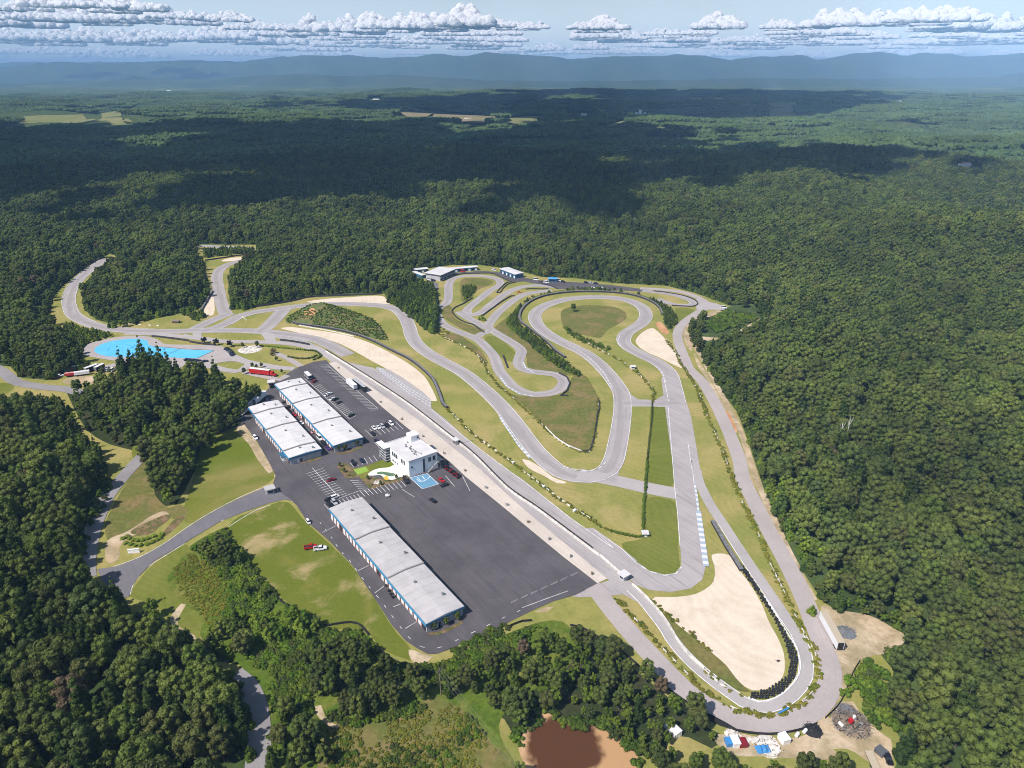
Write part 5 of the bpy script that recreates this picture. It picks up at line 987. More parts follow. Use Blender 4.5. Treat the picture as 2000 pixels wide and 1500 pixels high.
G2 = garage('garage_building', gz((652, 870), Hg), gz((545, 761), Hg), 16.6, Hg, (.34, .70, .96, 1.07), M['roof_white'], 'white-roofed garage building beside the row of parked cars, right one of the pair', 22, None)
G1 = garage('garage_building', gz((565.5, 894), Hg), gz((497.5, 812), Hg), 17.0, Hg, (.14, .62, 1.0, 1.17), M['roof_white'], 'white-roofed garage building nearest the green lawn, left one of the pair', 16, None)
# white clubhouse
HC = 9.4
nl, fl, nr = gz((798.2, 901.8), HC), gz((753.5, 865.5), HC), gz((855, 884), HC)
rz, CL = frame(nl, fl); CWd = frame(nl, nr)[1]
CLUB = empty('clubhouse', (nl[0], nl[1], 0), rz); tag(CLUB, 'two-storey white clubhouse with flat white roof, rooftop hut and dark glass stair tower', 'clubhouse')
MB().box(0, CL, -CWd, 0, 0, HC - .5).build('wall', M['white_wall'], CLUB)
rf = MB().box(-.12, CL + .12, -CWd - .12, .12, HC - .5, HC - .05)
for q in ((-.14, .2, -CWd - .14, .14), (CL - .2, CL + .14, -CWd - .14, .14), (.2, CL - .2, -.2, .14), (.2, CL - .2, -CWd - .14, -CWd + .2)): rf.box(*q, HC - .06, HC + .3)
RF = rf.build('roof', M['roof_white'], CLUB)
HW = plain('bright_white_render', (0.74, .74, .75), .7, vary=.03)
hut = MB().box(CL - 7.5, CL - 2.5, -CWd + .5, -CWd + 5.5, HC, HC + 3.4); hut.box(CL - 7.7, CL - 2.3, -CWd + .3, -CWd + 5.7, HC + 3.4, HC + 3.6); HUT = hut.build('roof_hut', HW, CLUB)
MB().box(CL - 7.56, CL - 7.5, -CWd + 1, -CWd + 2.1, HC + 1.2, HC + 2.4).build('window', M['glass'], HUT)
for i, (x, y, w) in enumerate(((5, -6, .9), (6.5, -7.5, 1.1), (8.2, -6.5, .8), (9.4, -8, .6), (11, -7, 1.2), (13, -8.5, .8), (3.5, -6.5, .6), (14.5, -6.5, 1.0), (16.5, -7.5, .7), (4.6, -8.6, .5), (18, -9.5, .9), (3, -9, .6))):
    MB().box(x - w / 2, x + w / 2, y - w * .35, y + w * .35, HC - .05, HC + w * .8).build('roof_unit', M['steel'], CLUB)
WF = plain('grey_window_frame', (0.20, .20, .22), .5)
def win(x0, x1, z0, z1, face, y=0):
    if face == 'L': MB().box(x0, x1, .015, .09, z0, z1).build('window', M['glass'], CLUB); f = MB(); [f.box(a, a + .1, .09, .14, z0, z1) for a in (x0, (x0 + x1) / 2 - .05, x1 - .1)]
    else: MB().box(-.09, -.015, x0, x1, z0, z1).build('window', M['glass'], CLUB); f = MB(); [f.box(-.14, -.09, a, a + .1, z0, z1) for a in (x0, (x0 + x1) / 2 - .05, x1 - .1)]
    f.build('window_frame', WF, C.objects[-1] if False else [c for c in CLUB.children if c.name.startswith('window') and 'frame' not in c.name][-1])
for x in (4.1, 6.6, 12.2, 14.2, 16.4): win(x, x + 1.5, 5.2, 7.6, 'L')
for x in (12.0, 14.3, 16.6): win(x, x + 1.4, 1.8, 2.7, 'L')
win(-9.2, -8.0, .4, 8.2, 'N'); win(-12.9, -11.2, 5.4, 7.9, 'N'); win(-15.6, -13.9, 5.4, 7.9, 'N')
MB().cyl((-.02, -1.6, 5.6), (-.16, -1.6, 5.6), .55, .55, 14).build('wall_emblem', M['glass'], CLUB)
tw = MB().box(CL - 4.2, CL + 3.2, .25, 2.6, 0, HC - .6); TW_ = tw.build('stair_tower', M['glass'], CLUB)
mu = MB()
for k in range(6): mu.box(CL - 4.25 + k * 1.48, CL - 4.13 + k * 1.48, 2.6, 2.72, 0, HC - .6)
for z in (1.4, 3.0, 4.6, 6.2, 7.8): mu.box(CL - 4.25, CL + 3.25, 2.6, 2.70, z, z + .16)
for z in (1.4, 3.0, 4.6, 6.2, 7.8): mu.box(CL - 4.30, CL - 4.2, .25, 2.6, z, z + .16)
mu.build('mullion', M['white_metal'], TW_)
MB().box(CL - 4.6, CL + 4.6, .2, 3.6, HC - .6, HC - .2).build('canopy', HW, CLUB)
st = MB()
for k in range(14): st.box(-2.1, -.5, -9.8 - k * .45, -9.35 - k * .45, .3 * k, .3 * k + .14)
st.box(-2.2, -.3, -CWd - 3.4, -15.6, 4.1, 4.3); st.box(-2.2, 6, -CWd - 3.2, -CWd - .2, 4.1, 4.3); ST = st.build('outside_stair', M['steel'], CLUB)
rl = MB(); 
for y0, y1, z0, z1 in ((-9.4, -15.6, 1.0, 5.3), (-15.6, -CWd - 3.4, 5.3, 5.3)): rl.cyl((-2.2, y0, z0), (-2.2, y1, z1), .07); rl.cyl((-2.2, y0, z0 - .5), (-2.2, y1, z1 - .5), .05)
for y in (-11, -13, -15.6, -17, -CWd - 3.3): rl.cyl((-2.2, y, 0), (-2.2, y, 5.2), .06)
rl.build('handrail', M['steel'], ST)
# kart clubhouse and its neighbours
def slab(name, c1, c2, wpx_dir, W, H, wallm, roofm, label, cat, over=.6, openl=False, rise=.25):
    rz, L = frame(c1, c2); r = empty(name, (c1[0], c1[1], 0), rz); tag(r, label, cat)
    MB().box(0, L, 0, W, 0, H).build('wall', wallm, r); rb = MB(); roof_gable(rb, -over, L + over, W, H + .2, rise, over); rb.build('roof', roofm, r)
    n = max(2, int(L / 3.2))
    for k in range(n):
        x = L * (k + .2) / n; MB().box(x, x + L * .6 / n, -.08, -.01, .3 if H < 4 else .4, min(H - .5, 2.7)).build('window', M['white_metal'] if k % 2 else M['glass'], r)
    return r
a, b = g(*zK([(500, 350)])[0]), g(*zK([(690, 268)])[0])
KC = slab('kart_clubhouse', a, b, 0, 17, 6.2, M['grey_wall'], M['roof_white'], 'kart clubhouse with broad overhanging white roof at the head of the kart track', 'clubhouse', 1.6)
for k, z in enumerate((1.0, 4.0)):
    L_ = frame(a, b)[1]; MB().box(.4, L_ - .4, -.16, -.02, z, z + 1.5).build('window_band', M['glass'], KC)
MB().box(-1.8, L_ + 1.8, -2.2, -.2, 3.1, 3.35).build('balcony', M['steel'], KC)
slab('kart_garage', g(*zK([(655, 232)])[0]), g(*zK([(1020, 200)])[0]), 0, 6, 3.6, M['dkblue'], M['roof_white'], 'long low kart garage with white roof against the forest, right of the kart clubhouse', 'garage')
slab('kart_garage', g(*zK([(90, 250)])[0]), g(*zK([(330, 225)])[0]), 0, 6, 3.6, M['dkblue'], M['roof_white'], 'long low kart garage with white roof, left of the kart clubhouse against the forest', 'garage')
slab('shade_canopy', g(*zK([(235, 318)])[0]), g(*zK([(100, 266)])[0]), 0, -6, 3.2, M['dkblue'], M['roof_white'], 'short low canopy with pale roof at the left corner of the kart clubhouse', 'canopy')
slab('kart_shed', g(*zK([(1335, 240)])[0]), g(*zK([(1545, 320)])[0]), 0, 10, 4.6, M['dkblue'], M['roof_white'], 'white-roofed open-sided kart shed right of the top kart bend', 'shed', .8)
# small paddock structures
def kiosk(p, w, d, h, rzv, label, roofm, wallm, cat='kiosk'):
    r = empty('kiosk', (*g(*p), 0), rzv); tag(r, label, cat); MB().box(-w / 2, w / 2, -d / 2, d / 2, 0, h).build('wall', wallm, r)
    MB().box(-w / 2 - .7, w / 2 + .7, -d / 2 - .7, d / 2 + .7, h, h + .3).build('roof', roofm, r); MB().box(-w * .35, w * .35, -d / 2 - .06, -d / 2 - .005, 1.0, 2.1).build('window', M['glass'], r); return r
kiosk((528, 963), 3.6, 3.2, 3.0, .5, 'small entry kiosk with pale flat roof at the end of the entrance drive', M['roof_grey'], M['grey_wall'])
AZ = math.atan2(-.81, .587)
kiosk(zJ([(505, 455)])[0], 3.4, 3.4, 3.2, .2, 'small pavilion with white roof at the corner of the wood above the parked coaches', M['roof_white'], M['grey_wall'], 'pavilion')
kiosk((1218, 1131), 2.6, 2.6, 2.6, AZ, 'small white marshal hut at the end of the pit wall', M['roof_white'], M['grey_wall'], 'marshal hut')
kiosk(zB([(1300, 1290)])[0], 2.8, 1.6, 2.8, AZ, 'starter stand on the pit wall beside the start line', M['roof_white'], M['steel'], 'starter stand')
kiosk(zC([(1120, 735)])[0], 2.4, 2.0, 2.0, 0, 'small white marshal post at the bend in the diagonal barrier line', M['roof_white'], M['white_wall'], 'marshal post')
kiosk(zF([(532, 488)])[0], 1.8, 1.8, 1.7, 0, 'small white marshal post at the corner of the L-shaped hedge', M['roof_white'], M['white_wall'], 'marshal post')
kiosk(zN([(1525, 65)])[0], 5, 3, 1.8, 0, 'low brown-roofed hut on the grass between the wood and the upper left track', M['wood'], M['wood'], 'hut')
kiosk(zJ([(690, 1480)])[0], 4.5, 3, 3.0, AZ, 'pale lean-to at the near left corner of the left garage', M['dkblue'], M['white_wall'], 'lean-to')
kiosk(zL([(196, 150)])[0], 8, 4.5, 3.2, 0, 'bright blue canopy tent at the left end of the kart paddock', plain('blue_canvas', (.08, .32, .62), .7), M['dkblue'], 'canopy tent')
# entrance sign
r = empty('entrance_sign', (*g(262, 1080), 0), .15); tag(r, 'white entrance sign on a low base beside the entrance drive', 'sign')
MB().box(-2.3, 2.3, -.2, .2, .5, 1.9).build('board', M['white_metal'], r); MB().box(-2.5, 2.5, -.35, .35, 0, .5).build('base', M['block'], r); MB().box(-2.35, 2.35, -.32, .32, 1.9, 2.1).build('cap', M['white_metal'], r)
# power pole with wires
def pole(p, h, label, rzv=0, dx=0):
    x, y = g(*p); r = empty('power_pole', (x, y, 0), rzv); tag(r, label, 'power pole', 'power poles at the bottom'); MB().cyl((0, 0, 0), (0, 0, h), .17, .11, 8).build('pole', M['wood'], r); MB().box(-1.3, 1.3, -.07, .07, h - .8, h - .6).build('crossarm', M['steel'], r)
    return Vector((x, y, h - .55))
pa = pole((861, 1357), 11.5, 'grey power pole with crossarm standing among the shrubs below the paddock road', .9)
pb = pole((1020, 1560), 11.5, 'grey power pole outside the bottom edge carrying the wires past the pond', .9)
wb = MB()
for o_ in (-1.1, 0, 1.1):
    q = Vector((math.cos(.9), math.sin(.9), 0)) * o_; last = pa + q
    for k in range(1, 13):
        t = k / 12; nx = pa + q + (pb - pa) * t; nx.z -= 1.6 * math.sin(math.pi * t); wb.cyl(last, nx, .035, .035, 4); last = nx
tag(wb.build('power_lines', M['beltcap']), 'three thin power lines running from the pole past the left side of the pond', 'wires')
# lamp post by the kiosk
lx, ly = g(545, 974); r = empty('lamp_post', (lx, ly, 0), 0); tag(r, 'slim lamp post beside the entry kiosk at the road fork', 'lamp post'); MB().cyl((0, 0, 0), (0, 0, 7), .09, .06).build('pole', M['steel'], r); MB().box(-.9, .1, -.14, .14, 7, 7.15).build('lamp_head', M['steel'], r)

# ------------------------------------------------------------------ vehicles
def car_meshes(kind):
    L, W, H, deck, c0, c1, t0, t1 = {'sedan': (4.7, 1.85, 1.45, .92, -1.75, 1.15, -1.0, .35), 'sports': (4.4, 1.9, 1.22, .82, -1.6, .95, -.95, .15), 'suv': (4.7, 1.92, 1.75, 1.05, -2.2, 1.2, -2.0, .55),
        'van': (5.6, 2.0, 2.3, 1.15, -2.7, 1.9, -2.65, 1.2), 'pickup': (5.7, 2.0, 1.85, 1.08, -.7, 1.35, -.55, .75)}[kind]
    w = W / 2; b = MB(); rings = []
    for x, zt, ws in ((-L / 2, .62, .84), (-L / 2 + .12, deck - .06, .95), (c0, deck, 1), (c1, deck, 1), (L / 2 - .5, deck - .14, .97), (L / 2 - .05, .66, .86), (L / 2, .5, .82)):
        rings.append([(x, -w * ws, .26), (x, w * ws, .26), (x, w * ws, zt * .62), (x, w * ws * .93, zt), (x, -w * ws * .93, zt), (x, -w * ws, zt * .62)])
    b.loft(rings)
    rz = H - .07; b.loft([[(t0, -w * .70, rz), (t0, w * .70, rz), (t0, w * .62, H), (t0, -w * .62, H)], [(t1, -w * .70, rz), (t1, w * .70, rz), (t1, w * .62, H), (t1, -w * .62, H)]])
    if kind == 'pickup':
        b.box(-L / 2 + .05, c0 - .05, -w * .95, -w * .8, deck - .05, deck + .28); b.box(-L / 2 + .05, c0 - .05, w * .8, w * .95, deck - .05, deck + .28); b.box(-L / 2 + .03, -L / 2 + .15, -w * .8, w * .8, deck - .05, deck + .28)
    gm = MB(); rings = [[(c0, -w * .88, deck - .02), (c1, -w * .88, deck - .02), (c1, w * .88, deck - .02), (c0, w * .88, deck - .02)], [(t0 - .03, -w * .72, rz + .01), (t1 + .03, -w * .72, rz + .01), (t1 + .03, w * .72, rz + .01), (t0 - .03, w * .72, rz + .01)]]
    gm.loft(rings)
    wm = MB().cyl((0, -.11, 0), (0, .11, 0), .34, .34, 12); wp = [(sx * L * .31, sy * (w - .1), .34) for sx in (-1, 1) for sy in (-1, 1)]
    return b, gm.mesh('windows', M['glass']), wm.mesh('wheel', M['black']), wp, deck, L, w, c0
CARS = {k: car_meshes(k) for k in ('sedan', 'sports', 'suv', 'van', 'pickup')}; BODY = {}
def veh(kind, col, p, vec, label, group=None, nm='parked_car', cat='car', z=0):
    b, gm, wm, wp, deck, L, w, c0 = CARS[kind]
    if (kind, col) not in BODY: BODY[(kind, col)] = b.mesh('car_body', M[col])
    x, y = g(*p); x2, y2 = g(p[0] + vec[0], p[1] + vec[1]); rz = math.atan2(y2 - y, x2 - x)
    o = link(bpy.data.objects.new(nm, BODY[(kind, col)])); o.location = (x, y, ZL[0] + z + .01); o.rotation_euler = (0, 0, rz); tag(o, label, cat, group)
    link(bpy.data.objects.new('windows', gm), o)
    for q in wp: c = link(bpy.data.objects.new('wheel', wm), o); c.location = q
    if kind == 'pickup': MB().box(-L / 2 + .16, c0 - .06, -w * .79, w * .79, deck - .1, deck + .02).build('cargo_bed', M['black'], o)
    return o
V1 = (10.5, 10); V2 = (13, -6); CL_ = 'cars parked by the clubhouse'
for (u, v), k, c, t in (((650, 272), 'sedan', 'white', 'white car first from the left in the row behind the clubhouse'), ((707, 264), 'sports', 'white', 'low white sports car second from the left in the row behind the clubhouse'), ((766, 252), 'suv', 'silver', 'silver car in the middle of the row behind the clubhouse'),
                        ((826, 234), 'sedan', 'carblack', 'black car between silver and white cars in the row behind the clubhouse'), ((886, 212), 'suv', 'white', 'white car at the right end of the row behind the clubhouse, under the roof hut'),
                        ((632, 352), 'sedan', 'carblack', 'black car alone in the left slot of the lower row by the clubhouse corner'), ((692, 470), 'suv', 'navy', 'dark car beside the glass stair tower of the clubhouse')):
    veh(k, c, zI([(u, v)])[0], V1, t, CL_)
for (u, v), k, c, t in (((362, 765), 'suv', 'carblack', 'black car in the left slot beside the putting green'), ((480, 728), 'sedan', 'navy', 'dark blue car in the slot right of the black car beside the putting green'), ((1095, 1010), 'pickup', 'carblack', 'black car parked between the garden bed and the blue court')):
    veh(k, c, zI([(u, v)])[0], (7, 10), t, CL_)
veh('sports', 'red', zI([(1588, 1000)])[0], (8, 6), 'bright red sports car right of the blue court'); veh('sports', 'carblack', zI([(1632, 1068)])[0], (10, -4), 'black sports car just below the bright red one by the blue court')
veh('sedan', 'darkred', zI([(55, 998)])[0], (14, -5), 'dark red car alone in the double row of empty stalls')
LG = 'cars parked at the end of the long garage'
veh('suv', 'white', zI([(105, 1238)])[0], (14, -5), 'white car at the upper corner of the group by the end of the long garage', LG); veh('sedan', 'carblack', zI([(25, 1268)])[0], (14, -5), 'black car left of the white car near the end of the long garage', LG)
veh('suv', 'silver', zI([(95, 1312)])[0], (8, 9), 'silver car nearest the roof corner of the long garage', LG); veh('suv', 'carblack', zI([(30, 1350)])[0], (8, 9), 'black car at the left end beside the silver car by the long garage', LG)
RW = 'cars in the long row beside the right garage'
for (u, v), k, c, t in (((1105, 405), 'suv', 'darkred', 'dark red car next to the grey camper at the top of the long row'), ((1278, 592), 'sports', 'white', 'left one of the white cars in the middle of the long row'), ((1310, 580), 'sedan', 'white', 'second white car in the middle of the long row'), ((1358, 650), 'sports', 'white', 'lower white car in the middle of the long row'),
                        ((1395, 655), 'sedan', 'carblack', 'black car right beside the lower white car in the long row'), ((1445, 700), 'suv', 'grey', 'dark grey car at the lower end of the middle group in the long row'), ((1622, 880), 'sedan', 'carblack', 'black car alone at the lower end of the long row of stalls')):
    veh(k, c, zJ([(u, v)])[0], V2, t, RW)
BT = 'vehicles between the two garages'
veh('sedan', 'red', zJ([(822, 872)])[0], (9, 9), 'bright red car in the lane between the two white-roofed garages', BT); veh('sports', 'pink', zJ([(918, 905)])[0], (9, 9), 'pink and white race car right of the red car between the garages', BT, 'race_car', 'race car')
veh('sports', 'white', zJ([(925, 985)])[0], (9, 9), 'small white race car below the pink one between the garages', BT, 'race_car', 'race car'); veh('van', 'white', zJ([(1175, 1200)])[0], (9, 9), 'long white van against the doors of the right garage', BT, 'parked_van', 'van')
veh('pickup', 'carblack', zJ([(1240, 1282)])[0], (9, 9), 'black pickup truck below the white van between the garages', BT, 'pickup_truck', 'pickup'); veh('sedan', 'purple', zJ([(1290, 1340)])[0], (9, 9), 'purple car at the near corner of the right garage', BT)
for (u, v), c, t in (((700, 690), 'carblack', 'black open race car outside an upper door of the right garage'), ((745, 745), 'tan', 'dull brown race car outside the upper doors of the right garage'), ((780, 755), 'carblack', 'black race car beside the brown one outside the right garage'), ((832, 800), 'grey', 'grey race car above the bright red car outside the right garage'), ((1110, 1110), 'pink', 'pinkish cart outside the lower doors of the right garage')):
    veh('sports', c, zJ([(u, v)])[0], (12, -4), t, BT, 'race_car', 'race car')
veh('suv', 'white', zJ([(278, 1195)])[0], (9, 10), 'white car alone on the drive left of the left garage'); veh('suv', 'silver', zJ([(70, 915)])[0], (-10, 5), 'small pale car behind the left coach at the edge of the wood'); veh('sedan', 'navy', zJ([(447, 665)])[0], (9, 7), 'dark blue car right of the upper coach near the left garage'); veh('suv', 'carblack', zJ([(530, 480)])[0], (12, -3), 'black car beside the small pavilion at the corner of the wood')
veh('pickup', 'red', (607, 1071), (14, -3), 'red pickup truck parked on the patchy grass', None, 'pickup_truck', 'pickup'); veh('pickup', 'white', (626, 1074), (14, -2), 'white pickup with a white cap parked on the grass beside the red one', None, 'pickup_truck', 'pickup')
x, y = g(620.5, 1074.5); veh('van', 'white', (602.5, 1022), (6, 8), 'small white utility cart at the edge of the patchy grass beside the road', None, 'utility_cart', 'cart').scale = (.55, .7, .7)
SK = 'dark cars by the skid pad'
for k, (u, v) in enumerate(((1660, 526), (1708, 530), (1748, 532), (1790, 540), (1880, 546))): veh('sedan', 'navy', zN([(u, v)])[0], (14, -3), ('dark blue car, first from the left below the blue skid pad', 'dark blue car, second from the left below the blue skid pad', 'dark blue car, third from the left below the blue skid pad', 'dark blue car, fourth from the left below the blue skid pad', 'dark blue car parked apart at the right below the blue skid pad')[k], SK)
for k, (u, v) in enumerate(((452, 640), (478, 656), (500, 676), (518, 698), (532, 716))): veh('sedan', 'navy' if k != 2 else 'grey', zO([(u, v)])[0], (12, -7), f"{('topmost', 'second', 'middle', 'fourth', 'lowest')[k]} of five dark cars in the slanting row right of the skid pad", SK)
PK = 'vehicles beside the country road'
for (u, v), k, c, t in (((640, 655), 'suv', 'navy', 'dark blue car next to the white trailers beside the country road'), ((690, 652), 'suv', 'silver', 'silver car right of the dark blue one beside the parked trailers'), ((750, 655), 'van', 'white', 'white van among the cars beside the parked trailers'), ((860, 650), 'suv', 'carblack', 'black car under the pines right of the white van'), ((835, 600), 'van', 'white', 'white truck half hidden by the pines above the parked cars'), ((930, 668), 'pickup', 'yellow', 'yellow machine under the pines at the end of the dirt strip')):
    veh(k, c, zN([(u, v)])[0], (8, -6), t, PK)
for (u, v), c, t in (((60, 705), 'red', 'red car in the left group beside the country road'), ((50, 742), 'orange', 'orange car in the left group beside the country road'), ((110, 722), 'white', 'white car in the left group beside the country road')): veh('sedan', c, zN([(u, v)])[0], (14, -2), t, PK)
KP = 'cars at the kart paddock'
for q, k, c, t in ((zK([(358, 345)])[0], 'van', 'white', 'white van in front of the kart clubhouse'), (zK([(405, 352)])[0], 'suv', 'carblack', 'black car beside the white van at the kart clubhouse'), (zK([(815, 226)])[0], 'van', 'red', 'red van before the right kart garage'), (zK([(1250, 207)])[0], 'van', 'white', 'white van at the forest edge left of the kart shed'),
                   (zL([(298, 158)])[0], 'suv', 'carblack', 'black car right of the blue canopy tent'), (zL([(524, 168)])[0], 'suv', 'carblack', 'black car at the left of the trio on the kart lot'), (zL([(570, 171)])[0], 'suv', 'silver', 'silver car in the middle of the trio on the kart lot'), (zL([(620, 175)])[0], 'suv', 'navy', 'dark car at the right of the trio on the kart lot'),
                   (zL([(255, 148)])[0], 'van', 'white', 'white van just right of the blue canopy tent'), (zL([(135, 165)])[0], 'van', 'white', 'white van left of the blue canopy tent'), (zL([(35, 138)])[0], 'van', 'white', 'white van near the kart shed'), (zL([(590, 214)])[0], 'sports', 'white', 'left one of two small white cars on the lower edge of the kart lot'), (zL([(678, 216)])[0], 'sports', 'white', 'right one of two small white cars on the lower edge of the kart lot'), (zL([(1868, 412)])[0], 'van', 'white', 'white van at the end of the spur road by the forest')):
    veh(k, c, q, (14, 2), t, KP)
veh('sports', 'orange', zK([(1600, 512)])[0], (14, 2), 'orange car on the apex between the two kart straights'); veh('sports', 'carblack', (846, 980), (7, 5), 'black race car alone on the empty dark lot', None, 'race_car', 'race car')
x, y = g(757, 971); r = MB().box(-1, 1, -.7, .7, 0, .5); r.box(-.5, .5, -.5, .5, .5, .9); tag(r.build('equipment_box', M['white'], None, (x, y, .8), .3), 'small white equipment box alone at the upper left of the empty dark lot', 'box')
# karts in the rack right of the stair, and motorcycles by the long garage
def small_bike(nm, p, vec, c, label, group, cat):
    x, y = g(*p); x2, y2 = g(p[0] + vec[0], p[1] + vec[1]); o = empty(nm, (x, y, ZL[0]), math.atan2(y2 - y, x2 - x)); tag(o, label, cat, group)
    b = MB(); b.box(-.95, .95, -.35, .35, .12, .3); b.box(-.9, -.35, -.6, .6, .15, .5); b.box(-.3, .15, -.3, .3, .3, .62); b.cyl((.35, -.3, .3), (.35, .3, .6), .06); b.build('chassis', M[c], o)
    for sx in (-.65, .75):
        for sy in (-.55, .55): MB().cyl((sx, sy - .1, .17), (sx, sy + .1, .17), .17, .17, 10).build('wheel', M['black'], o)
for k in range(9):
    t = k / 8; small_bike('go_kart', (zI([(1655 + 195 * t, 800 + 140 * t)])[0]), (5, -2), 'carblack' if k % 3 else 'darkred', 'go-kart in the slanting double row right of the outside stair of the clubhouse', 'go-karts beside the clubhouse', 'go-kart')
for k in range(9):
    t = k / 8; small_bike('go_kart', (zI([(1632 + 195 * t, 822 + 140 * t)])[0]), (5, -2), 'darkred' if k % 2 else 'carblack', 'go-kart in the slanting double row right of the outside stair of the clubhouse', 'go-karts beside the clubhouse', 'go-kart')
for k, (u, v) in enumerate(((522, 815), (540, 850), (552, 872), (565, 892))): small_bike('go_kart', zE([(u, v)])[0], (8, -3), 'carblack', 'black open kart in the short row outside a door of the long garage', 'karts outside the long garage', 'go-kart')
for (u, v), t in (((180, 385), 'upper'), ((265, 502), 'lower')): small_bike('go_kart', zE([(u, v)])[0], (6, 6), 'carblack', f'{t} single black kart against the blue side of the long garage', None, 'go-kart')
# long vehicles
def wheels(o, xs, w, r=.5):
    wm = MB().cyl((0, -.15, 0), (0, .15, 0), r, r, 12).mesh('wheel', M['black'])
    for x in xs:
        for s_ in (-1, 1): c = link(bpy.data.objects.new('wheel', wm), o); c.location = (x, s_ * (w / 2 - .2), r)
def long_box(nm, a, b, L, W, H, col, label, cat, group=None, roofc='white', cab=None, windows=False, h0=.9, rear=None):
    """a = rear, b = front in the photograph"""
    (x, y), (x2, y2) = g(*a), g(*b); rz = math.atan2(y2 - y, x2 - x); o = empty(nm, ((x + x2) / 2, (y + y2) / 2, ZL[0]), rz); tag(o, label, cat, group)
    bx = MB().box(-L / 2, L / 2, -W / 2, W / 2, h0, H)
    for k in range(int(L / 1.3)): xx = -L / 2 + .6 + k * 1.3; bx.box(xx, xx + .06, -W / 2 - .03, W / 2 + .03, h0, H)
    B = bx.build('body', M[col], o); MB().box(-L / 2 - .03, L / 2 + .03, -W / 2 - .05, W / 2 + .05, H, H + .06).build('roof', M[roofc], o)
    MB().box(-L / 2 + .4, L / 2 - .4, -W / 2 + .3, W / 2 - .3, .5, h0).build('chassis', M['black'], o)
    wheels(o, (-L / 2 + 1.4, -L / 2 + 2.6) + ((L / 2 - 1.6,) if not cab and windows else ()), W)
    if rear: MB().box(-L / 2 - .08, -L / 2 - .01, -W / 2 + .25, W / 2 - .25, h0 + .1, H - .2).build('rear_door', M[rear], o)
    else: MB().box(-L / 2 - .06, -L / 2 - .01, -W / 2 + .15, W / 2 - .15, h0 + .1, H - .15).build('rear_door', M['steel'], o)
    if windows:
        MB().box(-L / 2 + .6, L / 2 - .5, -W / 2 - .045, W / 2 + .045, H - 1.4, H - .6).build('windows', M['glass'], o); MB().box(L / 2, L / 2 + .04, -W / 2 + .15, W / 2 - .15, h0 + .6, H - .4).build('windscreen', M['glass'], o)
    if cab:
        c0 = L / 2 + .5; cb = MB().loft([[(c0, -1.15, .8), (c0, 1.15, .8), (c0, 1.15, 3.3), (c0, -1.15, 3.3)], [(c0 + 2.2, -1.15, .8), (c0 + 2.2, 1.15, .8), (c0 + 2.0, 1.05, 3.0), (c0 + 2.0, -1.05, 3.0)]])
        cb.loft([[(c0 + 2.2, -1.0, .7), (c0 + 2.2, 1.0, .7), (c0 + 2.2, 1.0, 2.0), (c0 + 2.2, -1.0, 2.0)], [(c0 + 4.0, -.9, .7), (c0 + 4.0, .9, .7), (c0 + 4.0, .8, 1.7), (c0 + 4.0, -.8, 1.7)]]); cb.build('cab', M[cab], o)
        MB().box(c0 + 2.02, c0 + 2.2, -1.0, 1.0, 2.05, 2.8).build('windscreen', M['glass'], o); wheels(o, (c0 + 3.1, c0 + .6), 2.4)
    return o
long_box('semi_truck', zJ([(200, 283)])[0], zJ([(500, 318)])[0], 15.5, 2.6, 4.1, 'red', 'red semi truck with long red white-roofed trailer on the grass above the wood', 'semi truck', cab='red')
long_box('coach_bus', zJ([(90, 880)])[0], zJ([(225, 735)])[0], 13.0, 2.7, 3.9, 'white', 'white coach with silver side, lower left one at the edge of the wood', 'bus', 'coaches at the edge of the wood', windows=True)
long_box('coach_bus', zJ([(265, 730)])[0], zJ([(415, 605)])[0], 14.0, 2.7, 3.8, 'white', 'long white trailer-like coach, upper right one at the edge of the wood', 'bus', 'coaches at the edge of the wood', cab=None)
long_box('camper_van', zJ([(985, 322)])[0], zJ([(1050, 385)])[0], 8.6, 2.6, 3.4, 'silver', 'pale grey camper at the top of the long row of stalls', 'camper', roofc='white', windows=True)
long_box('transporter', zJ([(1570, 430)])[0], zJ([(1680, 520)])[0], 12.5, 2.6, 3.6, 'white', 'white box transporter on the stalls beside the pit apron, left of the black one', 'truck', 'transporters beside the pit apron')
long_box('transporter', zJ([(1660, 430)])[0], zJ([(1820, 555)])[0], 17, 2.6, 4.0, 'carblack', 'long black transporter with pale roof beside the pit apron', 'truck', 'transporters beside the pit apron', roofc='silver')
long_box('semi_trailer', (1636, 1267), (1608, 1216), 16.2, 2.6, 4.0, 'white', 'long white semi trailer with an open dark rear on the dirt clearing', 'trailer', roofc='tan', rear='carblack')
for (a, b_, t) in ((zN([(235, 668)])[0], zN([(345, 638)])[0], 'left one of three white-roofed dark trailers beside the country road'), (zN([(450, 670)])[0], zN([(545, 634)])[0], 'middle one of three white-roofed dark trailers beside the country road'), (zN([(560, 662)])[0], zN([(630, 628)])[0], 'right and shortest of three white-roofed dark trailers beside the country road')):
    long_box('box_trailer', a, b_, 9.5 if 'short' not in t else 7.5, 2.5, 3.4, 'carblack', t, 'trailer', 'trailers beside the country road')
long_box('box_trailer', zN([(215, 725)])[0], zN([(320, 712)])[0], 9, 2.4, 2.6, 'red', 'low red trailer below the white-roofed trailers', 'trailer', roofc='pink'); long_box('box_trailer', zN([(325, 716)])[0], zN([(440, 700)])[0], 9, 2.5, 2.8, 'white', 'low white trailer right of the red trailer', 'trailer')
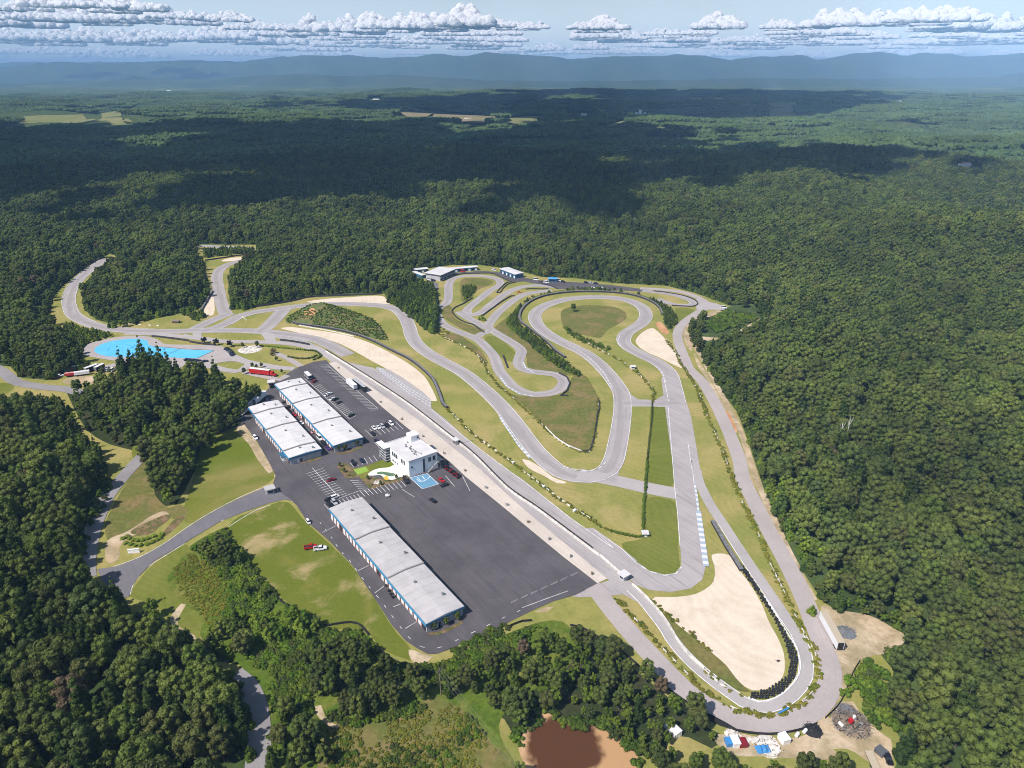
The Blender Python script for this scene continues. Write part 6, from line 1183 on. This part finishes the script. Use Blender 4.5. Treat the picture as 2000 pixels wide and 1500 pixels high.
# ------------------------------------------------------------------ scrap heaps at the lower right
def boxy(nm, p, w, d, h, rzv, mat, label, cat, group=None, ribs=0):
    x, y = g(*p); mb = MB().box(-w / 2, w / 2, -d / 2, d / 2, 0, h); mb.box(-w / 2 - .08, w / 2 + .08, -d / 2 - .08, d / 2 + .08, h, h + .1)
    for k in range(ribs): xx = -w / 2 + (k + .5) * w / ribs; mb.box(xx - .05, xx + .05, -d / 2 - .06, d / 2 + .06, 0, h)
    return tag(mb.build(nm, mat, None, (x, y, 0), rzv), label, cat, group)
boxy('storage_container', zQ([(492, 1090)])[0], 2.6, 3.0, 2.2, .6, M['white_metal'], 'white storage box half hidden by trees above the muddy pond', 'container', None, 4)
boxy('storage_container', zQ([(420, 1050)])[0], 2.6, 3.4, 1.4, .6, M['steel'], 'grey rack beside the white storage box above the pond', 'rack', None, 5)
boxy('tank', zQ([(1145, 1205)])[0], 2.2, 2.6, 1.4, .1, M['blue'], 'small blue bin at the left end of the scrap row', 'bin'); boxy('tank', zQ([(1220, 1205)])[0], 2.3, 3.2, 1.8, .1, M['white_metal'], 'white bin between the small blue bin and the red rack', 'bin')
boxy('rack', zQ([(1308, 1210)])[0], 2.6, 2.8, 1.2, .1, M['darkred'], 'dark red metal rack in the scrap row', 'rack', None, 5); boxy('shed', zQ([(1815, 1170)])[0], 2.6, 3.0, 2.0, .3, M['white_metal'], 'small white shed at the right end of the scrap row', 'shed')
for k, (u, v) in enumerate(((1360, 1180), (1400, 1170), (1440, 1182), (1475, 1172))): boxy('pallet_stack', zQ([(u, v)])[0], 1.3, 1.3, .5 + .2 * (k % 2), .3 * k, M['block'], f"{('first', 'second', 'third', 'fourth')[k]} from the left of four pale pallet stacks in the scrap row", 'pallet stack', 'pale pallet stacks', 3)
def heap(nm, p, r_, h, mats, n, label, cat, seed, sz=(.5, 2.4)):
    rr = random.Random(seed); mb = MB(); x, y = g(*p)
    for i in range(n):
        a = rr.uniform(0, 6.28); q = math.sqrt(rr.random()) * r_; z = h * (1 - (q / r_) ** 1.5) * rr.uniform(.3, 1.0); l = rr.uniform(*sz); dv = Vector((rr.uniform(-1, 1), rr.uniform(-1, 1), rr.uniform(-.25, .35))).normalized() * l
        c = Vector((math.cos(a) * q, math.sin(a) * q, z)); w = rr.uniform(.04, .14); mb.cyl(c - dv / 2, c + dv / 2, w, w * .7, 5, rr.randrange(len(mats)))
    mb.loft([[(math.cos(t) * r_ * k, math.sin(t) * r_ * k, h * .6 * (1 - k)) for t in [i * 6.283 / 12 for i in range(12)]] for k in (1.0, .6, .2)], 0)
    return tag(mb.build(nm, mats, None, (x, y, 0)), label, cat)
heap('brush_heap', (1662, 1412), 6.2, 1.9, [M['wood'], M['black'], M['bark'], M['bark'], M['steel']], 420, 'large grey heap of brush and burnt timber beside the gravel track', 'brush heap', 4)
heap('brush_heap', (1654, 1390), 3.8, 1.0, [M['steel'], M['wood'], M['bark']], 140, 'paler heap of rubble and sticks at the upper end of the burnt heap', 'rubble heap', 5, (.4, 1.3))
heap('tyre_heap', zS([(545, 790)])[0], 3.2, 1.5, [M['black']], 120, 'heap of black rubber scraps at the end of the silt fence', 'scrap heap', 6, (.4, 1.2))
heap('rubble_heap', zP([(700, 345)])[0], 4.5, .7, [M['steel'], M['dirt'], M['bark']], 130, 'low grey pile of stones on the dirt right of the long trailer', 'stone pile', 7, (.3, .8))
heap('rubble_heap', zO([(740, 640)])[0], 9, .8, [M['block'], M['dirt'], M['sand']], 260, 'pale bed of rocks with two small trees beside the skid pad', 'rock bed', 8, (.6, 1.5))
x, y = g(1659.5, 1417); tag(MB().cyl((0, 0, 0), (0, 0, 1.1), .75, .75, 14).cyl((0, 0, 1.1), (0, 0, 1.16), .8, .8, 14).build('barrel', M['red'], None, (x, y, 1.5)), 'red barrel on top of the burnt brush heap', 'barrel')
for p, t in ((zS([(1045, 665)])[0], 'white drum on the right slope of the burnt heap'), (zS([(445, 825)])[0], 'white drum left of the black rubber scraps'), (zS([(885, 745)])[0], 'small white drum on the left slope of the burnt heap'), (zS([(350, 870)])[0], 'white tank above the small white shed'), (zP([(1000, 995)])[0], 'white object lying in the deep green hollow')):
    x, y = g(*p); tag(MB().cyl((-.8, 0, .6), (.8, 0, .6), .55, .55, 12).cyl((-.9, 0, .6), (-.8, 0, .6), .3, .55, 12).build('drum', M['white_metal'], None, (x, y, .4), random.uniform(0, 3)), t, 'drum')
# blue tarpaulin folds
def tarp(p, w, d, h, rzv, label):
    x, y = g(*p); V = []; Fc = []; n = 14
    for i in range(n + 1):
        for j in range(n + 1):
            a = (i / n - .5) * w; b_ = (j / n - .5) * d; e = min(1, 4 * min(i / n, 1 - i / n, j / n, 1 - j / n)); V.append((a, b_, .05 + h * e * (.75 + .25 * math.sin(a * 4.2)) + .12 * noise.noise(Vector((a, b_, 0)))))
    for i in range(n):
        for j in range(n): q = i * (n + 1) + j; Fc.append((q, q + n + 1, q + n + 2, q + 1))
    tag(MB().add(V, Fc).build('tarpaulin', M['blue'], None, (x, y, 0), rzv), label, 'tarpaulin')
tarp(zQ([(1565, 1272)])[0], 4.6, 3.0, 1.2, .1, 'bright blue tarpaulin over a pile in the scrap row')
heap('rubble_heap', zQ([(1630, 1235)])[0], 4.5, .6, [M['block'], M['wood'], M['bark']], 90, 'scatter of white scrap around the blue tarpaulin', 'scrap heap', 12, (.4, 1.6)); heap('rubble_heap', zQ([(1190, 1095)])[0], 2.6, .8, [M['block'], M['wood']], 60, 'pale round scrap pile just below the silt fence', 'scrap heap', 13, (.4, 1.2))
boxy('dump_trailer', zS([(1372, 1070)])[0], 2.6, 2.8, 1.5, .5, M['grey'], 'dark grey skip on the gravel track at the bottom', 'skip', None, 4); x, y = g(*zS([(1455, 1150)])[0]); veh('sedan', 'carblack', zS([(1458, 1150)])[0], (4, 10), 'black car below the dark grey skip at the bottom right'); long_box('flat_trailer', zS([(1300, 1270)])[0], zS([(1245, 1150)])[0], 7, 2.3, 1.3, 'steel', 'flat grey trailer at the bottom edge beside the gravel track', 'trailer', roofc='tan', h0=.8)
boxy('bridge_board', (1530, 1391), 4.5, .4, .8, .5, M['blue'], 'short blue board in the barrier line round the tip of the pit exit road', 'board')
heap('rubble_heap', (1520, 1291), .9, .3, [M['black']], 20, 'small dark lump alone on the wide gravel trap', 'lump', 14, (.2, .6))
# planted bed details and pit-box clutter
heap('rock_pile', zI([(690, 1020)])[0], 3.4, .9, [M['block'], M['mulch'], M['sand']], 120, 'pale boulders in the planting bed below the garden pond', 'boulders', 15, (.4, 1.1))
for k, (u, v) in enumerate(((560, 980), (620, 1060), (740, 1060), (860, 1000), (960, 970), (1060, 935), (230, 880), (300, 930), (170, 800))): single(10 if k % 2 else 3, zI([(u, v)])[0], .22, f"{('first', 'second', 'third', 'fourth', 'fifth', 'sixth', 'first', 'second', 'third')[k]} low shrub in the {'bed below the garden pond' if k < 6 else 'bed left of the putting green'}")
for k in range(13):
    t = k / 12; x, y = g(655 + (1150 - 655) * t + 6, 716 + (1118 - 716) * t + 4)
    o = MB(); o.box(-.5, .5, -.4, .4, 0, .9); o.cyl((.8, 0, 0), (.8, 0, 1.6), .1); tag(o.build('pit_box', M['steel'] if k % 3 else M['wood'], None, (x, y, ZL[0]), .4 * k), 'small dark pit box standing on the pale concrete pit apron', 'pit box', 'pit boxes on the apron')
for k in range(3): boxy('tyre_block', (1002 + 60 * k, 905 + 47 * k), 1.2, 1.2, .9, .5, M['white'], f"{('upper', 'middle', 'lower')[k]} white marker block in the weedy line beside the pit straight", 'marker block')
# pale dead trees in the right-hand forest
def snag(p, h, label):
    x, y, z = ground(*p); o = empty('dead_tree', (x, y, z)); tag(o, label, 'dead tree'); mb = MB().cyl((0, 0, 0), (.3, 0, h), .22, .1, 7); mb.build('trunk', M['block'], o); b = MB(); b.cyl((.25, 0, h * .8), (2.2, .6, h * 1.06), .1, .05, 5); b.cyl((.25, 0, h * .78), (-1.6, -.4, h * 1.05), .1, .05, 5); b.cyl((.25, .2, h * .9), (.4, .5, h * 1.14), .08, .04, 5); b.build('limb', M['block'], o)
snag((1647, 880), 19, 'pale forked dead tree standing out of the forest right of the service road'); snag((1634, 882), 17, 'thin pale dead trunk just left of the forked dead tree')
def leaner(p0, p1): pass
# ------------------------------------------------------------------ far buildings
def far(p, w, d, h, label, rzv=0.0, roofm='white_metal', group='far farm buildings', nm='farm_building', cat='farm building'):
    x, y, z = ground(*p); o = empty(nm, (x, y, z - .5), rzv); tag(o, label, cat, group); MB().box(-w / 2, w / 2, -d / 2, d / 2, 0, h).build('wall', M['white_wall'], o); rb = MB()
    rb.loft([[(s_ * (w / 2 + .5), -d / 2 - .6, h), (s_ * (w / 2 + .5), 0, h + d * .18), (s_ * (w / 2 + .5), d / 2 + .6, h), (s_ * (w / 2 + .5), d / 2 + .6, h - .3), (s_ * (w / 2 + .5), 0, h + d * .18 - .3), (s_ * (w / 2 + .5), -d / 2 - .6, h - .3)] for s_ in (-1, 1)]); rb.build('roof', M[roofm], o)
far((108, 230), 42, 14, 5, 'left one of two long white-roofed barns on the pale green field'); far((138, 230), 30, 14, 5, 'right one of two long white-roofed barns on the pale green field')
far((290, 214), 30, 14, 5, 'white farm building above the field, middle of the left side'); far((358, 215), 18, 14, 5, 'small white farm building right of the field road, far left side')
for k, (a, b_, w) in enumerate(((330, 178, 40), (557, 190, 60), (735, 196, 40), (742, 199, 30), (776, 185, 45), (818, 183, 50), (850, 181, 40), (970, 190, 20))): far((a, b_), w, 22, 7, f"{('pale clearing building far left of centre', 'white building by the far tree line left of centre', 'upper one of two white sheds far left of centre', 'lower one of two white sheds far left of centre', 'long white building at the left of the far cluster', 'middle white building of the far cluster', 'right white building of the far cluster', 'single white house right of the far cluster')[k]}")
far((828, 229), 24, 12, 5, 'pale building on the bare brown field, left half'); far((915, 234), 30, 14, 5, 'pale building at the lower edge of the brown field'); far((1140, 225), 24, 10, 5, 'white house in the dark forest left of the tall white plant')
for k, (a, b_, w, h) in enumerate(((1243, 226, 9, 14), (1250, 226, 12, 24), (1259, 228, 9, 18))): far((a, b_), w, 10, h, f"{('left', 'tallest middle', 'right')[k]} block of the white industrial plant in the dark forest", nm='industrial_building', cat='industrial plant', group='white plant in the forest')
far((1280, 163), 130, 30, 9, 'long white quarry building right of centre on the far plain'); far((1038, 166), 60, 30, 9, 'white building on the far plain near the middle'); far((1463, 144.5), 200, 60, 12, 'bright white spot of buildings below the mountains'); far((1078, 179), 30, 14, 6, 'small white farm building right of the middle on the plain')
far((1760, 199), 60, 24, 6, 'pale roofed building on the far right'); far((1884, 324), 20, 11, 5, 'house with pinkish roof alone in the right-hand forest', .3, 'pink', None, 'house', 'house')
# ------------------------------------------------------------------ pond
m, nt, b = new_mat('muddy_water')
pc = g(*zH([(775, 1350)])[0]); vm = N(nt, 'ShaderNodeVectorMath', operation='DISTANCE'); nt.links.new(geo_pos(nt), vm.inputs[0]); vm.inputs[1].default_value = (pc[0] - 1, pc[1], 0)
sc = N(nt, 'ShaderNodeMath', operation='MULTIPLY_ADD'); nt.links.new(ntex(nt, .11, 4, .6), sc.inputs[0]); sc.inputs[1].default_value = 10; nt.links.new(vm.outputs['Value'], sc.inputs[2])
silt = ramp(nt, sc.outputs[0], 15.0, 18.5); wcol = mixc(nt, ramp(nt, ntex(nt, .05, 4), .4, .6), (0.42, 0.25, 0.125), (0.50, 0.32, 0.175))  # tone mask: dark brown round the centre, tan towards the bank, edge broken by noise
nt.links.new(mixc(nt, silt, (0.085, 0.036, 0.016), wcol), b.inputs['Base Color']); b.inputs['Roughness'].default_value = .35; b.inputs['Specular IOR Level'].default_value = .08; M['pond'] = m
sheet('pond', zH([(590, 1098), (650, 1105), (720, 1140), (780, 1190), (860, 1212), (930, 1195), (1010, 1190), (1090, 1225), (1190, 1300), (1290, 1400), (1310, 1460), (1290, 1560), (1200, 1640), (600, 1640), (500, 1560), (440, 1420), (420, 1330), (470, 1230), (540, 1160)]), M['pond'], step=1.5)
# ------------------------------------------------------------------ mountains
def mountains():
    sky = [(-900, 128), (-600, 122), (-300, 130), (-100, 133), (0, 137), (60, 135), (130, 127), (170, 131), (230, 124), (270, 121), (330, 125), (400, 121), (480, 117), (560, 120), (610, 112), (660, 107), (700, 108), (745, 106), (790, 112), (850, 108), (880, 102), (920, 109), (960, 99), (1000, 104), (1060, 108), (1100, 112), (1160, 109), (1210, 107), (1280, 105), (1310, 108), (1350, 116), (1400, 109), (1470, 109), (1500, 117), (1540, 107), (1575, 103), (1600, 104), (1630, 111), (1660, 105), (1700, 108), (1740, 113), (1800, 109), (1850, 105), (1900, 102), (1960, 99), (2000, 100), (2200, 104), (2500, 112), (3000, 118)]
    hills_ = [(-900, 146), (0, 160), (200, 156), (400, 150), (500, 152), (560, 146), (650, 141), (740, 146), (800, 142), (860, 147), (960, 154), (1100, 156), (1400, 150), (1600, 150), (1800, 146), (1840, 138), (1880, 127), (1930, 132), (2000, 144), (3000, 150)]
    back = [(-900, 124), (0, 138), (150, 128), (190, 122), (260, 124), (300, 122), (400, 121), (800, 118), (1500, 116), (3000, 116)]
    for nm, prof, Dm, depth, seed in (('mountains', sky, 15500, 3200, 1), ('mountains', back, 20500, 1500, 2), ('hills', hills_, 11000, 1200, 3)):
        xs = np.linspace(-800, 2900, 420); ys = np.interp(xs, [p[0] for p in prof], [p[1] for p in prof]); V = []; Fc = []; K = 16
        for k in range(K + 1):
            t = k / K * 2 - 1; f = math.cos(t * math.pi / 2) ** 1.1 if abs(t) < 1 else 0
            for x_, y_ in zip(xs, ys):
                wav = noise.noise(Vector((x_ / 60, seed, 0))); y_ = y_ - 2.2 * noise.noise(Vector((x_ / 22, seed * 3.1, 4))) - 1.0 * noise.noise(Vector((x_ / 7, seed * 1.7, 9))); dd = Dm + t * depth + (1 - abs(t)) * 900 * wav
                el = math.atan((750 - y_) / F) - TH; u = (x_ - 1000) / F / math.cos(math.atan((750 - y_) / F)) ; az = math.atan(u)
                hr = CAM_H + math.tan(el) * math.hypot(Dm, 0) * (1 / math.cos(az))
                h = max(hr, 5) * f * (1 + (.45 * (1 - f) * noise.noise(Vector((x_ / 25, t * 3, seed))) + .10 * (1 - f) * noise.noise(Vector((x_ / 9, t * 6, seed))))) - 20
                V.append((dd * math.tan(az), dd, h))
        n = len(xs)
        for k in range(K):
            for i in range(n - 1): Fc.append((k * n + i, k * n + i + 1, (k + 1) * n + i + 1, (k + 1) * n + i))
        me = bpy.data.meshes.new(nm); me.from_pydata(V, [], Fc); me.materials.append(M['mount']); me.polygons.foreach_set('use_smooth', [True] * len(me.polygons)); me.update(); link(bpy.data.objects.new(nm, me))['kind'] = 'structure'
M['mount'] = soil('wooded_mountain', [(0.03, 0.05, 0.02), (0.045, 0.062, 0.026)], [0.0012], fine=.3, fscale=.004)
mountains()
# ------------------------------------------------------------------ clouds overhead whose shadows fall on the forest
m, nt, b = new_mat('cloud_white'); b.inputs['Base Color'].default_value = (.96, .95, .95, 1); b.inputs['Roughness'].default_value = 1; b.inputs['Specular IOR Level'].default_value = 0; M['cloud'] = m
tr = N(nt, 'ShaderNodeBsdfTranslucent'); tr.inputs[0].default_value = (.97, .97, .97, 1); ms = N(nt, 'ShaderNodeMixShader'); ms.inputs[0].default_value = .5
nt.links.new(b.outputs[0], ms.inputs[1]); nt.links.new(tr.outputs[0], ms.inputs[2]); nt.links.new(ms.outputs[0], nt.nodes['Material Output'].inputs[0])
ALT = 1500.0
def cloud(foot, label, seed, puff=150):
    """foot: outline of its shadow on the ground, as seen in the photograph; the cloud hangs towards the sun from there"""
    P = np.array([ground(*p)[:2] for p in foot]); x, y = jitter_grid(P[:, 0].min(), P[:, 0].max(), P[:, 1].min(), P[:, 1].max(), puff * .78, .4); k = inside(P, x, y) & np.array([noise.noise(Vector((a / puff / 3.2, b_ / puff / 3.2, seed))) < .24 for a, b_ in zip(x, y)]); x, y = x[k], y[k]
    dist = poly_dist(P, x, y); ox, oy = SUN.x / SUN.z * ALT, SUN.y / SUN.z * ALT; r = np.random.default_rng(seed); V = []; Fc = []
    ico = bmesh.new(); bmesh.ops.create_icosphere(ico, subdivisions=2, radius=1); cv = np.array([v.co[:] for v in ico.verts]); cf = [[v.index for v in f.verts] for f in ico.faces]; ico.free()
    def puffs(xs, ys, ds, s):
        for a, b_, d in zip(xs, ys, ds):
            R_ = min(puff * r.uniform(.62, .95) * s, 40 + d * .8 + puff * .25); o = len(V); jit = 1 + r.normal(size=len(cv)) * .06; zz = ALT + min(d, 420) * .35 * r.random()
            for c, j in zip(cv, jit): V.append((a + ox + c[0] * R_ * j, b_ + oy + c[1] * R_ * j, zz + (c[2] if c[2] > 0 else c[2] * .35) * R_ * .8 * j))
            Fc.extend([tuple(o + i for i in f) for f in cf])
    puffs(x, y, dist, 1)
    ex, ey = [], []                                       # ragged rim of small puffs
    for i in range(len(P)):
        a, b_ = P[i], P[(i + 1) % len(P)]; n = max(1, int(np.linalg.norm(b_ - a) / (puff * .4)))
        for q in range(n): t = q / n; ex.append(a[0] + (b_[0] - a[0]) * t + r.normal() * puff * .45); ey.append(a[1] + (b_[1] - a[1]) * t + r.normal() * puff * .45)
    keep = r.random(len(ex)) < .7; puffs(np.array(ex)[keep], np.array(ey)[keep], np.zeros(keep.sum()) + 5, .45)
    me = bpy.data.meshes.new('cloud'); me.from_pydata(V, [], Fc); me.materials.append(M['cloud']); me.polygons.foreach_set('use_smooth', [True] * len(me.polygons)); me.update(); tag(link(bpy.data.objects.new('cloud', me)), label, kind='stuff')
cloud([(-150, 250), (300, 249), (560, 243), (900, 240), (1180, 246), (1400, 262), (1440, 285), (1250, 300), (1180, 322), (1260, 345), (1200, 385), (1120, 408), (960, 402), (860, 388), (760, 380), (640, 398), (480, 402), (300, 408), (120, 405), (-150, 400)], 'broad flat cloud above the near forest', 1, 130)
cloud([(1290, 318), (1450, 292), (1600, 288), (1760, 296), (1800, 312), (1700, 330), (1640, 350), (1500, 352), (1380, 358), (1300, 345)], 'smaller cloud above the right-hand forest', 2, 100)
cloud([(560, 205), (800, 190), (1100, 184), (1500, 182), (1750, 196), (1640, 222), (1460, 236), (1180, 238), (800, 228), (600, 222)], 'long cloud above the distant forest', 3, 220)
0 and cloud([(1380, 170), (1600, 168), (2150, 174), (2150, 184), (1700, 187), (1500, 180)], 'far cloud above the plain on the right', 4, 380)
0 and cloud([(-100, 187), (200, 182), (440, 186), (380, 196), (100, 200), (-100, 200)], 'far cloud above the plain on the left', 5, 300)
# ------------------------------------------------------------------ cumulus banks along the skyline
def puff_mesh(seed):
    b_ = bmesh.new(); bmesh.ops.create_icosphere(b_, subdivisions=4, radius=1)
    for v in b_.verts:
        c = v.co.copy(); n = noise.noise(c * 1.7 + Vector((seed, 0, 0))) * .22 + noise.noise(c * 3.9 + Vector((0, seed, 0))) * .13 + noise.noise(c * 8.5 + Vector((0, 0, seed))) * .05 + noise.noise(c * 16 + Vector((seed, seed, 0))) * .03
        v.co = c * (1 + n); v.co.z *= .9 if v.co.z > 0 else .22
    for f in b_.faces: f.smooth = True
    me = bpy.data.meshes.new('puff'); b_.to_mesh(me); b_.free(); me.materials.append(M['cloud']); return me
PUFF = [bpy.data.objects.new('puff', puff_mesh(i * 7.3)) for i in range(4)]
BASE = 1050.0
def cumulus(px, foot, wpx, top, seed, flat=1.0):
    """a heap standing on the condensation level, seen at px with its foot at the given height of the photograph"""
    r = np.random.default_rng(seed); d = ray(px, foot); t = (BASE - CAM_H) / d[2]; cx, cy = d[0] * t, d[1] * t; D_ = math.hypot(cx, cy)
    w_ = wpx * D_ / F / math.cos(math.atan(d[0] / d[1])) * 1.0; d2 = ray(px, top); H_ = max(D_ * (d2[2] / math.hypot(d2[0], d2[1]) - d[2] / math.hypot(d[0], d[1])), w_ * .12)
    ax = np.array([cy, -cx]) / D_; rad = np.array([cx, cy]) / D_; out = []; n = int(40 + 34 * min(5, w_ / max(H_, 1)))
    heads = [(r.uniform(-.38, .38), r.uniform(.55, 1.0)) for _ in range(max(2, int(2 + w_ / H_)))]
    for k in range(n):
        u = r.uniform(-.5, .5); env = max(h * math.exp(-((u - c) / .16) ** 2) for c, h in heads) * (1 - (2 * u) ** 4 * .7); env = max(env, .16)
        v = r.random() ** 1.3 * env; q = H_ * (2.3 * v - .3) + r.random() ** 2 * w_ * .3; s_ = H_ * r.uniform(.13, .24) * (1.0 - .35 * v) + w_ * .012
        x, y = np.array([cx, cy]) + ax * u * w_ + rad * q; out.append((x, y, BASE + s_ * .2 + v * max(H_ - s_ * .9, 1), r.uniform(0, 6.28), s_ * flat, r.integers(0, 4)))
    return out
CL = []
for a in ((1165, 80, 62, 14), (1150, 98, 60, 70), (1225, 80, 34, 52), (1250, 92, 60, 72), (1308, 82, 84, 34), (1345, 84, 44, 50), (1398, 58, 78, -14), (1405, 88, 90, 62), (1500, 92, 110, 62), (1522, 60, 30, 40), (1560, 88, 60, 66), (1628, 50, 112, -12), (1645, 78, 150, 52), (1720, 92, 120, 66),
          (1790, 58, 170, 12), (1830, 50, 120, 4), (1915, 60, 170, 2), (1960, 84, 160, 50), (1860, 88, 140, 66), (1040, 98, 120, 74), (960, 98, 100, 72), (1110, 106, 90, 90),
          (925, 62, 120, 16), (860, 58, 170, -10), (760, 60, 180, 4), (660, 66, 160, 16), (590, 74, 130, 34), (500, 84, 130, 44), (530, 70, 60, 40), (700, 88, 150, 58), (800, 92, 170, 66), (900, 94, 130, 62), (590, 100, 150, 74),
          (395, 46, 150, 4), (270, 50, 170, 0), (120, 48, 190, 2), (-40, 50, 200, 0), (470, 84, 130, 34), (350, 86, 150, 40), (230, 88, 130, 38), (110, 86, 150, 36), (-10, 88, 150, 42), 
          (520, 58, 110, 30), (230, 22, 150, -30), (80, 24, 130, -30)):
    k_ = 1 if a[2] < 95 else (2 if a[2] < 150 else 3); r_ = random.Random(int(a[0] * 7 + a[1]))
    for q_ in range(k_):
        h_ = a[1] - a[3]; f_ = a[1] + (r_.uniform(-9, 5) if k_ > 1 else 0); CL += cumulus(a[0] + (q_ - (k_ - 1) / 2) * a[2] / k_ + r_.uniform(-8, 8), f_, a[2] / k_ * r_.uniform(.9, 1.7), f_ - h_ * r_.uniform(.6, 1.1), int(5000 + a[0] * 3 + a[1] + q_ * 131))
for k in range(70):
    px_ = 640 + random.uniform(0, 1400); f_ = random.uniform(56, 98); CL += cumulus(px_, f_, random.uniform(26, 80), f_ - random.uniform(12, 30), 2000 + k)
for k in range(16):
    px_ = -500 + k * 190 + random.uniform(-25, 25); CL += cumulus(px_, random.uniform(104, 116), random.uniform(60, 150), random.uniform(88, 100), 900 + k)
scatter('clouds', CL, PUFF, 'banks of white cumulus clouds above the mountains')
# ------------------------------------------------------------------ sky, sun, haze, camera
w = bpy.data.worlds.new('World'); bpy.context.scene.world = w; w.use_nodes = True; nt = w.node_tree; bg = nt.nodes['Background']
st_ = N(nt, 'ShaderNodeTexSky', sky_type='NISHITA'); st_.sun_disc = False; st_.sun_elevation = SUN_EL; st_.sun_rotation = math.atan2(SUN.x, SUN.y); st_.air_density = 1.0; st_.dust_density = 0.6; st_.ozone_density = 2.5
tc = N(nt, 'ShaderNodeTexCoord'); sp = N(nt, 'ShaderNodeSeparateXYZ'); nt.links.new(tc.outputs['Generated'], sp.inputs[0])
def mth(op, a, b_=None, c_=None):
    n = N(nt, 'ShaderNodeMath', operation=op)
    for i, v in enumerate((a, b_, c_)):
        if v is None: continue
        if isinstance(v, bpy.types.NodeSocket): nt.links.new(v, n.inputs[i])
        else: n.inputs[i].default_value = v
    return n.outputs[0]
az = mth('ARCTAN2', sp.outputs[0], sp.outputs[1]); el = mth('ARCSINE', sp.outputs[2])
sk = N(nt, 'ShaderNodeVectorMath', operation='SCALE'); nt.links.new(st_.outputs[0], sk.inputs[0]); sk.inputs['Scale'].default_value = 0.09
hazeband = mth('SUBTRACT', 1.0, ramp(nt, el, R(.5), R(9)))
final = mixc(nt, mth('MULTIPLY', hazeband, .6), sk.outputs[0], (0.98, 1.08, 1.20))
nt.links.new(final, bg.inputs[0]); bg.inputs[1].default_value = 1.0
l = bpy.data.lights.new('sun', 'SUN'); l.energy = 4.8; l.angle = R(.53); l.color = (1, .94, .88); so = link(bpy.data.objects.new('sun', l)); so.rotation_euler = SUN.to_track_quat('Z', 'Y').to_euler()
hz_ = MB().box(-52000, 52000, -52000, 52000, -120, 790); mh = bpy.data.materials.new('haze'); mh.use_nodes = True; nh = mh.node_tree
nh.nodes.remove(nh.nodes['Principled BSDF']); pv = nh.nodes.new('ShaderNodeVolumePrincipled'); pv.inputs['Color'].default_value = (.36, .62, 1.0, 1); pv.inputs['Density'].default_value = 6.4e-5; pv.inputs['Anisotropy'].default_value = -0.3
nh.links.new(pv.outputs[0], nh.nodes['Material Output'].inputs['Volume']); hz_.build('haze', mh)['kind'] = 'stuff'
cam = bpy.data.cameras.new('camera'); co = link(bpy.data.objects.new('camera', cam)); co.location = (0, 0, CAM_H); co.rotation_euler = (math.pi / 2 - TH, 0, 0)
cam.sensor_width = 36; cam.lens = F / 2000 * 36; cam.clip_start = 1; cam.clip_end = 250000
sc_ = bpy.context.scene; sc_.camera = co; vs = sc_.view_settings; vs.view_transform = 'Standard'; vs.look = 'None'; vs.gamma = 1; vs.exposure = 0.4
sc_.cycles.max_bounces = 7; sc_.cycles.diffuse_bounces = 5; sc_.cycles.volume_bounces = 2; sc_.cycles.use_denoising = True; sc_.cycles.denoising_prefilter = 'NONE'; sc_.cycles.denoising_input_passes = 'RGB_ALBEDO_NORMAL'; sc_.cycles.filter_width = 1.0
